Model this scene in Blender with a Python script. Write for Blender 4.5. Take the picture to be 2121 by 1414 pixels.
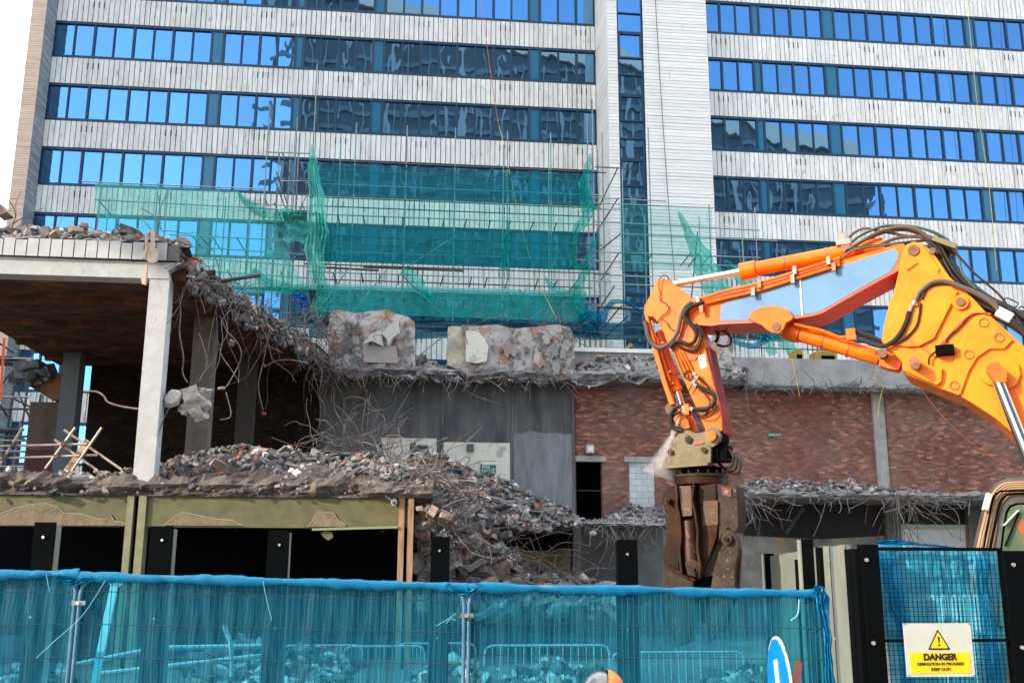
import bpy, bmesh, math, random
import numpy as np
from math import radians, sin, cos, pi, sqrt, tan
from mathutils import Vector, Matrix, noise as mnoise

for o in list(bpy.data.objects): bpy.data.objects.remove(o, do_unlink=True)
scene = bpy.context.scene
COL = scene.collection
rnd = random.Random(7)

# ------------------------------------------------------------------ camera
EYE = 2.4
FPX = 2062.0
YAW, PITCH, ROLL = radians(5.93), radians(12.52), radians(0.2)
_cy, _sy, _cp, _sp = cos(YAW), sin(YAW), cos(PITCH), sin(PITCH)
CF = Vector((_sy*_cp, _cy*_cp, _sp))
_R = Vector((_cy, -_sy, 0)); _U = _R.cross(CF)
CR = _R*cos(ROLL) + _U*sin(ROLL)
CU = -_R*sin(ROLL) + _U*cos(ROLL)
cam_d = bpy.data.cameras.new('camera'); cam = bpy.data.objects.new('camera', cam_d); COL.objects.link(cam)
cam_d.sensor_width = 36.0; cam_d.lens = 36.0*FPX/2121.0
cam_d.clip_start = 0.1; cam_d.clip_end = 3000
cam.matrix_world = Matrix(((CR.x, CU.x, -CF.x, 0), (CR.y, CU.y, -CF.y, 0), (CR.z, CU.z, -CF.z, EYE), (0, 0, 0, 1)))
scene.camera = cam
scene.render.resolution_x = 1024; scene.render.resolution_y = 682

# ------------------------------------------------------------------ light
SUN_AZ = radians(64)      # to the left of straight behind the camera
SUN_EL = radians(24)
to_sun = Vector((-sin(SUN_AZ)*cos(SUN_EL), -cos(SUN_AZ)*cos(SUN_EL), sin(SUN_EL)))
sd = bpy.data.lights.new('sun', 'SUN'); sun = bpy.data.objects.new('sun', sd); COL.objects.link(sun)
sd.energy = 2.1; sd.angle = radians(0.5); sd.color = (1.0, 0.88, 0.72)
sun.rotation_euler = to_sun.to_track_quat('Z', 'Y').to_euler()
sun.location = (-30, -20, 60)
scene.view_settings.view_transform = 'Standard'
scene.view_settings.look = 'None'
scene.view_settings.exposure = 1.85
scene.view_settings.gamma = 1.0
scene.cycles.transparent_max_bounces = 24
world = bpy.data.worlds.new('World'); scene.world = world; world.use_nodes = True
nt = world.node_tree; nt.nodes.clear()
wo = nt.nodes.new('ShaderNodeOutputWorld'); bg = nt.nodes.new('ShaderNodeBackground')
sky = nt.nodes.new('ShaderNodeTexSky'); sky.sky_type = 'NISHITA'; sky.sun_disc = False
sky.sun_elevation = SUN_EL
sky.sun_rotation = math.atan2(to_sun.x, to_sun.y)
sky.air_density = 1.0; sky.dust_density = 0.6; sky.ozone_density = 1.5
bg.inputs['Strength'].default_value = 0.15
tc = nt.nodes.new('ShaderNodeTexCoord')
mp = nt.nodes.new('ShaderNodeMapping'); mp.inputs['Scale'].default_value = (1, 1, 2.6)
nz = nt.nodes.new('ShaderNodeTexNoise'); nz.inputs['Scale'].default_value = 2.3; nz.inputs['Detail'].default_value = 8; nz.inputs['Roughness'].default_value = 0.55
sp = nt.nodes.new('ShaderNodeSeparateXYZ')
ma = nt.nodes.new('ShaderNodeMath'); ma.operation = 'MULTIPLY_ADD'; ma.inputs[1].default_value = 0.30
cr = nt.nodes.new('ShaderNodeValToRGB'); cr.color_ramp.elements[0].position = 0.56; cr.color_ramp.elements[1].position = 0.74
mx = nt.nodes.new('ShaderNodeMix'); mx.data_type = 'RGBA'; mx.inputs[7].default_value = (7.5, 7.4, 7.4, 1)
nt.links.new(tc.outputs['Generated'], mp.inputs[0]); nt.links.new(mp.outputs[0], nz.inputs['Vector'])
nt.links.new(tc.outputs['Generated'], sp.inputs[0])
mz = nt.nodes.new('ShaderNodeMapRange'); mz.inputs[1].default_value = .55; mz.inputs[2].default_value = .85; mz.inputs[4].default_value = 1.0
mxx = nt.nodes.new('ShaderNodeMath'); mxx.operation = 'MAXIMUM'
nt.links.new(sp.outputs['Z'], mz.inputs[0]); nt.links.new(sp.outputs['Y'], mxx.inputs[0]); nt.links.new(mz.outputs[0], mxx.inputs[1])
nt.links.new(mxx.outputs[0], ma.inputs[0]); nt.links.new(nz.outputs['Fac'], ma.inputs[2])
nt.links.new(ma.outputs[0], cr.inputs[0]); nt.links.new(cr.outputs[0], mx.inputs[0])
nt.links.new(sky.outputs[0], mx.inputs[6]); nt.links.new(mx.outputs[2], bg.inputs[0]); nt.links.new(bg.outputs[0], wo.inputs[0])

# ------------------------------------------------------------------ projection helpers (photo measurements -> metres)
def ray(px, py):
    return CF*FPX + CR*(px-1060.5) - CU*(py-707.0)
def P(px, py, Y):
    d = ray(px, py); t = Y/d.y
    return Vector((d.x*t, Y, EYE + d.z*t))
def PZ(px, py, z):
    d = ray(px, py); t = (z-EYE)/d.z
    return Vector((d.x*t, d.y*t, z))

# ------------------------------------------------------------------ materials
def N(nt, t, **k):
    n = nt.nodes.new(t)
    for a, v in k.items():
        if a.startswith('i_'):
            n.inputs[int(a[2:])].default_value = v
        else: setattr(n, a, v)
    return n
def c4(c): return (c[0], c[1], c[2], 1)
MATS = {}
def mat(name, col, col2=None, scale=3.0, rough=0.8, metal=0.0, bump=0.0, bscale=20.0, detail=6, lo=0.35, hi=0.65,
        col3=None, scale3=1.0, lo3=0.5, hi3=0.7, stretch=(1, 1, 1), stretch3=(1, 1, 1), island=0.0, spec=0.5, coat=0.0):
    if name in MATS: return MATS[name]
    m = bpy.data.materials.new(name); m.use_nodes = True; t = m.node_tree; L = t.links
    b = t.nodes['Principled BSDF']
    b.inputs['Roughness'].default_value = rough; b.inputs['Metallic'].default_value = metal
    b.inputs['Specular IOR Level'].default_value = spec
    b.inputs['Coat Weight'].default_value = coat
    g = N(t, 'ShaderNodeNewGeometry')
    out = None
    rgb = N(t, 'ShaderNodeRGB'); rgb.outputs[0].default_value = c4(col); out = rgb.outputs[0]
    def layer(prev, colr, sc, lo_, hi_, st, det):
        mpn = N(t, 'ShaderNodeMapping'); mpn.inputs['Scale'].default_value = st
        L.new(g.outputs['Position'], mpn.inputs[0])
        n = N(t, 'ShaderNodeTexNoise'); n.inputs['Scale'].default_value = sc; n.inputs['Detail'].default_value = det; n.inputs['Roughness'].default_value = .62
        L.new(mpn.outputs[0], n.inputs['Vector'])
        r = N(t, 'ShaderNodeValToRGB'); r.color_ramp.elements[0].position = lo_; r.color_ramp.elements[1].position = hi_
        L.new(n.outputs['Fac'], r.inputs[0])
        mxn = N(t, 'ShaderNodeMix', data_type='RGBA'); mxn.inputs[7].default_value = c4(colr)
        L.new(r.outputs[0], mxn.inputs[0]); L.new(prev, mxn.inputs[6])
        return mxn.outputs[2]
    if col2: out = layer(out, col2, scale, lo, hi, stretch, detail)
    if col3: out = layer(out, col3, scale3, lo3, hi3, stretch3, detail)
    if island > 0:
        hs = N(t, 'ShaderNodeHueSaturation')
        mr = N(t, 'ShaderNodeMapRange'); mr.inputs[3].default_value = 1-island; mr.inputs[4].default_value = 1+island
        L.new(g.outputs['Random Per Island'], mr.inputs[0]); L.new(mr.outputs[0], hs.inputs['Value'])
        L.new(out, hs.inputs['Color']); out = hs.outputs[0]
    L.new(out, b.inputs['Base Color'])
    if bump > 0:
        n = N(t, 'ShaderNodeTexNoise'); n.inputs['Scale'].default_value = bscale; n.inputs['Detail'].default_value = 6
        L.new(g.outputs['Position'], n.inputs['Vector'])
        bp = N(t, 'ShaderNodeBump'); bp.inputs['Strength'].default_value = bump; bp.inputs['Distance'].default_value = 0.05
        L.new(n.outputs['Fac'], bp.inputs['Height']); L.new(bp.outputs[0], b.inputs['Normal'])
    MATS[name] = m
    return m

def brick_mat(name, c1, c2, mortar, dark=1.0, salt=0.0, bw=0.225, bh=0.075, var=1.0, flat=False, dk=.25):
    m = bpy.data.materials.new(name); m.use_nodes = True; t = m.node_tree; L = t.links
    b = t.nodes['Principled BSDF']; b.inputs['Roughness'].default_value = .9; b.inputs['Specular IOR Level'].default_value = .25
    g = N(t, 'ShaderNodeNewGeometry'); s = N(t, 'ShaderNodeSeparateXYZ'); L.new(g.outputs['Position'], s.inputs[0])
    cb = N(t, 'ShaderNodeCombineXYZ'); L.new(s.outputs[0], cb.inputs[0]); L.new(s.outputs[1 if flat else 2], cb.inputs[1])
    bt = N(t, 'ShaderNodeTexBrick'); L.new(cb.outputs[0], bt.inputs['Vector'])
    bt.inputs['Scale'].default_value = 1.0; bt.inputs['Brick Width'].default_value = bw; bt.inputs['Row Height'].default_value = bh
    bt.inputs['Mortar Size'].default_value = 0.007; bt.inputs['Mortar Smooth'].default_value = .3
    bt.inputs['Color1'].default_value = c4(c1); bt.inputs['Color2'].default_value = c4(c2); bt.inputs['Mortar'].default_value = c4(mortar)
    bt.inputs['Bias'].default_value = -.1
    # a per-brick second colour from cells the size of a brick
    fl = N(t, 'ShaderNodeVectorMath', operation='DIVIDE'); fl.inputs[1].default_value = (bw, bh, 1); L.new(cb.outputs[0], fl.inputs[0])
    sp2 = N(t, 'ShaderNodeSeparateXYZ'); L.new(fl.outputs[0], sp2.inputs[0])
    rw = N(t, 'ShaderNodeMath', operation='FLOOR'); L.new(sp2.outputs[1], rw.inputs[0])
    md2 = N(t, 'ShaderNodeMath', operation='FLOORED_MODULO'); md2.inputs[1].default_value = 2; L.new(rw.outputs[0], md2.inputs[0])
    ax = N(t, 'ShaderNodeMath', operation='MULTIPLY_ADD'); ax.inputs[1].default_value = .5; L.new(md2.outputs[0], ax.inputs[0]); L.new(sp2.outputs[0], ax.inputs[2])
    cb2 = N(t, 'ShaderNodeCombineXYZ'); L.new(ax.outputs[0], cb2.inputs[0]); L.new(sp2.outputs[1], cb2.inputs[1])
    fl2 = N(t, 'ShaderNodeVectorMath', operation='FLOOR'); L.new(cb2.outputs[0], fl2.inputs[0])
    wn = N(t, 'ShaderNodeTexWhiteNoise', noise_dimensions='2D'); L.new(fl2.outputs[0], wn.inputs['Vector'])
    r = N(t, 'ShaderNodeValToRGB'); r.color_ramp.interpolation = 'CONSTANT'
    e = r.color_ramp.elements; e[0].color = (.74, .70, .72, 1); e[1].position = .25; e[1].color = (1, 1, 1, 1)
    for p_, c_ in ((.55, (.8, .7, .7, 1)), (.74, (1.35, 1.25, 1.1, 1)), (.89, (1.9, 1.85, 1.6, 1)), (.96, (.45, .45, .5, 1))):
        x = e.new(p_); x.color = c_
    L.new(wn.outputs['Value'], r.inputs[0])
    mu = N(t, 'ShaderNodeMix', data_type='RGBA', blend_type='MULTIPLY'); mu.inputs[0].default_value = var
    L.new(bt.outputs['Color'], mu.inputs[6]); L.new(r.outputs[0], mu.inputs[7])
    out = mu.outputs[2]
    for sc, lo, hi, cc, k in ((.35, .45, .8, (.34, .28, .25), salt), (.9, .5, .75, (.05, .045, .045), dk*var)):
        n = N(t, 'ShaderNodeTexNoise'); n.inputs['Scale'].default_value = sc; n.inputs['Detail'].default_value = 9; n.inputs['Roughness'].default_value = .65
        L.new(g.outputs['Position'], n.inputs['Vector'])
        rr = N(t, 'ShaderNodeMapRange'); rr.inputs[1].default_value = lo; rr.inputs[2].default_value = hi; rr.inputs[4].default_value = k
        L.new(n.outputs['Fac'], rr.inputs[0])
        mm = N(t, 'ShaderNodeMix', data_type='RGBA'); mm.inputs[7].default_value = c4(cc)
        L.new(rr.outputs[0], mm.inputs[0]); L.new(out, mm.inputs[6]); out = mm.outputs[2]
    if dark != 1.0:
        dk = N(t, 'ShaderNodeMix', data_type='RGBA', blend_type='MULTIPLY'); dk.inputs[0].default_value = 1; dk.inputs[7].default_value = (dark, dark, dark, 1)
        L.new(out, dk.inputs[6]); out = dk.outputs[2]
    L.new(out, b.inputs['Base Color'])
    bp = N(t, 'ShaderNodeBump', invert=True); bp.inputs['Strength'].default_value = .6; bp.inputs['Distance'].default_value = .01
    L.new(bt.outputs['Fac'], bp.inputs['Height']); L.new(bp.outputs[0], b.inputs['Normal'])
    MATS[name] = m; return m

def net_mat(name, col, alpha, tint, weave=0.0, ws=300.0, crease=0.0, transl=.6):
    m = bpy.data.materials.new(name); m.use_nodes = True; t = m.node_tree; L = t.links; t.nodes.clear()
    o = N(t, 'ShaderNodeOutputMaterial'); g = N(t, 'ShaderNodeNewGeometry')
    d = N(t, 'ShaderNodeBsdfDiffuse'); d.inputs[0].default_value = c4(col)
    tl = N(t, 'ShaderNodeBsdfTranslucent'); tl.inputs[0].default_value = c4(col)
    gl = N(t, 'ShaderNodeBsdfGlossy'); gl.inputs['Roughness'].default_value = .45; gl.inputs[0].default_value = (.25, .3, .3, 1)
    a1 = N(t, 'ShaderNodeMixShader'); a1.inputs[0].default_value = transl*.5; L.new(d.outputs[0], a1.inputs[1]); L.new(tl.outputs[0], a1.inputs[2])
    a2 = N(t, 'ShaderNodeMixShader'); a2.inputs[0].default_value = .12; L.new(a1.outputs[0], a2.inputs[1]); L.new(gl.outputs[0], a2.inputs[2])
    tr = N(t, 'ShaderNodeBsdfTransparent'); tr.inputs[0].default_value = c4(tint)
    mxs = N(t, 'ShaderNodeMixShader'); L.new(tr.outputs[0], mxs.inputs[1]); L.new(a2.outputs[0], mxs.inputs[2])
    mpn = N(t, 'ShaderNodeMapping'); L.new(g.outputs['Position'], mpn.inputs[0])
    n = N(t, 'ShaderNodeTexNoise'); n.inputs['Detail'].default_value = 5; L.new(mpn.outputs[0], n.inputs['Vector'])
    if weave > 0:
        mpn.inputs['Scale'].default_value = (1, 1, .02); n.inputs['Scale'].default_value = ws
    else:
        n.inputs['Scale'].default_value = 2.0
    mr = N(t, 'ShaderNodeMapRange'); mr.inputs[1].default_value = .3; mr.inputs[2].default_value = .7
    k = weave if weave > 0 else crease
    mr.inputs[3].default_value = alpha-k; mr.inputs[4].default_value = alpha+k
    L.new(n.outputs['Fac'], mr.inputs[0]); L.new(mr.outputs[0], mxs.inputs[0])
    L.new(mxs.outputs[0], o.inputs[0]); MATS[name] = m; return m

def glass_mat(name, tint, interior, k=.8, bump=.02, bs=.8):
    m = bpy.data.materials.new(name); m.use_nodes = True; t = m.node_tree; L = t.links; t.nodes.clear()
    o = N(t, 'ShaderNodeOutputMaterial'); g = N(t, 'ShaderNodeNewGeometry')
    gl = N(t, 'ShaderNodeBsdfGlossy'); gl.inputs['Roughness'].default_value = .015; gl.inputs[0].default_value = c4(tint)
    hs = N(t, 'ShaderNodeHueSaturation'); hs.inputs['Color'].default_value = c4(tint)
    mr = N(t, 'ShaderNodeMapRange'); mr.inputs[3].default_value = .82; mr.inputs[4].default_value = 1.12
    L.new(g.outputs['Random Per Island'], mr.inputs[0]); L.new(mr.outputs[0], hs.inputs['Value']); L.new(hs.outputs[0], gl.inputs[0])
    tr = N(t, 'ShaderNodeBsdfTransparent'); tr.inputs[0].default_value = c4(interior)
    mpn = N(t, 'ShaderNodeMapping'); mpn.inputs['Scale'].default_value = (1, 1, .45)
    vm = N(t, 'ShaderNodeVectorMath', operation='MULTIPLY_ADD'); vm.inputs[1].default_value = (0, 0, 0)
    cbn = N(t, 'ShaderNodeCombineXYZ'); mu = N(t, 'ShaderNodeMath', operation='MULTIPLY'); mu.inputs[1].default_value = 40
    L.new(g.outputs['Random Per Island'], mu.inputs[0]); L.new(mu.outputs[0], cbn.inputs[0])
    ad = N(t, 'ShaderNodeVectorMath', operation='ADD'); L.new(g.outputs['Position'], ad.inputs[0]); L.new(cbn.outputs[0], ad.inputs[1])
    L.new(ad.outputs[0], mpn.inputs[0])
    n = N(t, 'ShaderNodeTexNoise'); n.inputs['Scale'].default_value = bs; n.inputs['Detail'].default_value = 1.5
    L.new(mpn.outputs[0], n.inputs['Vector'])
    bp = N(t, 'ShaderNodeBump'); bp.inputs['Strength'].default_value = 1.0; bp.inputs['Distance'].default_value = bump
    L.new(n.outputs['Fac'], bp.inputs['Height']); L.new(bp.outputs[0], gl.inputs['Normal'])
    mxs = N(t, 'ShaderNodeMixShader'); mxs.inputs[0].default_value = k
    L.new(tr.outputs[0], mxs.inputs[1]); L.new(gl.outputs[0], mxs.inputs[2]); L.new(mxs.outputs[0], o.inputs[0])
    MATS[name] = m; return m

# ------------------------------------------------------------------ mesh builder
ICO = None
def _ico():
    global ICO
    if ICO is None:
        bm = bmesh.new(); bmesh.ops.create_icosphere(bm, subdivisions=1, radius=1)
        ICO = ([tuple(v.co) for v in bm.verts], [tuple(v.index for v in f.verts) for f in bm.faces]); bm.free()
    return ICO
class MB:
    def __init__(s): s.v = []; s.f = []; s.mi = []; s.m = 0
    def _add(s, vs, fs):
        o = len(s.v); s.v.extend([tuple(x) for x in vs]); s.f.extend([tuple(i+o for i in f) for f in fs]); s.mi.extend([s.m]*len(fs)); return s
    def box(s, x0, x1, y0, y1, z0, z1):
        return s._add([(x0, y0, z0), (x1, y0, z0), (x1, y1, z0), (x0, y1, z0), (x0, y0, z1), (x1, y0, z1), (x1, y1, z1), (x0, y1, z1)],
                      [(0, 3, 2, 1), (4, 5, 6, 7), (0, 1, 5, 4), (1, 2, 6, 5), (2, 3, 7, 6), (3, 0, 4, 7)])
    def obox(s, c, ax, ay, az):
        c = Vector(c); ax = Vector(ax); ay = Vector(ay); az = Vector(az)
        vs = [c+sx*ax+sy*ay+sz*az for sz in (-1, 1) for sx, sy in ((-1, -1), (1, -1), (1, 1), (-1, 1))]
        return s._add(vs, [(0, 3, 2, 1), (4, 5, 6, 7), (0, 1, 5, 4), (1, 2, 6, 5), (2, 3, 7, 6), (3, 0, 4, 7)])
    def bar(s, a, b, w, h=None, up=(0, 0, 1)):
        a = Vector(a); b = Vector(b); d = (b-a); h = h or w
        dn = d.normalized(); u = Vector(up)
        if abs(dn.dot(u)) > .97: u = Vector((0, 1, 0))
        sx = dn.cross(u).normalized(); sz = sx.cross(dn)
        return s.obox((a+b)/2, d/2, sx*w/2, sz*h/2)
    def prism(s, pts, off):
        n = len(pts); off = Vector(off); pts = [Vector(p) for p in pts]
        vs = pts + [p+off for p in pts]
        fs = [tuple(range(n)), tuple(range(2*n-1, n-1, -1))] + [(i, i+n, (i+1) % n+n, (i+1) % n) for i in range(n)]
        return s._add(vs, fs)
    def tube(s, pts, r, n=6, caps=True, taper=None):
        pts = [Vector(p) for p in pts]
        k = len(pts); vs = []; prev = None
        for i, p in enumerate(pts):
            t = (pts[min(i+1, k-1)]-pts[max(i-1, 0)])
            if t.length < 1e-9: t = Vector((0, 0, 1))
            t.normalize()
            if prev is None:
                u = Vector((0, 0, 1)) if abs(t.z) < .9 else Vector((1, 0, 0))
                a = t.cross(u).normalized()
            else:
                a = (prev - t*prev.dot(t))
                a = a.normalized() if a.length > 1e-6 else t.orthogonal().normalized()
            prev = a; b = t.cross(a)
            rr = r if taper is None else r*taper[i]
            for j in range(n):
                th = 2*pi*j/n; vs.append(p + (a*cos(th)+b*sin(th))*rr)
        fs = [(i*n+j, i*n+(j+1) % n, (i+1)*n+(j+1) % n, (i+1)*n+j) for i in range(k-1) for j in range(n)]
        if caps: fs += [tuple(range(n-1, -1, -1)), tuple((k-1)*n+j for j in range(n))]
        return s._add(vs, fs)
    def cyl(s, a, b, r, n=16, r2=None):
        return s.tube([a, b], r, n, True, None if r2 is None else [1, r2/r])
    def rock(s, c, r, rg=rnd, sq=None):
        vs, fs = _ico(); m = Matrix.Rotation(rg.uniform(0, 6.28), 3, Vector((rg.uniform(-1, 1), rg.uniform(-1, 1), rg.uniform(-1, 1)+.01)).normalized())
        sx, sy, sz = sq or (rg.uniform(.6, 1.25), rg.uniform(.6, 1.1), rg.uniform(.4, .85))
        c = Vector(c); out = []
        if rg.random() < .55:   # angular broken block
            cv = [(x*rg.uniform(.55, 1), y*rg.uniform(.55, 1), z*rg.uniform(.6, 1)) for z in (-1, 1) for x, y in ((-1, -1), (1, -1), (1, 1), (-1, 1))]
            for x, y, z in cv: out.append(c + (m @ Vector((x*sx*r*.8, y*sy*r*.8, z*sz*r*.8))))
            return s._add(out, [(0, 3, 2, 1), (4, 5, 6, 7), (0, 1, 5, 4), (1, 2, 6, 5), (2, 3, 7, 6), (3, 0, 4, 7)])
        for x, y, z in vs:
            k = rg.uniform(.72, 1.12); out.append(c + (m @ Vector((x*sx*r*k, y*sy*r*k, z*sz*r*k))))
        return s._add(out, fs)
    def grid(s, fn, nu, nv, double=False):
        vs = [fn(i/nu, j/nv) for j in range(nv+1) for i in range(nu+1)]
        return s._add(vs, [(j*(nu+1)+i, j*(nu+1)+i+1, (j+1)*(nu+1)+i+1, (j+1)*(nu+1)+i) for j in range(nv) for i in range(nu)])
    def build(s, name, mats, parent=None, smooth=False, origin=None):
        me = bpy.data.meshes.new(name)
        if parent is not None:
            org = Vector(parent['_o'])
        elif origin is not None: org = Vector(origin)
        else:
            a = np.array(s.v); org = Vector(((a[:, 0].min()+a[:, 0].max())/2, (a[:, 1].min()+a[:, 1].max())/2, a[:, 2].min()))
        arr = np.array(s.v, dtype=float) - np.array(org)
        me.from_pydata(arr.tolist(), [], s.f)
        if not isinstance(mats, (list, tuple)): mats = [mats]
        for m in mats: me.materials.append(m)
        if len(mats) > 1: me.polygons.foreach_set('material_index', s.mi)
        if smooth:
            me.polygons.foreach_set('use_smooth', [True]*len(me.polygons))
            try: me.set_sharp_from_angle(angle=radians(40))
            except Exception: pass
        me.update()
        o = bpy.data.objects.new(name, me); COL.objects.link(o)
        o['_o'] = tuple(org)
        if parent is not None: o.parent = parent
        else: o.location = org
        return o
def tag(o, label=None, cat=None, group=None, kind=None):
    if label: o['label'] = label
    if cat: o['category'] = cat
    if group: o['group'] = group
    if kind: o['kind'] = kind
    return o
def thing(name, label, cat, loc=(0, 0, 0), group=None):
    o = bpy.data.objects.new(name, None); COL.objects.link(o); o.location = loc; o['_o'] = tuple(loc)
    o.empty_display_size = .3
    return tag(o, label, cat, group)
def smooth_path(pts, k=5):
    """Catmull-Rom through the points"""
    pts = [Vector(p) for p in pts]; out = []
    n = len(pts)
    for i in range(n-1):
        p0 = pts[max(i-1, 0)]; p1 = pts[i]; p2 = pts[i+1]; p3 = pts[min(i+2, n-1)]
        for j in range(k):
            t = j/k
            out.append(.5*((2*p1)+(-p0+p2)*t+(2*p0-5*p1+4*p2-p3)*t*t+(-p0+3*p1-3*p2+p3)*t*t*t))
    out.append(pts[-1]); return out
def fbm(x, y, z=0.0, o=4):
    return mnoise.fractal(Vector((x, y, z)), 1.0, 2.0, o)
def add_text(body, size, M4, matl, name, parent, bold=0.0, depth=.002, spacing=1.0):
    cu = bpy.data.curves.new(name, 'FONT'); cu.body = body; cu.size = size; cu.align_x = 'CENTER'; cu.align_y = 'CENTER'
    cu.offset = bold; cu.extrude = depth; cu.space_character = spacing
    ob = bpy.data.objects.new(name+'_c', cu); COL.objects.link(ob)
    dg = bpy.context.evaluated_depsgraph_get(); me = bpy.data.meshes.new_from_object(ob.evaluated_get(dg))
    bpy.data.objects.remove(ob, do_unlink=True); bpy.data.curves.remove(cu)
    org = Vector(parent['_o'])
    me.transform(Matrix.Translation(-org) @ M4); me.materials.clear(); me.materials.append(matl)
    o = bpy.data.objects.new(name, me); COL.objects.link(o); o.parent = parent; o['_o'] = tuple(org); return o
def face_frame(c, right, up):
    r = Vector(right).normalized(); u = Vector(up).normalized(); n = r.cross(u)
    return Matrix(((r.x, u.x, n.x, c[0]), (r.y, u.y, n.y, c[1]), (r.z, u.z, n.z, c[2]), (0, 0, 0, 1)))

# shared materials
M_white_board = mat('pale_cladding', (.84, .83, .80), (.60, .58, .55), scale=1.6, stretch=(2.2, 2.2, .35), lo=.42, hi=.75, rough=.85, island=.07,
                    col3=(.10, .085, .07), scale3=2.6, stretch3=(3, 3, .5), lo3=.58, hi3=.80, bump=.25, bscale=6)
M_groove = mat('dark_joint', (.10, .085, .075), (.04, .035, .03), scale=4)
M_course = mat('pale_coursed_cladding', (.86, .85, .82), (.72, .71, .68), scale=2.0, stretch=(.6, .6, 6), lo=.45, hi=.8, rough=.85, island=.06, bump=.2, bscale=8,
               col3=(.2, .19, .18), scale3=1.2, stretch3=(2, 2, .3), lo3=.68, hi3=.85)
M_tan = mat('sun_bright_tan_cladding', (.92, .70, .54), (.76, .56, .42), scale=2.0, stretch=(.6, .6, 6), island=.06, rough=.85)  # tan brightened to stand in for sunlight on the fin front
M_fin_side = mat('shade_grey_weathered_cladding', (.20, .23, .27), (.33, .36, .39), scale=2.0, stretch=(.6, .6, 5), island=.12, rough=.85)  # grey carries the shade of the fin's side as well as weathering
M_frame = mat('blue_window_frame', (.004, .040, .085), rough=.4, spec=.5)
M_infill = mat('blue_infill_panel', (.004, .13, .24), rough=.25, spec=.8, island=.15)
M_glass = glass_mat('reflecting_window_glass', (.21, .45, .72), (.55, .75, .95), k=.72, bump=.0065, bs=.9)
M_conc = mat('pale_concrete', (.36, .35, .335), (.26, .25, .24), scale=2.5, rough=.9, bump=.25, bscale=25, col3=(.16, .15, .14), scale3=1.3, stretch3=(3, 3, .5), lo3=.55, hi3=.8)
M_conc_l = mat('weathered_white_concrete', (.43, .43, .43), (.36, .35, .34), scale=3, rough=.9, bump=.2, bscale=30, col3=(.20, .18, .16), scale3=2.0, stretch3=(2, 2, 1), lo3=.6, hi3=.8)
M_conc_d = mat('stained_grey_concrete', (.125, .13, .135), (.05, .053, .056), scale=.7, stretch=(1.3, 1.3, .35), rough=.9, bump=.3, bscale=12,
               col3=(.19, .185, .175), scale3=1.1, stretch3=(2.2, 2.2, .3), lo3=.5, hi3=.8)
M_soffit_old = mat('dark_brown_soffit', (.055, .030, .016), (.012, .008, .006), scale=.8, rough=.95, bump=.5, bscale=6, col3=(.17, .065, .03), scale3=1.6, stretch3=(1, 2.2, 1), lo3=.56, hi3=.62)  # dark brown with redder patches
M_soffit = brick_mat('brick_pot_soffit', (.125, .055, .026), (.06, .030, .017), (.016, .011, .008), bw=.42, bh=.28, flat=True, dk=.8, var=.8)
M_olive = mat('olive_paint', (.115, .108, .043), (.075, .070, .028), scale=2.5, rough=.7, col3=(.07, .06, .035), scale3=5, lo3=.6, hi3=.75)
M_render_b = mat('exposed_brown_render', (.21, .155, .10), (.13, .10, .065), scale=5, rough=.95, bump=.4, bscale=30)
M_dirt = mat('dirt_and_dust', (.040, .032, .027), (.085, .072, .062), scale=2.2, rough=1, bump=.8, bscale=14, col3=(.022, .018, .015), scale3=1.0, lo3=.5, hi3=.7)
M_rub_g = mat('grey_rubble', (.165, .162, .162), (.08, .078, .078), scale=6, rough=.95, island=.6, bump=.3, bscale=40)
M_rub_p = mat('pinkish_rubble', (.25, .175, .14), (.15, .11, .09), scale=6, rough=.95, island=.5, bump=.3, bscale=40)
M_rub_w = mat('white_rubble', (.52, .50, .48), (.38, .36, .34), scale=6, rough=.95, island=.2)
M_rub_b = mat('brick_rubble', (.32, .085, .045), (.2, .06, .035), scale=6, rough=.95, island=.3)
M_rebar = mat('grey_rebar', (.06, .055, .052), (.17, .16, .155), scale=3, rough=.7, island=.4)
M_rebar_r = mat('rusty_rebar', (.07, .035, .02), (.15, .08, .05), scale=3, rough=.8, island=.3)
M_steel = mat('galvanised_tube', (.30, .32, .32), (.2, .21, .21), scale=4, rough=.45, metal=.6, island=.2)
M_steel_g = mat('green_flecked_tube', (.12, .30, .27), (.25, .30, .29), scale=1.5, rough=.5, metal=.4, island=.25)
M_steel_d = mat('dark_tube', (.035, .05, .05), (.08, .09, .09), scale=2, rough=.6, metal=.3)
M_wood = mat('scaffold_plank', (.30, .17, .07), (.20, .11, .045), scale=2, stretch=(1, 8, 8), rough=.85)
M_wood_l = mat('pale_plank', (.62, .42, .25), (.48, .32, .19), scale=2, stretch=(8, 8, 1), rough=.85)
M_black = mat('black_paint', (.0025, .003, .0035), rough=.7, spec=.02)
M_dark = mat('painted_interior_dark', (.006, .006, .007), rough=1, spec=0)  # near-black surfaces stand in for the shade inside the building
M_net_g = net_mat('green_debris_net', (.0, .36, .42), .24, (.42, .88, .92), crease=.03)
M_net_l = net_mat('pale_green_debris_net', (.08, .72, .62), .36, (.75, 1, .96), crease=.10)
M_net_gd = net_mat('dense_green_debris_net', (.01, .52, .48), .45, (.6, .95, .9), crease=.05)
M_net_b = net_mat('blue_debris_net', (.0, .20, .42), .62, (.35, .80, .95), crease=.1)
M_net_f = net_mat('fence_debris_net', (.0, .22, .36), .43, (.14, .67, .87), weave=.08, ws=90)
M_net_fold = net_mat('fence_net_fold', (.0, .20, .40), .82, (.1, .5, .8), crease=.06, transl=.4)
M_orange = mat('orange_paint', (.84, .15, .0), (.62, .095, .0), scale=2.5, rough=.45, spec=.22, coat=.04, col3=(.34, .085, .015), scale3=2.4, lo3=.60, hi3=.72, stretch3=(1, 1, .6))
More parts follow.
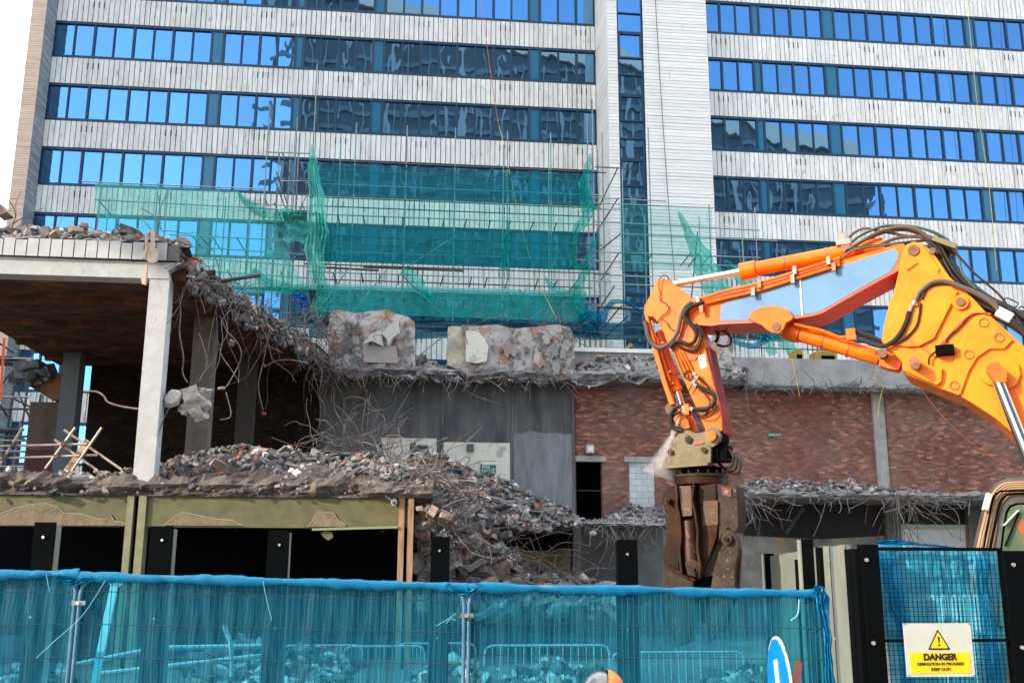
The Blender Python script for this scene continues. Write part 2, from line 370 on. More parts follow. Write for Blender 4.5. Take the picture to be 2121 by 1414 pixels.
M_amber = mat('amber_orange_paint', (.88, .225, .0), (.76, .165, .0), scale=2.0, rough=.42, spec=.22, coat=.04, col3=(.42, .10, .01), scale3=2.2, lo3=.60, hi3=.74, stretch3=(1, 1, .6))
M_red_or = mat('red_orange_paint', (.62, .075, .02), (.5, .06, .02), scale=3, rough=.45, coat=.1)
M_maroon = mat('shade_maroon_rib', (.42, .045, .03), (.20, .025, .02), scale=4, rough=.45)  # maroon puts the shade of the stick's right side into the colour
M_bluepanel = mat('blue_grey_panel', (.065, .16, .30), (.10, .21, .33), scale=1.0, rough=.35, spec=.4, coat=.1, col3=(.05, .14, .30), scale3=.7)
M_chrome = mat('chrome_rod', (.85, .86, .88), rough=.12, metal=1)
M_hose = mat('rubber_hose', (.009, .008, .008), (.022, .014, .010), scale=6, rough=.5, spec=.3)
M_rust = mat('rusty_worn_steel', (.026, .011, .005), (.058, .024, .011), scale=4, rough=.4, spec=.06, metal=.0, col3=(.008, .010, .009), scale3=2, lo3=.45, hi3=.7, bump=.12, bscale=14)
M_rust_l = mat('scuffed_grey_steel', (.058, .040, .030), (.026, .016, .011), scale=4, rough=.4, spec=.08, metal=.0, bump=.12, bscale=16, col3=(.17, .15, .13), scale3=12, lo3=.63, hi3=.70)
M_brass = mat('dusty_bronze_steel', (.15, .115, .06), (.09, .07, .038), scale=5, rough=.45, spec=.3, metal=.1, col3=(.22, .10, .03), scale3=8, lo3=.64, hi3=.7)
M_plain_w = mat('white_paint', (.78, .78, .76), (.68, .68, .66), scale=5, rough=.5)
M_yellow = mat('yellow_paint', (.85, .55, .01), rough=.5)
M_signblack = mat('black_lettering', (.01, .01, .01), rough=.6)
M_signgreen = mat('green_sign', (.0, .16, .12), rough=.5)
M_galv = mat('bare_barrier_tube', (.50, .54, .56), (.4, .44, .46), scale=5, rough=.4, metal=.3)
# ================================================================== SETTING: ground
g = MB(); g.grid(lambda u, v: (-300+600*u, -300+600*v, 0.0), 8, 8)
M_ground = mat('site_ground', (.10, .095, .085), (.16, .15, .135), scale=.8, rough=.95, bump=.5, bscale=8)
tag(g.build('ground', M_ground), kind='structure')

# ================================================================== OFFICE BUILDING (facade plane Y = 60)
FY = 60.0
office = thing('office_building', 'tall office building with blue ribbon windows and pale ribbed concrete bands behind the demolition', 'building', (10, 66, 0))
ZT = [40.14, 35.87, 31.60, 27.33, 23.07, 18.80, 14.53]
BH = 2.51
bays = [(-22.93, -13.22, 8, None), (-12.48, -7.93, 4, -13.22), (-7.42, -2.94, 4, -7.93), (-2.23, 7.32, 8, -2.94), (8.05, 11.74, 3, 7.32),
        (18.24, 22.71, 4, None), (23.23, 27.74, 4, 22.71), (28.61, 38.21, 8, 27.74), (38.93, 43.7, 4, 38.21), (44.4, 54.0, 8, 43.7)]
def make_bay(x0, x1, n, nx, zt, ret=False):
    zb = zt-BH; fr = MB(); rg = random.Random(int(x0*100+zt*10))
    a = x0 if nx is None else nx
    fr.box(a, x1, FY-.02, FY+.16, zt-.15, zt-.001); fr.box(a, x1, FY-.05, FY+.16, zb+.001, zb+.17)
    w = (x1-x0)/n; gl = MB()
    for i in range(n+1):
        t = .07 if i % 2 == 0 else .045
        xm = x0+i*w
        fr.box(max(xm-t, a), min(xm+t, x1), FY+(.0 if i % 2 == 0 else .02), FY+.158, zb+.17, zt-.15)
    for i in range(n):
        ta = .07 if i % 2 == 0 else .045; tb = .07 if i % 2 else .045
        # slim inner sash
        p0, p1 = x0+i*w+ta, x0+(i+1)*w-tb
        fr.box(p0, p0+.022, FY+.06, FY+.157, zb+.17, zt-.15); fr.box(p1-.022, p1, FY+.06, FY+.157, zb+.17, zt-.15)
        tx, tz = rg.uniform(-.006, .006), rg.uniform(-.004, .004)
        gl._add([(p0+.022, FY+.12-tx-tz, zb+.17), (p1-.022, FY+.12+tx-tz, zb+.17), (p1-.022, FY+.12+tx+tz, zt-.15), (p0+.022, FY+.12-tx+tz, zt-.15)], [(0, 1, 2, 3)])
    if nx is not None: fr.box(nx, nx+.07, FY, FY+.156, zb+.17, zt-.15)
    f = fr.build('window', M_frame, office)
    gl.build('pane', M_glass, f)
    if nx is not None:
        MB().box(nx+.07, x0-.085, FY+.05, FY+.12, zb+.171, zt-.151).build('infill_panel', M_infill, f)
for zt in ZT:
    for b in bays:
        if zt < 15 and b[0] > 20: continue
        make_bay(*b, zt)
for zt in (10.27, 6.0): make_bay(*bays[0], zt)
# ribbed concrete bands
def ribbed(x0, x1, z0, z1, name, slots0, par, y=FY, pitch=.319, m=M_white_board, slot=True):
    b = MB(); b.m = 1; b.box(x0, x1, y+.03, y+.22, z0, z1); b.m = 0
    n = max(1, int(round((x1-x0)/pitch))); w = (x1-x0)/n; rg = random.Random(int(z0*7+x0))
    for i in range(n):
        g0 = .016+rg.random()*.012
        d = rg.uniform(0, .012)
        b.box(x0+i*w+g0, x0+(i+1)*w-g0, y-.045+d, y+.03, z0+.01+rg.random()*.01, z1-.01)
        if i and rg.random() < .30:
            b.m = 1; zc = z0+(z1-z0)*rg.uniform(.15, .8); b.box(x0+i*w-.022, x0+i*w+.022, y-.047, y-.04, zc, zc+.09); b.m = 0
    if slot:
        b.m = 1; s = slots0
        while s < x1:
            if s > x0+.3:
                i0 = round((s-x0)/w)
                for k in range(3):
                    xx = x0+(i0+k)*w
                    if xx < x1-.2: b.box(xx-.038, xx+.038, y-.050, y-.04, z0+(z1-z0)*(.58), z0+(z1-z0)*(.83))
            s += 5.2
        b.m = 0
    return b.build(name, [m, M_groove], par)
for k in range(len(ZT)+1):
    z1 = (ZT[k-1]-BH) if k else 44.3
    z0 = ZT[k] if k < len(ZT) else 10.27
    ribbed(-22.93, 11.76, z0, z1, 'ribbed_band', -20.67, office)
    if k < len(ZT): ribbed(18.22, 54.0, z0, z1, 'ribbed_band', 20.17, office)
ribbed(-22.93, -13.2, 6.0, 10.27-BH, 'ribbed_band', -20.67, office)
# body, floors, roof
b = MB(); b.box(-22.93, 54, FY+6, FY+16, 0, 44.2); b.box(-13.2, 54, FY+.05, FY+6, 0, 10.2); b.box(-22.93, -13.2, FY+.05, FY+6, 0, 6-BH)
b.box(-22.93, -22.7, FY+.21, FY+6, 3.5, 44.2); b.box(53.8, 54, FY+.21, FY+6, 10.2, 44.2)
b.build('building_core', mat('grey_core', (.22, .22, .22), rough=.9), office)
b = MB()
for zt in ZT+[44.3+BH]:
    b.box(-22.7, 53.8, FY+.23, FY+6, zt-BH-1.6 if zt > 44 else zt+.02, (zt-BH-1.6 if zt > 44 else zt+.02)+.4)
b.build('floor_slab', mat('white_ceiling', (.75, .70, .72), rough=.9), office)
MB().box(-23.1, 54.2, FY-.1, FY+16.2, 44.3, 44.9).build('roof', M_conc, office)
# end fin
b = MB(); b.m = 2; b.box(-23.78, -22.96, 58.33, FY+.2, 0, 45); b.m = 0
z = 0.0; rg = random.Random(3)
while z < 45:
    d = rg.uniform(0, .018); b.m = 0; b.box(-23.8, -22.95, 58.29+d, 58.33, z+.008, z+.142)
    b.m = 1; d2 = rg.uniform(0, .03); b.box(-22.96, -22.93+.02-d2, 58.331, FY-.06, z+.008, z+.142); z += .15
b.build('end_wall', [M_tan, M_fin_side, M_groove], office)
# stair tower
tower = MB(); tower.m = 1
tower.box(11.80, 12.38, 56.05, FY+.2, 0, 47); tower.box(14.10, 18.18, 56.05, FY+.2, 0, 47); tower.box(12.38, 14.10, 56.6, FY+.2, 0, 47)
tower.m = 0; z = 0.0
while z < 47:
    d = rg.uniform(0, .016); tower.box(11.76, 12.40, 56.0+d, 56.05, z+.012, z+.208)
    x = 14.07
    tower.box(14.07, 18.22, 56.0+rg.uniform(0, .016), 56.05, z+.012, z+.208)
    tower.box(11.76+rg.uniform(0, .02), 11.80, 56.051, FY-.06, z+.012, z+.208)
    tower.box(18.18, 18.22, 56.051, FY-.06, z+.012, z+.208)
    z += .22
tw = tower.build('stair_tower', [M_course, M_groove], office)
zb = P(1305, 117, 56).z
for k in range(-1, 7):
    z0 = zb - k*4.27; f = MB()
    f.box(12.40, 12.50, 56.12, 56.3, z0-2.6, z0+1.67); f.box(13.97, 14.07, 56.12, 56.3, z0-2.6, z0+1.67)
    for zz, t in ((z0-2.6, .1), (z0-1.25, .07), (z0-.08, .10), (z0+1.57, .09)): f.box(12.5, 13.97, 56.1, 56.29, zz, zz+t)
    f.box(12.5, 12.6, 56.11, 56.28, z0+.02, z0+1.57); f.box(13.87, 13.97, 56.11, 56.28, z0+.02, z0+1.57)
    fo = f.build('window', M_frame, tw)
    gq = MB()
    for a, c, u, v in ((z0+.02, z0+1.57, 12.6, 13.87), (z0-1.18, z0-.08, 12.5, 13.97), (z0-2.5, z0-1.25, 12.5, 13.97)):
        e = rg.uniform(-.006, .006); gq._add([(u, 56.2-e, a), (v, 56.2+e, a), (v, 56.2+e, c), (u, 56.2-e, c)], [(0, 1, 2, 3)])
    gq.m = 0
    gq.build('pane', M_glass, fo) if False else None
    # panes belong to the window mesh of the tower (third level already used)
    me = fo.data; 
    n0 = len(fo.data.polygons)
    bm = bmesh.new(); bm.from_mesh(me); org = Vector(fo['_o'])
    for fc in gq.f:
        vv = [bm.verts.new(Vector(gq.v[i])-org) for i in fc]; nf = bm.faces.new(vv); nf.material_index = 1
    bm.to_mesh(me); bm.free(); me.materials.append(M_glass)
# cables running down the front of the building
def cable(name, pts, r, m, label, cat='cable', parent=None, k=8, group=None):
    o = MB().tube(smooth_path(pts, k), r, 5).build(name, m)
    tag(o, label, cat, group); return o
M_rope_y = mat('yellow_rope', (.75, .55, .03), rough=.8); M_rope_r = mat('orange_rope', (.62, .14, .05), rough=.8); M_cable_k = mat('thin_black_cable', (.03, .035, .05), rough=.7)
cable('rope', [P(996, -5, 54), P(1012, 120, 54), P(1028, 230, 54), P(1034, 262, 54)], .015, M_rope_r, 'orange rope hanging down the facade left of the stair tower')
cable('rope', [P(1034, 262, 54), P(1052, 340, 53), P(1080, 470, 52.5), P(1110, 570, 52), P(1150, 655, 51.5)], .014, M_rope_y, 'yellow rope continuing down through the scaffold netting')
cable('rope', [P(2002, -5, 58.6), P(2018, 160, 58.6), P(2030, 260, 58.6), P(2050, 400, 58.6), P(2064, 560, 58.6)], .018, M_rope_y, 'thin yellow rope hanging over the right wing windows')
cable('cable', [P(1357, -5, 55.9), P(1368, 180, 55.9), P(1383, 400, 55.9), P(1398, 585, 55.9)], .02, M_cable_k, 'thin black cable hanging down the front of the stair tower')
cable('cable', [P(2068, -5, 59.5), P(2080, 160, 59.5), P(2098, 330, 59.5), P(2108, 460, 59.5)], .014, M_cable_k, 'thin dark cable hanging near the right edge of the facade')

# ================================================================== block that the windows mirror, and an unseen one added for shade
M_blk = mat('dark_glass_block', (.035, .055, .065), (.02, .03, .035), scale=.2, rough=.5)
M_blk_t = mat('pale_roof_edge', (.50, .44, .38), rough=.8)
v = 180.0
sil = [(575, 1400), (575, -35), (700, 0), (840, 30), (1000, 85), (1100, 118), (1200, 145), (1300, 195), (1480, 250), (1600, 300), (1650, 315), (1760, 345), (1825, 375), (1825, 1400)]
pts = [P(x, y, v) for x, y in sil]
pts = [Vector((p.x, -60, max(p.z, 0))) for p in pts]
blk = thing('off_camera_block', 'dark office block with a pale sloping roof edge mirrored in the facade windows', 'building', (0, -70, 0))
MB().prism(pts, (0, -18, 0)).build('wall', M_blk, blk)
b = MB()
for i in range(1, 12):
    a, c = pts[i], pts[i+1]
    b.prism([a+Vector((0, .8, .2)), c+Vector((0, .8, .2)), c+Vector((0, .8, 3.4)), a+Vector((0, .8, 3.4))], (0, -19, 0))
b.build('roof', M_blk_t, blk)
b = MB(); zmax = pts[1].z
for i in range(2, 28):
    z = i*3.6
    # each sill band stops at the roof line
    xr = pts[12].x
    for j in range(1, 12):
        a, c = pts[j], pts[j+1]
        if min(a.z, c.z) > z+1: xr_ = c.x
    xs = [c.x for a, c in zip(pts[1:12], pts[2:13]) if min(a.z, c.z) > z+1]
    if xs: b.box(pts[1].x, max(xs), -60.0, -59.7, z, z+.9)
b.build('sill_band', mat('grey_sill', (.10, .13, .14), rough=.7), blk)
b = MB()
for i in range(40):
    x = pts[1].x+2+i*2.7
    if x > pts[12].x: break
    zz = [min(a.z, c.z) for a, c in zip(pts[1:12], pts[2:13]) if a.x <= x <= c.x]
    if zz: b.box(x, x+(.3 if i % 4 else .8), -59.7, -59.5, 0, zz[0])
b.build('pier', mat('grey_pier', (.24, .26, .26), rough=.7), blk)
shade_blk = thing('off_camera_block', 'unseen tall block added outside the left edge of the view to shade the facade', 'building', (-62, 20, 0))
bw_ = MB(); bw_.box(-58, -53, -9, 50, 0, 21); bw_.box(-58, -53, -9, 50, 35, 100); bw_.box(-58, -53, -9, -7.5, 21, 35); bw_.box(-58, -53, 3.4, 50, 21, 35); bw_.build('wall', mat('brown_shade_block', (.22, .17, .14), (.16, .12, .10), scale=.5), shade_blk)  # added shade caster; its opening lets sun onto the left ruin
b = MB()
for i in range(26):
    for j in range(14):
        if 18 < 3+i*3.7 < 35 and j < 3: continue
        if i % 2 == 0: b.box(-52.99, -52.9, -6+j*4, -4+j*4, 3+i*3.7, 5+i*3.7)
b.build('window', M_infill, shade_blk); MB().box(-58.5, -52.5, -9.5, 50.5, 100, 101).build('roof', M_conc, shade_blk)  # window and roof of the added shade block
# ================================================================== HALF-DEMOLISHED BUILDING
demo = thing('demolished_building', 'half-demolished two-storey concrete and brick building with torn floor slabs and dark open storeys', 'building', (4, 30, 0))
M_brick = brick_mat('old_red_brick', (.20, .075, .055), (.28, .125, .092), (.125, .105, .098), salt=.32)
M_brick_i = brick_mat('shade_dark_interior_brick', (.09, .045, .03), (.14, .075, .045), (.035, .03, .028), dark=.2)  # brick colour darkened to carry the shade of the interior
M_block = brick_mat('pale_blockwork', (.55, .58, .59), (.46, .49, .50), (.16, .155, .15), bw=.45, bh=.225, var=.12)
M_plaster = mat('torn_plaster', (.40, .385, .375), (.17, .165, .16), scale=1.6, rough=.95, bump=.6, bscale=9, lo=.50, hi=.54, col3=(.38, .24, .18), scale3=1.7, lo3=.54, hi3=.56, detail=10)
M_plaster_w = mat('flaking_white_paint', (.66, .64, .55), (.42, .40, .36), scale=1.6, rough=.9, bump=.3, bscale=8, lo=.55, hi=.6)
M_stainwall = mat('stained_plaster_wall', (.34, .325, .30), (.15, .14, .13), scale=1.2, rough=.95, bump=.3, bscale=9, col3=(.40, .27, .16), scale3=1.7, lo3=.58, hi3=.64)
M_dark_opening = mat('dark_opening_black', (.012, .014, .016), (.022, .022, .024), scale=2, rough=.9)  # black stands in for the darkness of openings under the slab

def pxpoly(pts, Y): return [P(x, y, Y) for x, y in pts]
def X_(px, py, Y): return P(px, py, Y).x
def Z_(px, py, Y): return P(px, py, Y).z

# columns
MB().box(-6.34, -5.87, 24.02, 24.5, 4.2, 9.12).build('column', M_conc_l, demo)
M_conc_i = mat('shade_dark_grimy_concrete', (.15, .125, .10), (.09, .075, .06), scale=2, rough=.95)  # grime and interior shade put into one dark colour
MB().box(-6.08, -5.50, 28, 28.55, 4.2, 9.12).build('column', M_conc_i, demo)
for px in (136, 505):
    x = X_(px, 870, 33.5); MB().box(x-.27, x+.27, 33.5, 34.1, 4.2, 9.12).build('column', mat('shade_dark_column', (.05, .042, .035), rough=.95) if px > 300 else mat('shaded_blue_concrete', (.12, .13, .14), rough=.9), demo)  # column colours darkened to hold the storey's shade
# top edge beam and ribbed fascia
b = MB(); b.prism([Vector((-12.3, 24.0, 9.09)), Vector((-6.34, 24.0, 9.09)), Vector((-5.87, 24.0, 9.09)), P(352, 582, 24), P(348, 560, 24), P(368, 548, 24), P(378, 545, 24), Vector((-12.3, 24.0, 9.53))], (0, .5, 0))
b.build('edge_beam', M_conc_l, demo)
b = MB(); x = -12.2; rg = random.Random(5); b.m = 1; b.box(-12.3, -5.72, 23.96, 24.4, 9.54, 9.93); b.m = 0
while x < -5.95:
    h = 9.965 if rg.random() < .8 else 9.93
    b.box(x, x+.245, 23.90, 23.958, 9.532, h); x += .272
b.build('ribbed_fascia', [M_conc_l, mat('fascia_joint', (.12, .10, .09))], demo)
# roof slab with torn right edge
edge = [(-5.55, 24.3), (-5.45, 25.2), (-4.95, 26.4), (-5.0, 27.6), (-4.5, 29.0), (-4.25, 30.3), (-3.8, 31.6), (-3.75, 32.8), (-3.2, 34.2), (-2.95, 35.9)]
b = MB(); poly = [Vector((-12.3, 24.3, 9.13))]+[Vector((x, y, 9.13)) for x, y in edge]+[Vector((-12.3, 35.9, 9.13))]
b.prism(poly, (0, 0, .62))
for i, y in enumerate((26.4, 29.1, 31.8, 34.4)):
    b.box(-12.3, -5.2+(y-24)*.2, y, y+.24, 9.03, 9.129)
b.build('roof_slab', M_soffit, demo)
b = MB(); b.prism(pxpoly([(55, 772), (150, 772), (126, 829), (104, 826), (57, 797)], 34.6), (0, 1.2, 0)); b.build('downstand_beam', M_soffit, demo)
b = MB(); rg = random.Random(9)
for i in range(70):
    px = rg.uniform(36, 104); b.rock(P(px, rg.uniform(752, 788)+(px-36)*.12, rg.uniform(34.3, 35)), rg.uniform(.12, .34), rg)
b.build('broken_slab_end', M_rub_g, demo)
# back wall pieces (plane Y = 36)
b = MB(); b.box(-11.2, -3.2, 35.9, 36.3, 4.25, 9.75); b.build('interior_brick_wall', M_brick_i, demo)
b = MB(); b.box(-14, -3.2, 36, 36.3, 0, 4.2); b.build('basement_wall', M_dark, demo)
MB().box(X_(56, 900, 35.5), X_(118, 900, 35.5), 35.5, 35.9, 4.2, Z_(80, 832, 35.5)).build('timber_hoarding_panel', mat('brown_board', (.12, .075, .045), (.07, .045, .03), scale=2), demo)
xs0, xs1 = -3.2, 6.06
b = MB(); b.box(xs0, xs1, 35.92, 36.3, 4.2, 9.0); b.m = 1; b.box(xs0, xs1, 35.95, 36.3, 0, 4.199); b.m = 0  # lower part made black for the ground-floor shade
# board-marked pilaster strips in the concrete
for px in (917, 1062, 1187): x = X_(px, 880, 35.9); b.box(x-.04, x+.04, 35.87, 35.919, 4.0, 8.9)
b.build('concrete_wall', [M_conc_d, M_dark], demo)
b = MB(); jag = [(1618, 818), (1640, 812), (1700, 812), (1722, 830), (1712, 850), (1726, 880), (1716, 915), (1722, 950), (1700, 965), (1690, 992), (1650, 998), (1640, 985), (1614, 978), (1622, 950), (1606, 930), (1622, 905), (1604, 870), (1624, 850)]
b.prism(pxpoly(jag, 35.99), (0, .009, 0)); b.build('rebuilt_brick_patch', brick_mat('newer_red_brick', (.17, .052, .042), (.23, .078, .06), (.17, .14, .13), var=.6, salt=.32), demo)
zd, zl = 3.9, 6.02
b = MB(); b.box(6.06, 6.10, 36, 36.3, 3.6, 9.0); b.box(6.10, 7.07, 36, 36.3, zl+.2, 9.0); b.box(7.07, 8.06, 36, 36.3, 3.6, 9.0)
b.box(8.06, 9.02, 36, 36.3, zl+.2, 9.0); b.box(9.02, 45, 36, 36.3, 3.6, 9.0); b.box(8.06, 9.02, 36, 36.3, 3.6, 4.0)
b.build('brick_wall', M_brick, demo)
MB().box(5.98, 7.22, 35.96, 36.2, zl, zl+.2).build('lintel', M_conc, demo); MB().box(7.9, 9.2, 35.96, 36.2, zl, zl+.2).build('lintel', M_conc, demo)
MB().box(8.063, 9.017, 36.05, 36.25, 4.0, zl-.002).build('blocked_up_doorway', M_block, demo)
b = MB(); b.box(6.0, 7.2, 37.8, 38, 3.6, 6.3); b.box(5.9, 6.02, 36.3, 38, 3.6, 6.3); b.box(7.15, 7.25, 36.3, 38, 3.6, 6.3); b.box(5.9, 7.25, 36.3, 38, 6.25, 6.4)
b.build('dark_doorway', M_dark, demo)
MB().tube([(6.1, 36.4, 5.0), (7.07, 36.4, 4.98)], .02).build('door_rail', M_steel_d, demo)
xp = X_(1824, 900, 35.9); MB().box(xp-.24, xp+.2, 35.86, 35.999, 4.9, 8.9).build('pilaster', M_conc, demo)
# lower storey on the right
def panel(name, quad, Y, th, m, par=demo): return MB().prism(pxpoly(quad, Y), (0, th, 0)).build(name, m, par)
MB().box(6.06, 45, 35.99, 36.3, 0, 3.59).build('lower_wall', M_stainwall, demo)
panel('dark_opening_panel', [(1535, 1036), (1838, 1040), (1842, 1108), (1700, 1116), (1540, 1108)], 35.93, .05, M_dark_opening)  # flat black panels in place of dark openings below the ledge
panel('dark_opening_panel', [(1866, 1040), (2003, 1042), (2006, 1086), (1868, 1084)], 35.93, .05, M_dark_opening)
panel('concrete_pier', [(1836, 1030), (1864, 1030), (1868, 1140), (1840, 1140)], 35.7, .28, M_conc_d)
panel('concrete_pier', [(2004, 1035), (2030, 1035), (2034, 1150), (2008, 1150)], 35.7, .28, M_conc_d)
w = panel('tiled_panel', [(1852, 1086), (2002, 1086), (2006, 1150), (1856, 1150)], 35.8, .12, mat('white_tiles', (.62, .66, .70), (.54, .58, .62), scale=3, rough=.4))
panel('green_tile_strip', [(1853, 1085), (2001, 1087), (2002, 1097), (1853, 1096)], 35.77, .029, mat('green_tiles', (.33, .45, .38), rough=.4))
panel('timber_edge', [(2000, 1086), (2006, 1087), (2011, 1150), (2004, 1150)], 35.75, .05, M_wood)
panel('dusty_lower_wall', [(1188, 1080), (1372, 1076), (1374, 1260), (1186, 1260)], 35.6, .3, mat('dusty_concrete', (.20, .21, .215), (.12, .125, .13), scale=1.1, rough=1, bump=.3, bscale=9))
panel('timber_board', [(1085, 1140), (1182, 1138), (1180, 1215), (1087, 1215)], 33.2, .08, mat('buff_board', (.20, .165, .11), (.15, .12, .08), scale=2))
panel('concrete_pier', [(1188, 1090), (1203, 1090), (1203, 1215), (1186, 1215)], 32.4, .4, M_conc_d)
MB().tube([P(1664, 1050, 35), P(1628, 1104, 35)], .075, 12).build('hanging_pipe', M_steel_d, demo)
# white painted patches on the concrete wall
panel('painted_patch', [(788, 906), (904, 908), (905, 985), (806, 985)], 35.90, .018, M_plaster_w)
panel('painted_patch', [(918, 915), (1056, 917), (1057, 1006), (918, 1006)], 35.90, .018, M_plaster_w)
MB().prism(pxpoly([(1058, 893), (1075, 898), (1100, 892), (1125, 897), (1150, 895), (1170, 900), (1186, 897), (1188, 1075), (1150, 1060), (1100, 1035), (1058, 1012)], 35.905), (0, .014, 0)).build('washed_concrete_band', mat('washed_concrete', (.235, .25, .265), (.155, .165, .175), scale=1.6, stretch=(2.5, 2.5, .5), rough=.95), demo)
MB().box(X_(967, 926, 35.85), X_(981, 926, 35.85), 35.8, 35.899, Z_(967, 934, 35.85), Z_(967, 919, 35.85)).build('junction_box', M_conc_d, demo)
# first floor slab (front left) and ledges
b = MB(); rg = random.Random(4)
def slab_edge(bm, x0, x1, Y, zb, zt, depth, seed, amp=.09):
    """a torn concrete edge: wavy front face, lumpy top"""
    n = int((x1-x0)/.16)
    def fn(u, v):
        x = x0+(x1-x0)*u; a = v*pi
        e = fbm(x*1.3, seed, v*2)*amp; e2 = fbm(x*5, seed+3, v*5)*amp*.45
        zm = (zb+zt)/2; h = (zt-zb)/2
        prof = [(depth, zb), (.06, zb+.02), (.0-e*1.3-e2, zb+(zt-zb)*.3), (-.04-e-e2*1.6, zb+(zt-zb)*.65), (.10-e, zt+e*.8+e2), (depth*.5, zt+e2), (depth, zt+.02)]
        k = v*(len(prof)-1); i = min(int(k), len(prof)-2); t = k-i
        yy = prof[i][0]*(1-t)+prof[i+1][0]*t; zz = prof[i][1]*(1-t)+prof[i+1][1]*t
        return (x, Y+yy, zz)
    bm.grid(fn, n, 12)
slab_edge(b, -12.3, .62, 23.93, 3.86, 4.30, 2.0, 1.0, .21)
b.box(-12.3, .5, 25.9, 36, 3.9, 4.22)
b.build('floor_slab', mat('torn_slab_edge', (.13, .105, .09), (.055, .045, .04), scale=3, rough=1, bump=.9, bscale=16, col3=(.22, .20, .18), scale3=4, lo3=.6, hi3=.7), demo)  # paler flecks painted in as highlights on the rough edge
b = MB(); slab_edge(b, X_(1530, 1020, 33), 33, 33.0, 4.55, 4.80, 3.0, 9.0, .14); b.build('torn_ledge', mat('torn_grey_slab', (.24, .235, .235), (.13, .13, .13), scale=3, rough=1, bump=.9, bscale=14), demo)
b = MB(); slab_edge(b, X_(1050, 1085, 31.5), X_(1195, 1085, 31.5), 31.5, Z_(1100, 1097, 31.5), Z_(1100, 1083, 31.5), 4.4, 12.0, .1)
slab_edge(b, X_(1195, 1085, 33.5), X_(1380, 1085, 33.5), 33.5, Z_(1250, 1090, 33.5), Z_(1250, 1080, 33.5), 2.4, 13.0, .12); b.build('torn_ledge', MATS['torn_grey_slab'], demo)
# torn top ledge over the wall
b = MB(); slab_edge(b, -3.4, X_(1545, 790, 35.2), 35.2, 8.86, 9.25, 1.6, 22.0, .2)
slab_edge(b, X_(1540, 795, 35.4), 42, 35.4, 8.72, 8.98, 1.2, 25.0, .15); b.build('torn_ledge', MATS['torn_grey_slab'], demo)
b = MB(); zt_ = Z_(1600, 741, 35.6)
b.box(X_(1506, 760, 35.6), 42, 35.6, 36.6, 8.95, zt_); b.box(X_(1190, 740, 36.5), X_(1506, 740, 36.5), 36.5, 37, 8.95, Z_(1250, 729, 36.5))
b.build('parapet', mat('parapet_concrete', (.33, .335, .34), (.22, .22, .22), scale=1.3, rough=.95, bump=.4, bscale=10, col3=(.40, .30, .24), scale3=1.1, lo3=.62, hi3=.68), demo)
MB().box(X_(1190, 720, 36.45), X_(1350, 720, 36.45), 36.4, 37.1, Z_(1250, 729, 36.45), Z_(1250, 721, 36.45)).build('coping', M_plain_w, demo)
MB().box(-3.0, 45, 36.31, 58.5, 8.6, 9.0).build('roof_deck', M_conc_d, demo)
# torn wall stubs standing on the ledge
def stub(outline, Y, th, m, seed, name='wall_stub'):
    b = MB(); b.prism(pxpoly(outline, Y), (0, th, 0)); bm = bmesh.new(); me = bpy.data.meshes.new('t')
    me.from_pydata([tuple(v) for v in b.v], [], b.f); bm.from_mesh(me); bmesh.ops.triangulate(bm, faces=bm.faces[:])
    for _ in range(3):
        bmesh.ops.subdivide_edges(bm, edges=[e for e in bm.edges if e.calc_length() > .35], cuts=1)
        bmesh.ops.triangulate(bm, faces=[f for f in bm.faces if len(f.verts) > 3])
    for v in bm.verts:
        c = v.co; n = Vector((fbm(c.x*2, c.z*2, seed), fbm(c.x*2, c.z*2, seed+9)+.5*fbm(c.x*6, c.z*6, seed+2), fbm(c.z*2, c.y*2, seed+5)))*.055
        v.co = c+n
    b2 = MB(); vs = [tuple(v.co) for v in bm.verts]; bm.verts.index_update()
    b2._add(vs, [tuple(v.index for v in f.verts) for f in bm.faces]); bm.free(); bpy.data.meshes.remove(me)
    return b2.build(name, m, demo)
s1 = stub([(680, 768), (678, 690), (684, 648), (700, 640), (735, 648), (770, 643), (800, 640), (822, 650), (845, 655), (858, 668), (859, 768)], 35.3, 1.1, M_plaster, 1.0)
s2 = stub([(958, 778), (958, 672), (985, 674), (1030, 672), (1060, 680), (1110, 676), (1150, 672), (1180, 678), (1188, 700), (1190, 778)], 35.3, 1.1, M_plaster, 5.0)
rgf = random.Random(61); fm = [mat('flake_pink', (.38, .25, .19), (.30, .2, .16), scale=5, rough=.95), mat('flake_grey', (.30, .295, .29), (.24, .24, .235), scale=5, rough=.95), mat('flake_pale', (.46, .44, .41), (.36, .34, .32), scale=5, rough=.95), mat('flake_dark', (.14, .135, .13), rough=.95)]
for par, x0, x1, y0, y1, nf in ((s1, 690, 848, 665, 752, 13), (s2, 1020, 1178, 695, 765, 15)):
    for i in range(nf):
        cx_, cy_ = rgf.uniform(x0, x1), rgf.uniform(y0, y1); r0 = rgf.uniform(4, 16); k = rgf.randint(6, 10)
        k = rgf.randint(12, 18); pl = [(cx_+cos(2*pi*j/k)*r0*.7*rgf.uniform(.5, 1.2), cy_+sin(2*pi*j/k)*r0*1.3*rgf.uniform(.5, 1.2)) for j in range(k)]
        MB().prism(pxpoly(pl, 35.2-rgf.uniform(.01, .07)), (0, .12, 0)).build('plaster_flake', rgf.choice(fm), par)
s3 = stub([(927, 765), (927, 676), (940, 674), (958, 676), (960, 765)], 35.6, .9, mat('cream_plaster', (.50, .45, .34), (.35, .33, .30), scale=1.5, lo=.5, hi=.54, bump=.3, bscale=7), 7.0)
s4 = stub([(1482, 760), (1478, 700), (1490, 676), (1512, 680), (1520, 705), (1516, 745), (1540, 770)], 35.5, .8, M_plaster, 8.0)
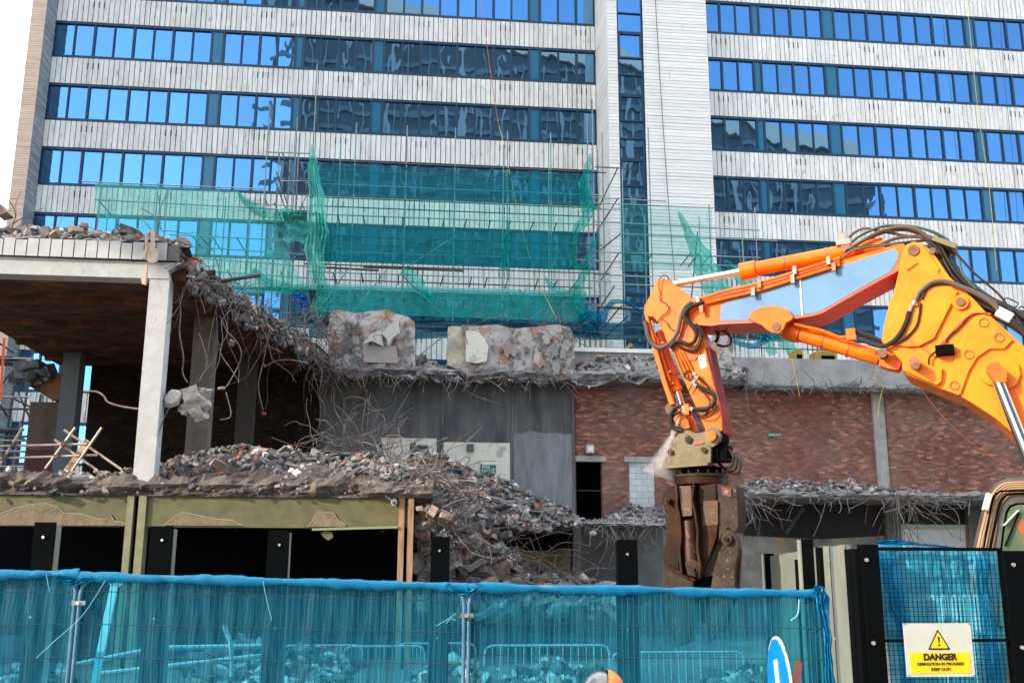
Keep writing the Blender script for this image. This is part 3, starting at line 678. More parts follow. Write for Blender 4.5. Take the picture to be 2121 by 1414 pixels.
MB().prism(pxpoly([(965, 684), (990, 686), (1004, 700), (1012, 718), (1008, 748), (985, 752), (965, 748)], 35.14), (0, .05, 0)).build('paint_flake', M_plaster_w, s2)
MB().prism(pxpoly([(790, 690), (806, 672), (822, 664), (826, 690), (812, 700), (804, 716), (800, 700)], 35.0), (0.05, .12, 0)).build('hanging_plaster_sheet', mat('pale_sheet', (.50, .47, .44), rough=.9), s1)
MB().prism(pxpoly([(752, 712), (770, 690), (786, 684), (792, 716), (770, 706)], 34.95), (0.05, .14, .02)).build('hanging_plaster_sheet', MATS['pale_sheet'], s1)
MB().prism(pxpoly([(752, 716), (820, 716), (826, 752), (754, 750)], 35.14), (0, .05, 0)).build('plaster_panel', mat('pinkish_plaster', (.38, .33, .30), (.32, .27, .24), scale=3), s1)
# olive beams with torn render, and steel posts below them
zb0, zb1 = 3.18, 3.87
b1 = MB().box(-12.3, -6.42, 24.05, 24.5, zb0, zb1).build('painted_beam', M_olive, demo)
b2 = MB().box(-5.97, -.16, 24.05, 24.5, zb0, zb1).build('painted_beam', M_olive, demo)
for pl, par in (([(0, 1064), (30, 1053), (60, 1045), (95, 1042), (120, 1049), (135, 1063), (165, 1063), (205, 1075), (222, 1073), (228, 1064), (236, 1077), (258, 1083), (261, 1088), (0, 1087)], b1),
           ([(340, 1087), (355, 1075), (378, 1060), (400, 1064), (440, 1073), (480, 1077), (502, 1088), (420, 1088)], b2), ([(638, 1090), (648, 1078), (656, 1058), (690, 1062), (700, 1076), (716, 1087), (716, 1091)], b2)):
    MB().prism(pxpoly(pl, 24.02), (0, .028, 0)).build('bare_render', M_render_b, par)
    MB().tube([p+Vector((0, -.004, 0)) for p in pxpoly(pl[:-1], 24.02)], .006, 5).build('flaked_paint_edge', mat('cream_flake_edge', (.42, .38, .25), rough=.8), par)
MB().prism(pxpoly([(664, 1103), (676, 1097), (688, 1102), (690, 1112), (680, 1119), (670, 1112)], 24.0), (0, .02, 0)).build('loose_flake', M_olive, b2)
MB().bar(P(646, 1096, 23.95), P(824, 1091, 23.95), .05, .05).build('green_batten', mat('green_batten', (.20, .24, .10), rough=.7), b2)
M_post_o = mat('olive_post', (.20, .20, .10), (.13, .13, .07), scale=3, rough=.6); M_post_b = mat('rusty_brown_post', (.34, .20, .11), (.20, .11, .06), scale=4, rough=.7, stretch=(3, 3, .5))
for (a, c_, m) in (((262, 276), (286, 302), M_post_o), ((826, 838), (845, 857), M_post_b)):
    xa, xb = X_(a[0], 1060, 24), X_(a[1], 1060, 24); xc, xd = X_(c_[0], 1060, 24), X_(c_[1], 1060, 24)
    b = MB(); b.box(xa, xb, 23.98, 24.35, 0, 3.88); b.box(xc, xd, 23.98, 24.35, 0, 3.88); b.m = 1; b.box(xb+.001, xc-.001, 24.2, 24.3, 0, 3.88)
    b.build('steel_post', [m, M_black], demo)
b = MB(); rg = random.Random(14)
for i in range(26): b.rock(P(rg.uniform(862, 925), rg.uniform(1034, 1088), rg.uniform(24, 24.5)), rg.uniform(.1, .26), rg)
b.build('broken_beam_end', M_rub_p, demo)
MB().box(-.15, .1, 24.1, 24.5, 3.2, 3.86).build('broken_beam_end', M_render_b, demo)

# ------------------------------------------------------------------ rubble
RUB = None
def pl_at(pts, u):
    k = u*(len(pts)-1); i = min(int(k), len(pts)-2); t = k-i; return pts[i].lerp(pts[i+1], t)
def heap(name, label, low, up, n, r0, r1, seed, cat='rubble', weights=(5, 3, 1, .5), amp=.12, back=.8, dirt=None, kind='stuff', nu=60, nv=14, top_bias=.0, skip_dirt=False):
    rg = random.Random(seed); low = [Vector(p) for p in low]; up = [Vector(p) for p in up]
    b = MB()
    def sf(u, v):
        a = pl_at(low, u); c = pl_at(up, u)
        p = a.lerp(c, min(v, 1.0))
        if v > 1: p = p + Vector((0, (v-1)*2.5, -(v-1)*back))
        e = fbm(p.x*1.5, p.y*1.5, seed)*amp+fbm(p.x*5, p.y*5+p.z*3, seed)*amp*.4
        return p+Vector((0, -e*.3, e))
    if not skip_dirt: b.grid(lambda u, v: sf(u, v*1.3), nu, nv)
    ws = sum(weights)
    for i in range(n):
        u = rg.random(); v = rg.random()**(1-top_bias)*1.08
        r = r0+(r1-r0)*rg.random()**4.2
        p = sf(u, v)+Vector((0, -r*.1, r*.25))
        k = rg.random()*ws; acc = 0
        for j, w in enumerate(weights):
            acc += w
            if k < acc: break
        b.m = j+1
        if i % 37 == 5:      # flat broken slabs among the lumps
            m3 = Matrix.Rotation(rg.uniform(-.7, .7), 3, 'X') @ Matrix.Rotation(rg.uniform(-.6, .6), 3, 'Y') @ Matrix.Rotation(rg.uniform(0, 3), 3, 'Z'); q = r1*rg.uniform(.9, 1.6)
            b.m = rg.choice([1, 1, 1, 1, 2]); b.obox(p, m3 @ Vector((q, .1*q, 0)), m3 @ Vector((0, q*rg.uniform(.4, .8), 0)), m3 @ Vector((0, .02, q*.16)))
        else: b.rock(p, r, rg)
    b.m = 0
    o = b.build(name, [dirt or M_dirt, M_rub_g, M_rub_p, M_rub_w, M_rub_b])
    tag(o, label, cat, None, kind); return o
# on the roof edge, top left
heap('rubble', 'band of loose broken concrete lying along the top of the ribbed roof edge', [P(x, y, 24.1) for x, y in ((-60, 494), (0, 494), (100, 494), (200, 498), (300, 500), (392, 512))],
     [P(x, y, 25.3) for x, y in ((-60, 484), (0, 480), (60, 478), (150, 482), (250, 486), (300, 488), (392, 512))], 620, .03, .19, 3, weights=(4, 5, 2, .3), amp=.10, top_bias=.3, dirt=M_rub_g)
heap('rubble', 'rubble slope on the torn first floor slab beside the pale column', [P(x, y, 23.98) for x, y in ((-80, 1010), (100, 1010), (280, 1012), (430, 1016), (600, 1016), (760, 1014), (885, 1014))],
     [P(x, y, Y) for x, y, Y in ((-80, 985, 25), (0, 982, 25), (100, 984, 25), (200, 984, 25), (280, 978, 25.2), (330, 962, 25.6), (400, 944, 26), (460, 930, 26.3), (520, 926, 26.5), (600, 934, 26.5), (680, 942, 26.5), (760, 945, 26.3), (820, 966, 26), (885, 995, 25.5))],
     3000, .012, .15, 5, weights=(9, 2.8, .5, .25), amp=.14, back=1.4, nu=140, nv=24, top_bias=.62)
heap('rubble', 'dark debris bank sloping down in front of the fire exit sign', [P(x, y, 29) for x, y in ((865, 1030), (930, 1060), (990, 1085), (1060, 1092), (1120, 1092), (1196, 1092))],
     [P(x, y, 34.5) for x, y in ((850, 925), (900, 945), (950, 970), (1010, 985), (1070, 1012), (1130, 1040), (1200, 1078))], 3200, .02, .20, 8, weights=(9, .8, .9, .12), amp=.22, nu=60, nv=24)
heap('rubble', 'tumbled blocks and dust filling the lower storey behind the black hoarding posts', [P(x, y, 25.5) for x, y in ((860, 1260), (950, 1262), (1050, 1262), (1150, 1262), (1290, 1262))],
     [P(x, y, Y) for x, y, Y in ((868, 1040, 27), (920, 1060, 27.5), (980, 1090, 28), (1040, 1130, 29), (1090, 1185, 30), (1180, 1210, 30), (1290, 1222, 30))], 2100, .03, .32, 11, weights=(9, 1.2, .6, .15), amp=.3, nu=50, nv=26)
heap('rubble', 'grey crumbled concrete on the roof ledge left of the orange stick', [P(x, y, 35.1) for x, y in ((668, 778), (800, 782), (930, 790), (1060, 792), (1200, 792), (1340, 786), (1545, 784))],
     [P(x, y, 36.2) for x, y in ((668, 752), (800, 762), (875, 742), (930, 764), (1060, 772), (1190, 768), (1240, 745), (1340, 742), (1545, 752))], 1500, .03, .2, 13, weights=(9, 1, 1, .2), amp=.2, dirt=MATS['torn_grey_slab'], nu=120, nv=8)
heap('rubble', 'thin layer of broken concrete on the slab edge below the brick wall', [P(x, y, 33.0) for x, y in ((1530, 1018), (1650, 1020), (1800, 1020), (1880, 1028), (2040, 1032))],
     [P(x, y, 34.2) for x, y in ((1530, 1006), (1570, 1000), (1650, 1002), (1700, 1004), (1760, 1000), (1830, 1014), (1900, 1024), (2040, 1030))], 900, .03, .17, 15, weights=(9, .6, 1, .2), amp=.12, dirt=MATS['torn_grey_slab'], nu=80, nv=6)
heap('rubble', 'small pile of crushed concrete under the blocked-up doorway', [P(x, y, 34) for x, y in ((1205, 1084), (1290, 1086), (1385, 1084))],
     [P(x, y, 35.6) for x, y in ((1205, 1080), (1262, 1072), (1300, 1044), (1345, 1050), (1375, 1048), (1385, 1060))], 420, .03, .14, 17, weights=(9, .6, 1.4, .1), amp=.1, dirt=MATS['torn_grey_slab'], nu=30, nv=8)
heap('rubble', 'torn roof slab edge crumbling down from the beam to the wall stub', [Vector((x+.05, y, 9.2)) for x, y in edge],
     [Vector((x-.5, y, 9.85+.12*fbm(x*3, y*3))) for x, y in edge], 1500, .03, .19, 19, weights=(8, 2.2, 1.2, .5), amp=.25, back=0, dirt=M_dirt, nu=80, nv=6)
heap('rubble', 'ragged broken face of the torn roof slab edge hanging over the dark storey', [Vector((x+.12, y-.1, 8.95)) for x, y in edge],
     [Vector((x+.05, y-.05, 9.55+.15*fbm(x*4, y*4))) for x, y in edge], 1300, .03, .17, 20, weights=(8, 1.5, 1, .9), amp=.25, back=-.5, dirt=M_dirt, nu=90, nv=8)
heap('rubble', 'crumbling edge of the first floor slab above the olive beams', [P(x, y, 23.86) for x, y in ((-80, 1022), (200, 1022), (450, 1024), (700, 1024), (880, 1024))],
     [P(x, y, 23.95) for x, y in ((-80, 1000), (200, 1000), (450, 1001), (700, 1002), (885, 1002))], 170, .015, .09, 21, weights=(5, 1.5, .3, .1), amp=.1, dirt=M_dirt, nu=100, nv=4, skip_dirt=True, back=0)
# single large chunks that stand out
def chunk(px, py, Y, r, m, label, seed, sq=None):
    b = MB(); b.rock(P(px, py, Y), r, random.Random(seed), sq); return tag(b.build('concrete_chunk', m), label, 'rubble chunk')
chunk(157, 478, 24.3, .24, M_rub_p, 'largest brown-grey lump on the roof edge, below the window corner', 1)
chunk(174, 468, 24.5, .13, M_rub_p, 'rounded pink lump perched on top of the largest roof edge lump', 2)
chunk(133, 489, 24.1, .17, M_rub_g, 'flat grey block just left of the largest roof edge lump', 3)
chunk(270, 494, 24.1, .19, M_rub_g, 'dark grey block on the roof edge near the hanging strips', 4)
chunk(95, 480, 24.2, .16, M_rub_g, 'grey wedge of concrete on the left half of the roof edge', 5)
chunk(452, 962, 24.5, .20, M_rub_p, 'flat tan tile-like slab lying on the dark rubble slope', 6, (1.3, .8, .3))
chunk(514, 947, 24.8, .15, M_rub_g, 'rounded grey stone beside two orange brick pieces on the slope', 7)
chunk(495, 948, 24.7, .10, M_rub_b, 'orange-red brick piece left of the rounded grey stone', 8)
chunk(532, 946, 24.8, .09, M_rub_b, 'orange-red brick piece right of the rounded grey stone', 9)
chunk(615, 979, 24.1, .10, M_rub_w, 'white stone alone on the dark dusty slope', 10)
chunk(1045, 1108, 28.5, .28, M_rub_g, 'round grey boulder low in the debris bank, right of the wire tangle', 11)
chunk(17, 972, 24.2, .13, M_rub_w, 'pale stone at the left edge of the first floor slab', 12)
chunk(5, 440, 24.6, .35, M_rub_p, 'pinkish concrete stump with wires at the top left edge', 13)

# ------------------------------------------------------------------ rebar
def strand(b, p, d, L, r, rg, curl=.35, droop=.0, n=None, sides=4):
    n = n or max(4, int(L/.14)); st = L/n; pts = [Vector(p)]; d = Vector(d).normalized(); w = Vector((rg.uniform(-1, 1), rg.uniform(-1, 1), rg.uniform(-1, 1)))*curl*.5
    for i in range(n):
        w = w*.55
        if rg.random() < .26: w = Vector((rg.uniform(-1, 1), rg.uniform(-1, 1), rg.uniform(-1, 1)))*curl*2.6
        d = (d + w*.55 + Vector((0, 0, -droop))).normalized(); pts.append(pts[-1]+d*st)
    b.tube(pts, r, sides, False)
def tangle(name, label, anchor, n, L, seed, dirf, r=.0105, curl=.4, droop=.05, mats=None, kind='stuff'):
    rg = random.Random(seed); b = MB()
    for i in range(n):
        b.m = 0 if rg.random() < .75 else 1
        strand(b, anchor(rg), dirf(rg), rg.uniform(*L), r*rg.uniform(.7, 1.3), rg, curl, droop)
    return tag(b.build(name, mats or [M_rebar, M_rebar_r]), label, 'rebar', None, kind)
def ball(rg, up=0.0, fwd=-.3): return Vector((rg.uniform(-1, 1), rg.uniform(-1, 1)+fwd, rg.uniform(-1, 1)+up))
def along(pts, jit=.15):
    pts = [Vector(p) for p in pts]
    return lambda rg: pl_at(pts, rg.random())+Vector((rg.uniform(-jit, jit), rg.uniform(-jit, jit), rg.uniform(-jit, jit)))
e3 = [Vector((x+.1, y-.1, 9.4)) for x, y in edge]
tangle('rebar_tangle', 'matted wires and bars along the torn edge of the roof slab', along(e3, .18), 200, (.4, 1.3), 31, lambda g_: ball(g_, -.1), r=.0095, curl=.5)
tangle('rebar_tangle', 'long bent bars drooping below the torn roof slab', along(e3, .15), 26, (1.4, 3.4), 32, lambda g_: ball(g_, -.9, -.2), r=.0095, curl=.3, droop=.12)
tangle('rebar_tangle', 'dense wires around the left side of the torn plaster wall stub', along([P(640, 650, 35), P(672, 700, 35), P(690, 780, 35)], .3), 110, (.5, 2.0), 33, lambda g_: ball(g_, -.15, -.6), r=.0105, curl=.5)
tangle('rebar_tangle', 'thin wires trailing off the ledge over the dark concrete wall', along([P(690, 775, 35.0), P(930, 786, 35.0), P(1200, 790, 35.0)], .12), 150, (.25, .9), 34, lambda g_: ball(g_, -.2, -.9), r=.011, curl=.5, droop=.1)
tangle('rebar_tangle', 'wires curled over the tops of the torn plaster wall stubs', lambda rg: P(rg.choice([rg.uniform(690, 858), rg.uniform(960, 1188), rg.uniform(1140, 1190)]), rg.uniform(650, 700), 35.1), 60, (.4, 1.4), 35, lambda g_: ball(g_, .1, -.5), r=.011, curl=.6)
tangle('rebar_tangle', 'wiry scrub of bent bars behind the crest of the rubble slope', along([P(600, 930, 27), P(690, 925, 27.5), P(760, 930, 28), (P(830, 950, 28))], .2), 75, (.8, 2.4), 36, lambda g_: ball(g_, .75, 0), r=.0095, curl=.45)
tangle('rebar_tangle', 'large wire tangle spilling over the broken slab corner left of the debris bank', along([P(780, 945, 26.5), P(870, 985, 25), P(920, 1010, 25), P(930, 1060, 25)], .3), 130, (.6, 2.2), 37, lambda g_: ball(g_, .05, -.4), r=.0105, curl=.45)
tangle('rebar_tangle', 'dark wires knotted over the tumbled blocks in the lower storey', along([P(900, 1100, 26), P(980, 1130, 26.5), P(1080, 1190, 27), P(1200, 1205, 27.5)], .4), 170, (.6, 2.2), 38, lambda g_: ball(g_, .1, -.3), r=.0095, curl=.45, mats=[mat('dark_rebar', (.05, .04, .035), (.09, .07, .06), scale=3, rough=.8), M_rebar_r])
tangle('rebar_tangle', 'hanging wires fraying below the broken ledge right of the dark opening', along([P(1200, 1090, 33), P(1290, 1092, 33), P(1375, 1090, 33)], .12), 34, (.5, 1.8), 39, lambda g_: ball(g_, -.7, -.4), r=.011, curl=.35, droop=.1)
tangle('rebar_tangle', 'pale bent wires fringing the slab edge below the brick wall', along([P(1530, 1030, 32.9), P(1700, 1030, 32.9), P(1900, 1034, 32.9), P(2020, 1038, 32.9)], .1), 60, (.3, 1.1), 40, lambda g_: ball(g_, -.5, -.8), r=.0085, curl=.5, droop=.06, mats=[mat('pale_rebar', (.22, .21, .20), (.12, .11, .11), scale=3, rough=.7), M_rebar])
tangle('rebar_tangle', 'bundle of long wires hanging below the slab edge near the white tiled panel', along([P(1850, 1030, 32.9), P(1900, 1036, 32.9)], .1), 42, (1.0, 2.4), 41, lambda g_: ball(g_, -.6, -.6), r=.0095, curl=.3, droop=.08)
tangle('rebar_tangle', 'pale wires beside the right side of the crusher', along([P(1525, 1020, 32.5), P(1550, 1045, 32.5)], .15), 34, (.7, 2.0), 42, lambda g_: ball(g_, -.8, -.3), r=.0095, curl=.35, droop=.06)
tangle('rebar_tangle', 'fringe of fine wires under the concrete parapet right of the stick', along([P(1530, 795, 35.2), P(1700, 800, 35.2), P(1850, 800, 35.2), P(1990, 806, 35.2)], .1), 130, (.25, .9), 43, lambda g_: ball(g_, -.3, -.8), r=.010, curl=.5, droop=.1)
tangle('rebar_tangle', 'a few rods sticking up from the roof edge at the top left', along([P(0, 470, 24.6), P(60, 480, 24.6), P(300, 480, 24.6), P(345, 485, 24.6)], .1), 14, (.5, 1.3), 44, lambda g_: ball(g_, 1.3, 0), r=.0095, curl=.25)
def wire(pts, Y, r, label, m=M_rebar, name='hanging_wire', cat='wire', k=6):
    return tag(MB().tube(smooth_path([P(a, c, (Y if len(q) == 0 else q[0])) for a, c, *q in pts], k), r, 5, False).build(name, m), label, cat)
wire([(173, 810), (200, 811), (215, 820), (225, 833), (255, 842), (290, 847)], 24.3, .022, 'curved pale wire reaching left from the pale column', M_rub_p)
wire([(365, 590), (374, 640), (372, 690), (380, 740), (378, 770), (388, 792)], 24.6, .02, 'thick cable holding the large hanging concrete lump')
wire([(412, 690), (425, 730), (428, 760), (410, 780), (402, 800)], 24.9, .016, 'looped cable right of the thick hanging cable')
wire([(455, 655), (470, 685), (492, 710), (500, 735), (490, 765), (470, 800)], 25.8, .016, 'curved wire ending at a small lump beside the second column')
wire([(556, 690), (545, 750), (535, 800), (545, 850)], 29, .018, 'wire hanging straight down with a brick lump at its end')
wire([(640, 752), (600, 745), (570, 748), (548, 760)], 29, .018, 'wire reaching left from the torn edge to a small lump')
wire([(468, 812), (478, 850), (475, 865), (456, 869)], 25.8, .014, 'short hooked wire dangling below the small lump')
wire([(350, 845), (338, 870), (330, 895), (326, 920)], 24.2, .014, 'wire trailing down beside the pale column base')
wire([(820, 820), (815, 838), (790, 850), (765, 848), (750, 838), (735, 845), (722, 860), (718, 880)], 34.9, .014, 'thin looping wire against the dark concrete wall')
wire([(960, 800), (975, 815), (1000, 825), (1040, 838)], 34.9, .012, 'thin wire drooping across the dark concrete wall')
wire([(1545, 800), (1548, 830), (1552, 870), (1558, 910), (1570, 935)], 34.9, .014, 'long thin wire hanging down the brick wall right of the stick')
wire([(1710, 1040), (1700, 1075), (1685, 1110)], 32.9, .016, 'pale wire hanging over the dark opening towards the hoarding')
wire([(1960, 1045), (1980, 1060), (1988, 1085), (1990, 1120)], 32.9, .016, 'bent rod dangling in front of the white tiled panel')
wire([(1640, 742), (1650, 790), (1656, 820)], 35.0, .012, 'yellow cord hanging from the parapet', M_rope_y)
wire([(1832, 795), (1822, 830), (1818, 870)], 35.0, .010, 'yellow cord hanging by the grey pilaster', M_rope_y)
wire([(1895, 790), (1960, 870), (2030, 930), (2110, 980)], 34.8, .012, 'long slack orange cord crossing the brick wall at the right', M_rope_r)
tag(MB().tube([P(459, 582, 25.8), P(540, 569, 25.6)], .055, 10).build('steel_pipe', M_steel_d), 'dark pipe sticking out of the torn roof slab edge', 'pipe')
# hanging lumps
hc = thing('hanging_concrete_lump', 'large pale broken concrete lump hanging by bars beside the pale column', 'rubble chunk', tuple(P(395, 830, 24.6)))
def chunkpoly(name, pts, Y, th, m, par, tilt=(.05, 0, .06)):
    b = MB(); pts = pxpoly(pts, Y); c = sum(pts, Vector())/len(pts); n = len(pts); f = [c+(p-c)*.72+Vector((.02, -th*.5, .02)) for p in pts]; bk = [c+(p-c)*.7+Vector((tilt[0], th*.6, tilt[2])) for p in pts]
    vs = f+pts+bk; fs = [tuple(range(n)), tuple(range(3*n-1, 2*n-1, -1))]
    for r_ in (0, n): fs += [(r_+i, r_+n+i, r_+n+(i+1) % n, r_+(i+1) % n) for i in range(n)]
    b._add(vs, fs); bm = bmesh.new(); me = bpy.data.meshes.new('t'); me.from_pydata([tuple(v) for v in b.v], [], b.f); bm.from_mesh(me)
    bmesh.ops.triangulate(bm, faces=bm.faces[:]); bmesh.ops.subdivide_edges(bm, edges=bm.edges[:], cuts=2, use_grid_fill=True)
    for v in bm.verts:
        q = v.co*9; v.co = v.co+Vector((fbm(q.x, q.z, 1), fbm(q.y, q.z, 2), fbm(q.x, q.y, 3)))*.018
    bm.verts.index_update(); b2 = MB(); b2._add([tuple(v.co) for v in bm.verts], [tuple(v.index for v in f.verts) for f in bm.faces]); bm.free(); bpy.data.meshes.remove(me)
    return b2.build(name, m, par)
chunkpoly('lump', [(338, 832), (342, 818), (356, 806), (372, 808), (378, 818), (370, 838), (352, 845), (340, 842)], 24.4, .3, M_rub_w, hc)
M_lump = mat('pale_pink_concrete', (.42, .35, .30), (.27, .245, .225), scale=5, bump=.5, bscale=24, col3=(.16, .15, .14), scale3=4, lo3=.58, hi3=.64)
for (cx_, cy_, yy, sx_, sy_, sz_, a1, a2) in ((406, 836, 24.7, .26, .22, .24, .7, .5), (392, 816, 24.6, .19, .18, .17, -.5, .3), (417, 816, 24.8, .15, .16, .15, .3, -.7), (412, 856, 24.65, .17, .15, .12, 1.0, .2), (384, 846, 24.6, .12, .12, .14, .2, .9)):
    m3 = Matrix.Rotation(a1, 3, 'Y') @ Matrix.Rotation(a2, 3, 'Z'); b = MB(); b.obox(P(cx_, cy_, yy), m3 @ Vector((sx_, .03, 0)), m3 @ Vector((0, sy_, .04)), m3 @ Vector((.03, 0, sz_)))
    bm = bmesh.new(); me = bpy.data.meshes.new('t'); me.from_pydata([tuple(v) for v in b.v], [], b.f); bm.from_mesh(me); bmesh.ops.subdivide_edges(bm, edges=bm.edges[:], cuts=5, use_grid_fill=True)
    for v in bm.verts: q = v.co*7; v.co = v.co+Vector((fbm(q.x, q.z, 1), fbm(q.y, q.z, 2), fbm(q.x, q.y, 3)))*.035
    bm.verts.index_update(); b2 = MB(); b2._add([tuple(v.co) for v in bm.verts], [tuple(v.index for v in f.verts) for f in bm.faces]); bm.free(); bpy.data.meshes.remove(me); b2.build('lump', M_lump, hc)
for (x, y, Y, r, m, l) in ((480, 709, 25.8, .11, M_rub_p, 'small brown lump caught in wires near the top of the second column'), (459, 804, 25.8, .11, M_rub_p, 'small square lump hanging right of the second column'),
                        (546, 756, 29, .09, M_rub_b, 'small red lump on the wire in the middle of the dark storey'), (546, 856, 29, .12, M_rub_b, 'orange brick lump at the bottom end of the straight wire'),
                        (1220, 802, 34.8, .08, M_rub_w, 'tiny pale lump hanging on wires above the brick wall'), (1228, 1104, 32.8, .16, M_rub_w, 'flat pale lump snagged below the broken ledge')):
    b = MB(); b.rock(P(x, y, Y), r, random.Random(x)); tag(b.build('hanging_lump', m), l, 'rubble chunk')
for i, (pl, l) in enumerate((([(300, 480), (305, 482), (304, 520), (300, 535), (296, 534), (292, 528), (300, 515)], 'torn tan strip hanging over the ribbed fascia, left one'), ([(312, 476), (318, 476), (318, 512), (326, 518), (324, 540), (318, 545), (304, 540), (312, 530)], 'longer torn tan strip hanging over the ribbed fascia beside the left one'),
                       ([(300, 548), (305, 548), (303, 572), (300, 590), (294, 588), (291, 574), (298, 566)], 'small torn rag hanging in front of the edge beam'))):
    tag(MB().prism(pxpoly(pl, 23.7), (.02, .05, 0)).build('torn_strip', mat('tan_strip', (.50, .40, .31), (.40, .30, .22), scale=6)), l, 'torn material')
# crossed guard tubes and plank on the first floor
gt = thing('tube_barricade', 'improvised barricade of crossed scaffold tubes standing in the left opening', 'barricade', tuple(P(120, 970, 25)))
for a, c_, yy in (((0, 962), (47, 884), 25.0), ((94, 970), (156, 885), 25.0), ((113, 910), (202, 974), 25.1), ((133, 890), (252, 972), 25.1), ((149, 974), (211, 885), 24.95)):
    MB().tube([P(a[0], a[1], yy), P(c_[0], c_[1], yy)], .030, 10).build('tube', M_tan_tube if 'M_tan_tube' in globals() else mat('dusty_tube', (.50, .40, .33), (.36, .27, .22), scale=5, rough=.5, metal=.2), gt)
for a, c_, yy in (((-60, 925), (190, 919), 25.05), ((-60, 951), (201, 942), 25.05)):
    MB().tube([P(a[0], a[1], yy), P(c_[0], c_[1], yy)], .030, 10).build('rail', MATS['dusty_tube'], gt)
for x, y in ((27, 921), (10, 946), (132, 918), (116, 945), (185, 919), (170, 944)):
    MB().obox(P(x, y, 24.98), (.05, 0, .02), (0, .05, 0), (0, 0, .05)).build('clamp', M_rebar_r, gt)
tag(MB().bar(P(139, 976, 25.2), P(183, 912, 25.3), .17, .04, up=(0, 1, 0)).build('plank', M_wood_l), 'pale timber plank leaning on the tube barricade', 'plank')
# fittings and signs on the walls
fs = thing('fire_exit_sign', 'green FIRE EXIT sign with right arrow on the white painted wall patch', 'sign', tuple(P(1011, 980, 35.88)))
xa, xb, za, zc = X_(995, 970, 35.86), X_(1027, 970, 35.86), Z_(1011, 980, 35.86), Z_(1011, 962, 35.86)
MB().box(xa, xb, 35.86, 35.885, za, zc).build('plate', M_signgreen, fs)
fc = Vector(((xa+xb)/2, 35.857, (za+zc)/2)); hh = zc-za
add_text('FIRE', hh*.52, face_frame(fc+Vector((-.07, 0, hh*.22)), (1, 0, 0), (0, 0, 1)), M_plain_w, 'lettering', fs)
add_text('EXIT', hh*.52, face_frame(fc+Vector((-.07, 0, -hh*.24)), (1, 0, 0), (0, 0, 1)), M_plain_w, 'lettering', fs)
b = MB(); ax, az = xb-.11, fc.z; b.bar((ax-.05, 35.857, az-.02), (ax+.06, 35.857, az-.02), .012, .018); b.bar((ax+.0, 35.857, az+.05), (ax+.06, 35.857, az-.02), .012, .018); b.bar((ax+.0, 35.857, az-.09), (ax+.06, 35.857, az-.02), .012, .018)
b.build('arrow', M_plain_w, fs)
fs2 = thing('fire_exit_sign', 'narrow green FIRE EXIT strip sign with left arrow on the brick wall', 'sign', tuple(P(1604, 904, 35.98)))
xa, xb, za, zc = X_(1590, 900, 35.96), X_(1619, 900, 35.96), Z_(1604, 904, 35.96), Z_(1604, 897, 35.96)
MB().box(xa, xb, 35.96, 35.985, za, zc).build('plate', M_signgreen, fs2)
add_text('FIRE EXIT', .10, face_frame(((xa+xb)/2+.05, 35.957, (za+zc)/2), (1, 0, 0), (0, 0, 1)), M_plain_w, 'lettering', fs2)
b = MB(); b.prism([(xa+.03, 35.957, (za+zc)/2), (xa+.08, 35.957, (za+zc)/2+.035), (xa+.08, 35.957, (za+zc)/2-.035)], (0, .002, 0)); b.build('arrow', M_plain_w, fs2)
ab = thing('wall_box', 'white junction box on the brick wall above the dark doorway', 'electrical box', tuple(P(1222, 938, 35.95)))
xa = X_(1214, 930, 35.9); MB().box(xa, xa+.29, 35.8, 35.99, Z_(1222, 938, 35.9), Z_(1222, 922, 35.9)).build('case', mat('grey_box', (.45, .45, .43)), ab)
MB().box(xa+.05, xa+.24, 35.78, 35.799, Z_(1222, 935, 35.9), Z_(1222, 925, 35.9)).build('cover', M_plain_w, ab)
cc = thing('security_camera', 'small white dome camera at the right end of the olive beam', 'camera', tuple(P(816, 1046, 23.95)))
p = P(816, 1041, 23.9); MB().cyl(p+Vector((0, .12, .05)), p+Vector((0, -.02, 0)), .07, 14).build('housing', M_plain_w, cc); MB().cyl(p+Vector((0, -.021, 0)), p+Vector((0, -.07, -.02)), .045, 12, .02).build('lens', M_black, cc)
# ================================================================== SCAFFOLDING AND NETS in front of the facade
SY, SB = 52.0, 53.3
def zrow(py, Y=SY, px=940): return P(px, py, Y).z
sc = thing('scaffolding', 'main tube scaffold draped in green nets in front of the left wing', 'scaffolding', (0, 52.6, 9.0))
TR = .036
ups = [(645, 133), (730, 254), (838, 260), (942, 265), (1052, 272), (1143, 275), (1230, 207)]
ups_b = [(700, 290), (838, 290), (940, 300), (1040, 300), (1136, 300), (1220, 238), (606, 243)]
def up_tube(px, ytop, Y, par, m=None, base=9.0, yref=480):
    x = P(px, yref, Y).x; z1 = P(px, ytop, Y).z
    dx = rnd.uniform(-.05, .05)
    MB().tube([(x, Y, base), (x+dx, Y, z1)], TR, 8).build('standard', m or (M_steel_g if rnd.random() < .5 else M_steel), par)
for px, yt in ups: up_tube(px, yt, SY, sc, yref=(yt+650)/2)
for px, yt in ups_b: up_tube(px, yt, SB, sc, yref=(yt+650)/2)
rows = [345, 393, 420, 455, 498, 530, 557, 573, 603, 622, 657]
deck = {345, 420, 498, 573, 657}
for y in rows:
    z = zrow(y); x0, x1 = P(640, y, SY).x, P(1236, y, SY).x
    MB().tube([(x0-rnd.uniform(0, .5), SY-.06, z), (x1+rnd.uniform(.1, .8), SY-.06, z)], TR, 8).build('ledger', M_steel_g if rnd.random() < .6 else M_steel_d, sc)
    if y in deck: MB().tube([(x0, SB+.06, z), (x1, SB+.06, z)], TR, 8).build('ledger', M_steel_d, sc)
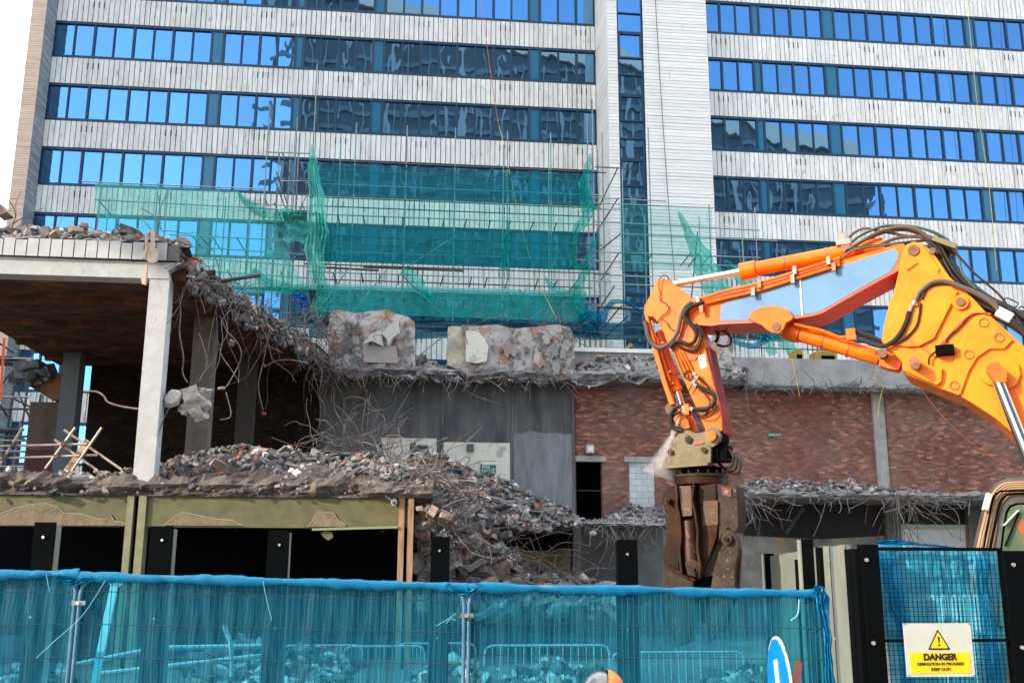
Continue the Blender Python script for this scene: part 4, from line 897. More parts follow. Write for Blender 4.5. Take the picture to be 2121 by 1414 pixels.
for y in (353, 455, 530, 573, 622):
    z = zrow(y)-.07
    for k in range(13):
        px = 655+k*45+rnd.uniform(-8, 8); x = P(px, 480, SY).x
        MB().tube([(x, SY-.3, z), (x+rnd.uniform(-.1, .1), SB+.4, z)], TR, 6).build('transom', M_steel_d, sc)
for a, c_ in (((845, 552), (945, 488)), ((828, 566), (925, 660)), ((660, 640), (720, 560)), ((870, 735), (928, 688)), ((1075, 600), (1130, 655)), ((720, 660), (800, 560))):
    MB().tube([P(a[0], a[1], SY+.1), P(c_[0], c_[1], SB)], TR, 6).build('brace', M_steel, sc)
for a, c_, w in (((655, 553), (785, 560), .24), ((752, 553), (960, 561), .24)):
    p, q = P(a[0], a[1], SY+.3), P(c_[0], c_[1], SY+.3); MB().bar(p, q, w, .05).build('board', M_wood, sc)
tag(MB().bar(P(893, 487, SY+.4), P(885, 521, SY+.4), .30, .05, up=(0, 1, 0)).build('plank', mat('dark_plank', (.05, .03, .02), rough=.9)), 'short dark board dangling inside the middle of the green netting', 'plank')
# ladder tower portion left of the main net
tw2 = thing('scaffolding', 'tangled scaffold tower bay with a plank platform left of the main net', 'scaffolding', (-5.5, 52.6, 9.0))
def tline(pts, r, m, name, par, n=8): return MB().tube(pts, r, n).build(name, m, par)
for px, yt, Y in ((548, 218, SY), (572, 315, SB), (592, 330, SB), (612, 276, SB)): up_tube(px, yt, Y, tw2, yref=(yt+600)/2)
for (a, c_) in (((550, 315), (640, 318)), ((580, 375), (648, 376)), ((168, 376), (550, 392)), ((520, 421), (648, 430)), ((545, 432), (645, 437))):
    tline([P(a[0], a[1], SY), P(c_[0], c_[1], SY)], TR, M_steel, 'ledger', tw2)
for (a, c_) in (((584, 315), (616, 413)), ((572, 355), (594, 420)), ((570, 376), (592, 434)), ((626, 350), (640, 398)), ((624, 372), (636, 400)), ((618, 438), (638, 400)), ((568, 420), (598, 492)), ((625, 422), (634, 442)), ((580, 500), (594, 545)), ((581, 562), (592, 592)), ((549, 412), (556, 428))):
    tline([P(a[0], a[1], SY-.3), P(c_[0], c_[1], SB+.5)], .035, mat('rusty_tube', (.14, .10, .07), (.25, .23, .21), scale=3, rough=.6), 'brace', tw2)
for i in range(4):
    b = MB(); b.prism([P(584+i*13, 440, SY+.1), P(596+i*13, 440, SY+.1), P(600+i*12, 465-i, SB+1.0), P(588+i*12, 457, SB+1.0)], (0, 0, .06)); b.build('board', M_wood, tw2)
# low run on the left
lo = thing('scaffolding', 'lower scaffold run behind pale green netting at the left above the torn roof slab', 'scaffolding', (-16, 52.6, 9.0))
for px, yt, Y in ((200, 374, SY), (322, 378, SY), (447, 385, SY), (218, 410, SB), (340, 394, SB), (462, 408, SB), (515, 430, SB)): up_tube(px, yt, Y, lo, M_steel_g if px % 2 else M_steel, yref=(yt+560)/2)
for a, c_ in (((196, 414), (552, 432)), ((350, 486), (640, 500)), ((355, 508), (640, 528)), ((370, 532), (640, 552)), ((400, 560), (640, 576)), ((420, 590), (640, 600)), ((200, 378), (550, 392))):
    tline([P(a[0], a[1], SY), P(c_[0], c_[1], SY)], TR, M_steel_g, 'ledger', lo)
for a, c_ in (((398, 488), (420, 516)), ((415, 490), (440, 518)), ((205, 416), (232, 448)), ((440, 492), (460, 520)), ((470, 560), (500, 600)), ((490, 492), (506, 518))):
    tline([P(a[0], a[1], SY), P(c_[0], c_[1], SB)], TR, M_steel_d, 'transom', lo)
# right run, across the stair tower to the right wing
ri = thing('scaffolding', 'scaffold bays wrapping the foot of the stair tower beside the orange stick', 'scaffolding', (16, 52.6, 9.0))
for px, yt, Y in ((1349, 265, SY), (1251, 275, SB), (1336, 446, SB), (1452, 450, SB), (1472, 425, SY), (1541, 450, SB), (1567, 430, SY), (1242, 310, SB), (1290, 350, SB)): up_tube(px, yt, Y, ri, yref=(yt+640)/2)
for a, c_ in (((1232, 346), (1316, 350)), ((1225, 409), (1380, 417)), ((1232, 421), (1480, 431)), ((1232, 433), (1302, 434)), ((1232, 459), (1574, 477)), ((1282, 484), (1610, 499)), ((1232, 521), (1575, 534)), ((1232, 541), (1560, 552)), ((1232, 568), (1350, 574)), ((1293, 589), (1560, 598)),
              ((1225, 632), (1345, 640)), ((1190, 703), (1350, 700)), ((1520, 702), (1760, 712)), ((1560, 720), (1760, 726)), ((1190, 720), (1280, 722))):
    tline([P(a[0], a[1], SY-.05), P(c_[0], c_[1], SY-.05)], TR, rnd.choice([M_steel_g, M_steel_d, M_steel]), 'ledger', ri)
for a, c_ in (((1279, 349), (1240, 430)), ((1281, 409), (1236, 480)), ((1285, 485), (1240, 520)), ((1283, 522), (1245, 580)), ((1273, 592), (1240, 640)), ((1288, 632), (1240, 690)), ((1350, 527), (1337, 545)), ((1430, 525), (1410, 550)), ((1446, 526), (1426, 552)), ((1472, 528), (1455, 548)), ((1445, 480), (1432, 620)), ((1300, 655), (1252, 700)), ((1568, 533), (1550, 545))):
    tline([P(a[0], a[1], SY), P(c_[0], c_[1], SB+.3)], TR, M_steel_d, 'brace', ri)
MB().bar(P(1236, 636, SY+.3), P(1345, 642, SY+.3), .3, .05).build('board', M_wood, ri)
# far-left scaffold seen under the roof slab
fl = thing('scaffolding', 'dark scaffold bay seen under the roof slab at the far left edge', 'scaffolding', tuple(P(40, 960, 46)))
for px, yt in ((16, 720), (35, 716), (10, 775), (70, 812), (76, 815), (93, 818), (106, 826), (5, 860), (34, 868)):
    x = P(px, 850, 46).x; tline([(x-.25, 46+(px % 3)*.5, 3.5), (x+.05, 46+(px % 3)*.5, P(px, yt, 46).z)], .05, rnd.choice([M_steel_d, M_steel, M_steel_g]), 'standard', fl)
for a, c_ in (((0, 741), (70, 743)), ((0, 822), (60, 822)), ((0, 846), (74, 847)), ((0, 905), (118, 902)), ((0, 912), (105, 912)), ((0, 933), (60, 935)), ((0, 966), (55, 966)), ((0, 886), (50, 890))):
    tline([P(a[0]-30, a[1], 46), P(c_[0], c_[1], 46)], .05, rnd.choice([M_steel_d, M_steel]), 'ledger', fl)
for a, c_ in (((20, 772), (70, 885)), ((26, 824), (74, 848)), ((0, 838), (18, 866)), ((22, 772), (0, 800)), ((0, 712), (28, 730)), ((44, 906), (60, 915))):
    tline([P(a[0], a[1], 45.8), P(c_[0], c_[1], 46.6)], .045, M_steel_d, 'brace', fl)
for y in (742, 752, 892): MB().bar(P(-20, y, 46.4), P(34, y+1, 46.4), .9, .06).build('board', mat('dark_deck', (.05, .06, .055), rough=.9), fl)
tline([P(9, 700, 45), P(1, 830, 45)], .06, mat('red_orange_pole', (.65, .10, .03), rough=.6), 'standard', fl)
tag(MB().prism(pxpoly([(56, 930), (110, 932), (118, 945), (115, 975), (54, 975)], 35.2), (0, .05, 0)).build('board', mat('maroon_board', (.08, .015, .02), rough=.8)), 'dark maroon board leaning behind the tube barricade', 'board')

# ------------------------------------------------------------------ nets
def sheet(name, corners, Y, m, label, seed, nu=40, nv=20, amp=.12, sag=.25, cat='netting', rag=0.0, kind=None):
    """corners: tl,tr,br,bl as pixels on the plane Y"""
    tl, tr, br, bl = [P(*c, Y) for c in corners]; b = MB()
    def fn(u, v):
        p = (tl.lerp(tr, u)).lerp(bl.lerp(br, u), v)
        e = fbm(u*9, v*3, seed)*amp+fbm(u*30, v*6, seed)*amp*.35
        r = rag*fbm(u*12, seed, 3)*v
        return p+Vector((0, e-.02, -sag*abs(sin(u*pi*5))*(.3 if v < .5 else .6)*(.4)+r))
    b.grid(fn, nu, nv); return tag(b.build(name, m, smooth=True), label, cat, None, kind)
def swath(name, pts, widths, Y, m, label, seed, folds=5, depth=.22, nu=14, cat='netting', k=6):
    """a gathered strip of net following a centre line; widths in px"""
    c = smooth_path([Vector((x, y, 0)) for x, y in pts], k); n = len(c); b = MB()
    def wd(t):
        q = t*(len(widths)-1); i = min(int(q), len(widths)-2); return widths[i]*(1-(q-i))+widths[i+1]*(q-i)
    def fn(u, v):
        i = min(int(v*(n-1)), n-2); t = v*(n-1)-i; p = c[i].lerp(c[i+1], t)
        tn = (c[i+1]-c[i]); tn = tn.normalized() if tn.length > 0 else Vector((0, 1, 0)); nr = Vector((-tn.y, tn.x, 0))
        w = wd(v); off = (u-.5)*w*(1+.35*fbm(v*6, u*2, seed))+fbm(v*5, seed, 1)*w*.25
        q = p+nr*off
        return P(q.x, q.y, Y+sin(u*pi*2*folds+fbm(v*4, u, seed)*3)*depth*.5+fbm(u*3, v*8, seed+2)*depth)
    b.grid(fn, max(nu, folds*6), max(n-1, 8)); return tag(b.build(name, m, smooth=True), label, cat)
YN = SY-.15
sheet('debris_net', ((656, 340), (1210, 362), (1226, 418), (652, 398)), YN, M_net_g, 'top band of green net stretched over the window row of the main scaffold', 1, amp=.05, sag=.05)
sheet('debris_net', ((655, 399), (1224, 419), (1192, 560), (650, 540)), YN+.02, net_mat('thin_green_net', (.01, .45, .42), .20, (.75, 1, .95), crease=.06), 'middle expanse of green net over the main scaffold', 2, amp=.08, sag=.1)
sheet('debris_net', ((675, 466), (1185, 486), (1180, 556), (672, 542)), YN-.12, M_net_g, 'second green net layer over the lower window row behind the scaffold', 22, amp=.05, sag=.05)
sheet('debris_net', ((660, 588), (1215, 604), (1212, 668), (640, 645)), YN+.03, M_net_gd, 'bottom band of dense green net just above the torn wall stubs', 3, amp=.03, sag=.06)
sheet('debris_net', ((640, 662), (1330, 668), (1345, 700), (640, 700)), YN-.3, net_mat('dark_blue_net', (.0, .05, .10), .7, (.2, .5, .7), crease=.1), 'dark blue net strip along the bottom of the main scaffold', 4, amp=.15, sag=.2)
sheet('debris_net', ((198, 378), (494, 396), (540, 440), (196, 420)), YN, M_net_l, 'pale green net along the top of the lower left scaffold', 5, amp=.06, sag=.1)
sheet('debris_net', ((196, 421), (552, 438), (640, 610), (230, 600)), YN+.02, M_net_l, 'large pale green net covering the lower left scaffold', 6, amp=.10, sag=.12)
swath('debris_net', [(494, 398), (512, 420), (545, 440), (600, 444), (640, 448)], [6, 16, 22, 22, 16], YN-.1, M_net_gd, 'gathered green net edge drooping from the lower left scaffold', 7)
swath('debris_net', [(644, 300), (650, 350), (655, 420), (658, 480), (655, 540), (650, 600)], [6, 22, 34, 44, 40, 24], YN-.2, net_mat('bright_crumpled_net', (.40, 1.0, .92), .60, (.80, 1, .97), crease=.15, transl=1.0), 'bright crumpled green net hanging down the left upright of the main scaffold', 8, folds=6, depth=.5)
swath('debris_net', [(650, 440), (668, 470), (674, 520), (680, 548)], [10, 22, 18, 4], YN-.3, M_net_gd, 'loose torn flap of green net beside the crumpled strip', 9)
swath('debris_net', [(645, 540), (665, 580), (668, 620), (655, 655)], [10, 26, 30, 24], YN-.2, M_net_l, 'pale green net scrap low on the left upright of the main scaffold', 10)
swath('debris_net', [(575, 440), (600, 470), (640, 480)], [50, 60, 50], YN-.05, M_net_l, 'pale green net wrapped under the plank platform', 23, folds=3)
swath('debris_net', [(520, 560), (570, 590), (640, 598)], [14, 22, 14], YN-.1, M_net_gd, 'green net hem above the torn roof slab edge', 24, folds=3)
swath('debris_net', [(1222, 318), (1216, 360), (1212, 400), (1216, 440)], [4, 20, 26, 26], YN-.2, M_net_gd, 'narrow green net pennant hanging beside the stair tower', 11, folds=4)
swath('debris_net', [(1232, 425), (1206, 460), (1186, 500), (1190, 545), (1210, 552), (1228, 510), (1236, 480)], [18, 22, 12, 10, 14, 12, 6], YN-.25, M_net_gd, 'looped green net with a ragged hole beside the stair tower', 12, folds=3)
swath('debris_net', [(1222, 548), (1200, 590), (1196, 625), (1208, 655)], [12, 20, 14, 22], YN-.3, M_net_gd, 'green net tail hanging below the ragged loop', 13, folds=3)
swath('debris_net', [(1130, 575), (1150, 600), (1180, 604), (1200, 590)], [6, 14, 10, 8], YN-.3, M_net_gd, 'curved scrap of green net near the yellow rope', 14, folds=2)
swath('debris_net', [(1208, 655), (1225, 660), (1232, 700)], [10, 34, 12], YN-.3, M_net_gd, 'green net scrap over the blue net at the foot of the scaffold', 25, folds=3)
swath('debris_net', [(836, 556), (860, 585), (895, 622)], [14, 34, 10], YN-.25, M_net_gd, 'triangular torn flap of green net in the middle of the scaffold', 15, folds=2)
swath('debris_net', [(1052, 455), (1050, 500), (1044, 560)], [4, 14, 22], YN-.2, M_net_gd, 'slim bunched net hanging by the middle upright', 16, folds=3)
swath('debris_net', [(1405, 438), (1430, 490), (1462, 550), (1500, 640)], [3, 22, 46, 60], YN-.3, net_mat('sheer_green_net', (.02, .55, .48), .55, (.7, 1, .95), crease=.2), 'long sheer green net falling diagonally across the stair tower foot', 17, folds=4)
swath('debris_net', [(1500, 540), (1540, 575), (1600, 640)], [6, 30, 40], YN-.3, MATS['sheer_green_net'], 'sheer green net drooping behind the orange boom', 18, folds=3)
swath('debris_net', [(1240, 665), (1265, 630), (1290, 624), (1320, 640), (1350, 662)], [22, 12, 8, 8, 6], YN-.3, M_net_b, 'blue net arched over the scaffold left of the orange stick', 19, folds=3)
swath('debris_net', [(1200, 690), (1225, 660), (1236, 690)], [30, 40, 12], YN-.32, M_net_b, 'bunch of blue net at the foot of the scaffold', 20, folds=4)
swath('debris_net', [(1515, 706), (1560, 716), (1590, 700), (1575, 690)], [10, 12, 16, 10], YN-.3, M_net_b, 'blue net looped behind the boom above the parapet', 21, folds=3)
swath('debris_net', [(1540, 678), (1580, 692), (1602, 735)], [14, 22, 20], YN-.3, M_net_gd, 'green net folded down behind the boom above the parapet', 26, folds=3)
swath('debris_net', [(1600, 690), (1625, 705), (1645, 738)], [14, 30, 16], YN-.35, M_net_gd, 'second fold of green net behind the boom, right of the first', 27, folds=3)
swath('debris_net', [(608, 612), (625, 622), (636, 650)], [20, 26, 10], YN-.3, net_mat('bright_blue_sheet', (.02, .22, .60), .9, (.3, .6, .9), crease=.05), 'bright blue plastic sheet behind the torn roof slab edge', 28, folds=3)
sheet('debris_net', ((1282, 420), (1475, 432), (1475, 560), (1284, 560)), YN, net_mat('faint_green_net', (.02, .40, .36), .20, (.85, 1, .97), crease=.05), 'faint green net over the dark windows of the stair tower', 29, amp=.05, sag=.05)
# small yellow plant seen over the parapet
for i, (x0, x1, y0, y1, l) in enumerate(((1302, 1311, 712, 722, 'small yellow block standing on the parapet coping beside the stick'), (1645, 1662, 722, 740, 'yellow machine part behind the parapet, left of the boom cylinder'), (1688, 1732, 727, 741, 'low yellow machine hood behind the parapet below the boom'))):
    p0, p1 = P(x0, y1, 40), P(x1, y0, 40)
    t = thing('site_machine', l, 'machine', (p0.x, 40, p0.z))
    b = MB(); w = p1.x-p0.x; h = p1.z-p0.z
    b.prism([(p0.x, 40, p0.z-.3), (p1.x, 40, p0.z-.3), (p1.x, 40, p1.z-h*.3), (p1.x-w*.2, 40, p1.z), (p0.x+w*.3, 40, p1.z), (p0.x, 40, p1.z-h*.2)], (0, .6, 0)); b.build('hood', mat('dusty_yellow', (.42, .27, .03), (.25, .17, .04), scale=4), t)
    MB().box(p0.x+w*.3, p1.x-w*.1, 39.97, 39.999, p0.z-.2, p0.z+h*.35).build('grille', M_black, t)
# the small worker at an upstairs window
wk = thing('person', 'small worker in white hard hat and pale vest behind an upper right-wing window', 'person', tuple(P(1965, 213, 61.2)))
def mini_person(par, c, s=1.0):
    c = Vector(c); b = MB(); prof = [(0, .16), (.45, .20), (.62, .22), (.72, .10)]
    b.tube([c+Vector((0, 0, z*s-.9)) for z in (0, .4, .8, 1.15, 1.42, 1.5)], .2*s, 12, True, [.7, .9, .95, 1.1, .9, .35])
    for sx in (-1, 1): b.tube([c+Vector((sx*.24, 0, .48)), c+Vector((sx*.30, -.05, .2)), c+Vector((sx*.26, -.2, -.05))], .06, 8)
    b.build('torso', mat('pale_green_vest', (.45, .75, .55), rough=.8), par)
    MB().tube([c+Vector((0, 0, z)) for z in (.52, .58, .66, .76, .84)], .1, 12, True, [.5, .85, 1, .9, .5]).build('head', mat('skin', (.45, .26, .18), rough=.6), par)
    h = MB(); h.tube([c+Vector((0, 0, z)) for z in (.75, .78, .84, .90, .93)], .15, 14, True, [1.15, .95, .85, .55, .1]); h.build('hard_hat', M_plain_w, par)
mini_person(wk, P(1965, 200, 61.2))
# ================================================================== EXCAVATOR (its arm swings in a vertical plane turned away to the left)
AA = radians(31)
ED = Vector((cos(AA), -sin(AA), 0))      # along the arm, towards the cab (right and nearer)
EN = Vector((sin(AA), cos(AA), 0))       # away from the camera, across the arm
EB = P(1455, 1000, 16.0)
def E(px, py, off=0.0):
    d = ray(px, py); o = Vector((0, 0, EYE)); b = EB+EN*off
    t = (b-o).dot(EN)/d.dot(EN); return o+d*t
def EP(pts, off=0.0): return [E(x, y, off) for x, y in pts]
ex = thing('excavator', 'large orange demolition excavator with bent boom reaching over the site, cab at the right edge', 'excavator', (9.0, 11.5, 0))
def plate(name, pts, off, th, m, par=None, bevel=0.0):
    b = MB(); b.prism(EP(pts, off), EN*th); o = b.build(name, m, par or ex)
    if bevel:
        md = o.modifiers.new('bevel', 'BEVEL'); md.width = bevel; md.segments = 2; md.limit_method = 'ANGLE'; md.angle_limit = radians(40)
    return o
def disc(b, px, py, off, r, l=.02, n=24): c = E(px, py, off); b.cyl(c-EN*l, c, r, n)
# --- main boom
MBOOM = [(1876, 508), (1892, 500), (1910, 504), (1926, 516), (1942, 536), (1967, 573), (1994, 598), (2017, 619), (2041, 645), (2064, 665), (2121, 716), (2230, 812), (2480, 1030), (2500, 1200), (2230, 1000),
         (2110, 906), (2062, 866), (2019, 838), (1991, 821), (1954, 807), (1914, 790), (1880, 776), (1868, 762), (1869, 750), (1862, 742), (1840, 722), (1826, 706), (1830, 677), (1844, 620), (1850, 613), (1862, 560), (1870, 520)]
main = plate('main_boom', MBOOM, 0.0, .95, M_amber, bevel=.012)
b = MB()
# welded reinforcement plates on the boom side
def raised(pts, off, m, par, th=.03):
    th *= 1.7
    return plate('side_plate', pts, off-th, th-.001, m, par, bevel=.008)
raised([(1876, 600), (1884, 570), (1900, 551), (1913, 548), (1930, 553), (1950, 572), (1967, 590), (1984, 604), (1960, 650), (1935, 700), (1905, 716), (1880, 718), (1850, 712), (1838, 705), (1836, 690), (1850, 650)], 0, M_amber, main, .035)
raised([(1954, 806), (1966, 770), (1980, 740), (1990, 715), (2004, 680), (2020, 655), (2038, 650), (2062, 668), (2098, 704), (2080, 722), (2050, 722), (2024, 740), (2006, 770), (1990, 815), (1984, 818)], 0, M_amber, main, .03)
raised([(1874, 768), (1878, 748), (1895, 744), (1925, 756), (1952, 762), (1950, 790), (1940, 797), (1914, 786)], 0, M_amber, main, .05)
raised([(2070, 745), (2094, 742), (2110, 755), (2114, 775), (2106, 797), (2086, 806), (2062, 803), (2045, 785), (2044, 765)], 0, M_amber, main, .04)
b = MB()
for x, y, r in ((2038, 668, .062), (2070, 699, .060), (2007, 734, .062), (1977, 798, .058)):
    c = E(x, y, -.060); n = 24; 
    b.tube([c+ED*cos(t*2*pi/n)*r+Vector((0, 0, 1))*sin(t*2*pi/n)*r for t in range(n+1)], .010, 6, False)
b.build('recessed_ring', M_red_or, main)
b = MB(); disc(b, 1892, 519, -.03, .085, .03); b.build('pin_cap', mat('rusty_pin', (.20, .10, .05), (.12, .06, .03), scale=8), main)
b = MB(); disc(b, 1989, 626, -.035, .115, .02); b.build('pin_boss', M_amber, main); b = MB(); disc(b, 1989, 625, -.056, .065, .04); b.build('pin_cap', MATS['rusty_pin'], main)
b = MB(); disc(b, 1931, 520, -.02, .05, .03); b.build('pin_cap', MATS['rusty_pin'], main)
b = MB(); disc(b, 2056, 771, -.04, .19, .03, 32); b.build('pin_boss', M_amber, main)
b = MB(); disc(b, 2058, 768, -.07, .10, .10, 20); b.build('pin_cap', MATS['rusty_pin'], main)
b = MB(); c = E(1897, 757, -.06); b.cyl(c-EN*.32, c, .075, 20); b.build('pin_cap', M_red_or, main)
b = MB(); c = E(1897, 757, -.381); b.cyl(c-EN*.02, c, .055, 20); b.build('pin_cap', MATS['rusty_pin'], main)
plate('top_gusset', [(1876, 508), (1910, 504), (1940, 548), (1946, 556), (1940, 572), (1925, 560), (1900, 545), (1878, 560)], -.03, .028, M_amber, main, .006)
for q in ([(1878, 706), (1888, 668), (1896, 640)], [(1968, 594), (1990, 612), (2010, 636)], [(1905, 716), (1930, 735), (1952, 742)]):
    MB().tube(smooth_path(EP(q, -.01), 4), .008, 6).build('weld_bead', M_red_or, main)
# --- intermediate boom with blue-grey side panel
IB = [(1872, 504), (1847, 509), (1786, 526), (1747, 538), (1700, 553), (1660, 568), (1610, 583), (1560, 597), (1504, 612), (1465, 630), (1436, 640), (1428, 650), (1427, 662), (1437, 671), (1473, 673), (1495, 669), (1550, 667), (1650, 657), (1684, 652), (1706, 645), (1729, 631), (1786, 599), (1869, 554), (1890, 540)]
inter = plate('intermediate_boom', IB, .08, .74, M_orange, bevel=.01)
plate('blue_panel', [(1853, 515), (1800, 531), (1747, 549), (1712, 560), (1677, 571), (1620, 590), (1568, 606), (1505, 625), (1493, 632), (1492, 664), (1550, 663), (1650, 654), (1684, 649), (1706, 641), (1729, 628), (1786, 595), (1846, 562), (1858, 540), (1862, 525)], .07, .009, M_bluepanel, inter)
plate('lower_flange', [(1427, 664), (1437, 672), (1473, 674.5), (1495, 671), (1550, 669), (1650, 659), (1684, 654), (1706, 647), (1729, 633), (1786, 601), (1869, 556), (1868, 552), (1786, 597), (1729, 629), (1706, 643), (1684, 650), (1650, 655), (1550, 664), (1495, 666.5), (1473, 670), (1439, 668), (1428, 660)], .03, .85, M_red_or, inter)
MB().bar(E(1657, 577, .06), E(1662, 655, .06), .02, .02).build('weld_seam', mat('pale_seam', (.75, .74, .72)), inter)
plate('cylinder_lug', [(1548, 659), (1556, 647), (1570, 638), (1590, 634), (1612, 634), (1630, 640), (1643, 655), (1640, 662), (1628, 668), (1622, 682), (1613, 690), (1600, 689), (1588, 683), (1578, 673), (1565, 668)], -.02, .08, M_orange, inter, .008)
plate('cylinder_lug', [(1574, 672), (1640, 660), (1622, 684), (1606, 691), (1588, 684)], .65, .08, M_orange, inter, .008)
b = MB(); disc(b, 1608, 677, -.02, .07, .02); b.build('pin_cap', MATS['rusty_pin'], inter)
# hard pipes along the top
b_ = []
for k, dy in enumerate((0, 7, 14)):
    pts = [(1428, 630+dy*.8), (1450, 620+dy*.8), (1500, 604+dy), (1560, 590+dy), (1620, 572+dy), (1680, 553+dy), (1740, 534+dy)]
    MB().tube(smooth_path(EP(pts, .02-k*.0), 4), .030 if k != 1 else .022, 8).build('hydraulic_pipe', M_orange if k != 1 else M_red_or, inter)
for x, y in ((1446, 622), (1453, 640), (1560, 604), (1573, 588), (1642, 578), (1646, 560), (1716, 540), (1727, 553)):
    MB().obox(E(x, y, -.03), ED*.03, EN*.03, Vector((0, 0, .07))).build('pipe_clamp', mat('brown_clamp', (.30, .13, .05), rough=.5) if x % 2 else mat('grey_clamp', (.26, .24, .21), rough=.5), inter)
# --- upper cylinder
uc = []
MB().cyl(E(1378, 592, .42), E(1540, 561, .42), .052, 20).build('cylinder_rod', M_chrome, ex, True)
o = MB().cyl(E(1548, 560, .42), E(1800, 512, .42), .120, 28).build('cylinder_barrel', M_orange, ex, True)
MB().cyl(E(1534, 563, .42), E(1566, 556.6, .42), .150, 28).build('gland', M_orange, o, True)
MB().cyl(E(1623, 546, .42), E(1627, 545, .42), .128, 24).build('band', M_red_or, o, True)
MB().cyl(E(1711, 529, .42), E(1715, 528, .42), .128, 24).build('band', M_red_or, o, True)
MB().cyl(E(1788, 514, .42), E(1830, 508, .42), .135, 20).build('rod_eye', M_orange, o, True)
# --- lower cylinder (intermediate boom to main boom)
MB().cyl(E(1612, 680, .35), E(1640, 688, .35), .07, 20).build('cylinder_rod', M_chrome, ex, True)
o = MB().cyl(E(1640, 687, .35), E(1822, 741, .35), .125, 28).build('cylinder_barrel', M_orange, ex, True)
MB().cyl(E(1626, 683, .35), E(1656, 692, .35), .155, 28).build('gland', M_orange, o, True)
for x, y in ((1703, 706), (1756, 722)): MB().cyl(E(x, y, .35), E(x+4, y+1.2, .35), .135, 24).build('band', M_red_or, o, True)
b = MB(); b.prism(EP([(1818, 726), (1840, 728), (1860, 740), (1868, 752), (1860, 766), (1838, 762), (1822, 756)], .2), EN*.3); b.build('rod_eye', M_orange, o)
b = MB(); c = E(1830, 736, .1); b.cyl(c-EN*.2, c, .07, 18); b.build('pin', MATS['rusty_pin'], o)
MB().tube(smooth_path(EP([(1644, 670), (1665, 676), (1700, 684), (1735, 697), (1752, 698)], .1), 5), .025, 8).build('pipe', M_orange, o)
b = MB(); b.obox(E(1763, 693, .1), ED*.07, EN*.06, Vector((0, 0, .09))); b.build('valve_block', M_orange, o)
MB().tube(smooth_path(EP([(1764, 684), (1800, 696), (1830, 708)], .12), 5), .035, 8).build('pipe', M_hose, o)
# --- stick
STK = [(1373, 576), (1360, 581), (1355, 590), (1350, 605), (1343, 618), (1335, 632), (1333, 648), (1340, 657), (1352, 655), (1358, 662), (1365, 670), (1386, 712), (1401, 753), (1420, 796), (1439, 838), (1450, 864), (1462, 892), (1480, 895), (1496, 892), (1495, 870), (1490, 838), (1476, 785), (1464, 734), (1456, 694), (1444, 672), (1430, 664), (1424, 655), (1428, 642), (1437, 622), (1420, 606), (1400, 590), (1388, 580)]
stick = plate('stick', STK, .06, .56, M_orange, bevel=.012)
plate('side_plate', [(1354, 604), (1361, 600), (1412, 612), (1428, 622), (1418, 645), (1418, 662), (1432, 674), (1446, 690), (1452, 730), (1440, 745), (1408, 748), (1394, 718), (1376, 680), (1366, 664), (1352, 640)], .035, .024, M_orange, stick, .006)
MB().bar(E(1422, 679, .03), E(1416, 706, .03), .055, .006, up=EN).build('red_decal', M_red_or, stick)
lab = MB(); lab.prism(EP([(1446, 737), (1460, 733), (1464, 759), (1451, 765)], .05), EN*.009); lo_ = lab.build('warning_decal', M_plain_w, stick)
b = MB()
for q in (((1450, 746), (1456, 736)), ((1456, 736), (1459, 744)), ((1459, 744), (1450, 746)), ((1455, 755), (1459, 752))): b.bar(E(*q[0], .045), E(*q[1], .045), .012, .006)
b.build('warning_symbol', M_signblack, lo_)
# ribbed end plates on the right-hand side of the stick
for k in range(5):
    o0 = .10+k*.115
    b = MB(); b.tube(EP([(1464+1, 722), (1478, 790), (1494, 862), (1500, 898)], 0) if False else [E(1463, 716, .06)+EN*o0, E(1477, 788, .06)+EN*o0, E(1492, 858, .06)+EN*o0, E(1497, 896, .06)+EN*o0], .034, 8)
    b.build('shade_side_rib', M_maroon, stick)
# guard bar at the left
plate('guard_bar', [(1334, 648), (1341, 652), (1360, 720), (1380, 790), (1396, 836), (1387, 839), (1372, 795), (1352, 724)], -.02, .14, M_orange, stick, .005)
# stick cylinder
o = MB().cyl(E(1364, 688, .28), E(1402, 806, .28), .085, 24).build('cylinder_barrel', M_red_or, ex, True)
MB().cyl(E(1386, 785, .28), E(1402, 811, .28), .12, 24).build('gland', M_orange, o, True)
for a, c_ in (((1360, 700), (1388, 790)), ((1352, 694), (1380, 790))): MB().tube([E(*a, .1), E(*c_, .1)], .026, 8).build('pipe', M_orange, o)
for x, y in ((1368, 712), (1362, 728), (1382, 772), (1388, 796)): MB().cyl(E(x-8, y+2, .12), E(x+8, y-3, .12), .022, 8).build('clamp', MATS['brown_clamp'], o)
MB().cyl(E(1402, 808, .28), E(1411, 838, .28), .062, 20).build('cylinder_rod', M_chrome, ex, True)
# linkage
lk = MB(); lk.prism(EP([(1384, 842), (1392, 834), (1402, 838), (1425, 872), (1428, 885), (1418, 888), (1404, 880), (1388, 858)], .1), EN*.10)
lk.prism(EP([(1400, 836), (1414, 834), (1436, 870), (1444, 892), (1434, 894), (1418, 872)], .3), EN*.12); lk.build('linkage', M_orange, ex)
b = MB(); disc(b, 1389, 846, .08, .085, .05); b.build('pin_cap', MATS['rusty_pin'], ex)
b = MB(); disc(b, 1457, 851, .05, .075, .08); b.build('pin_cap', MATS['rusty_pin'], ex)
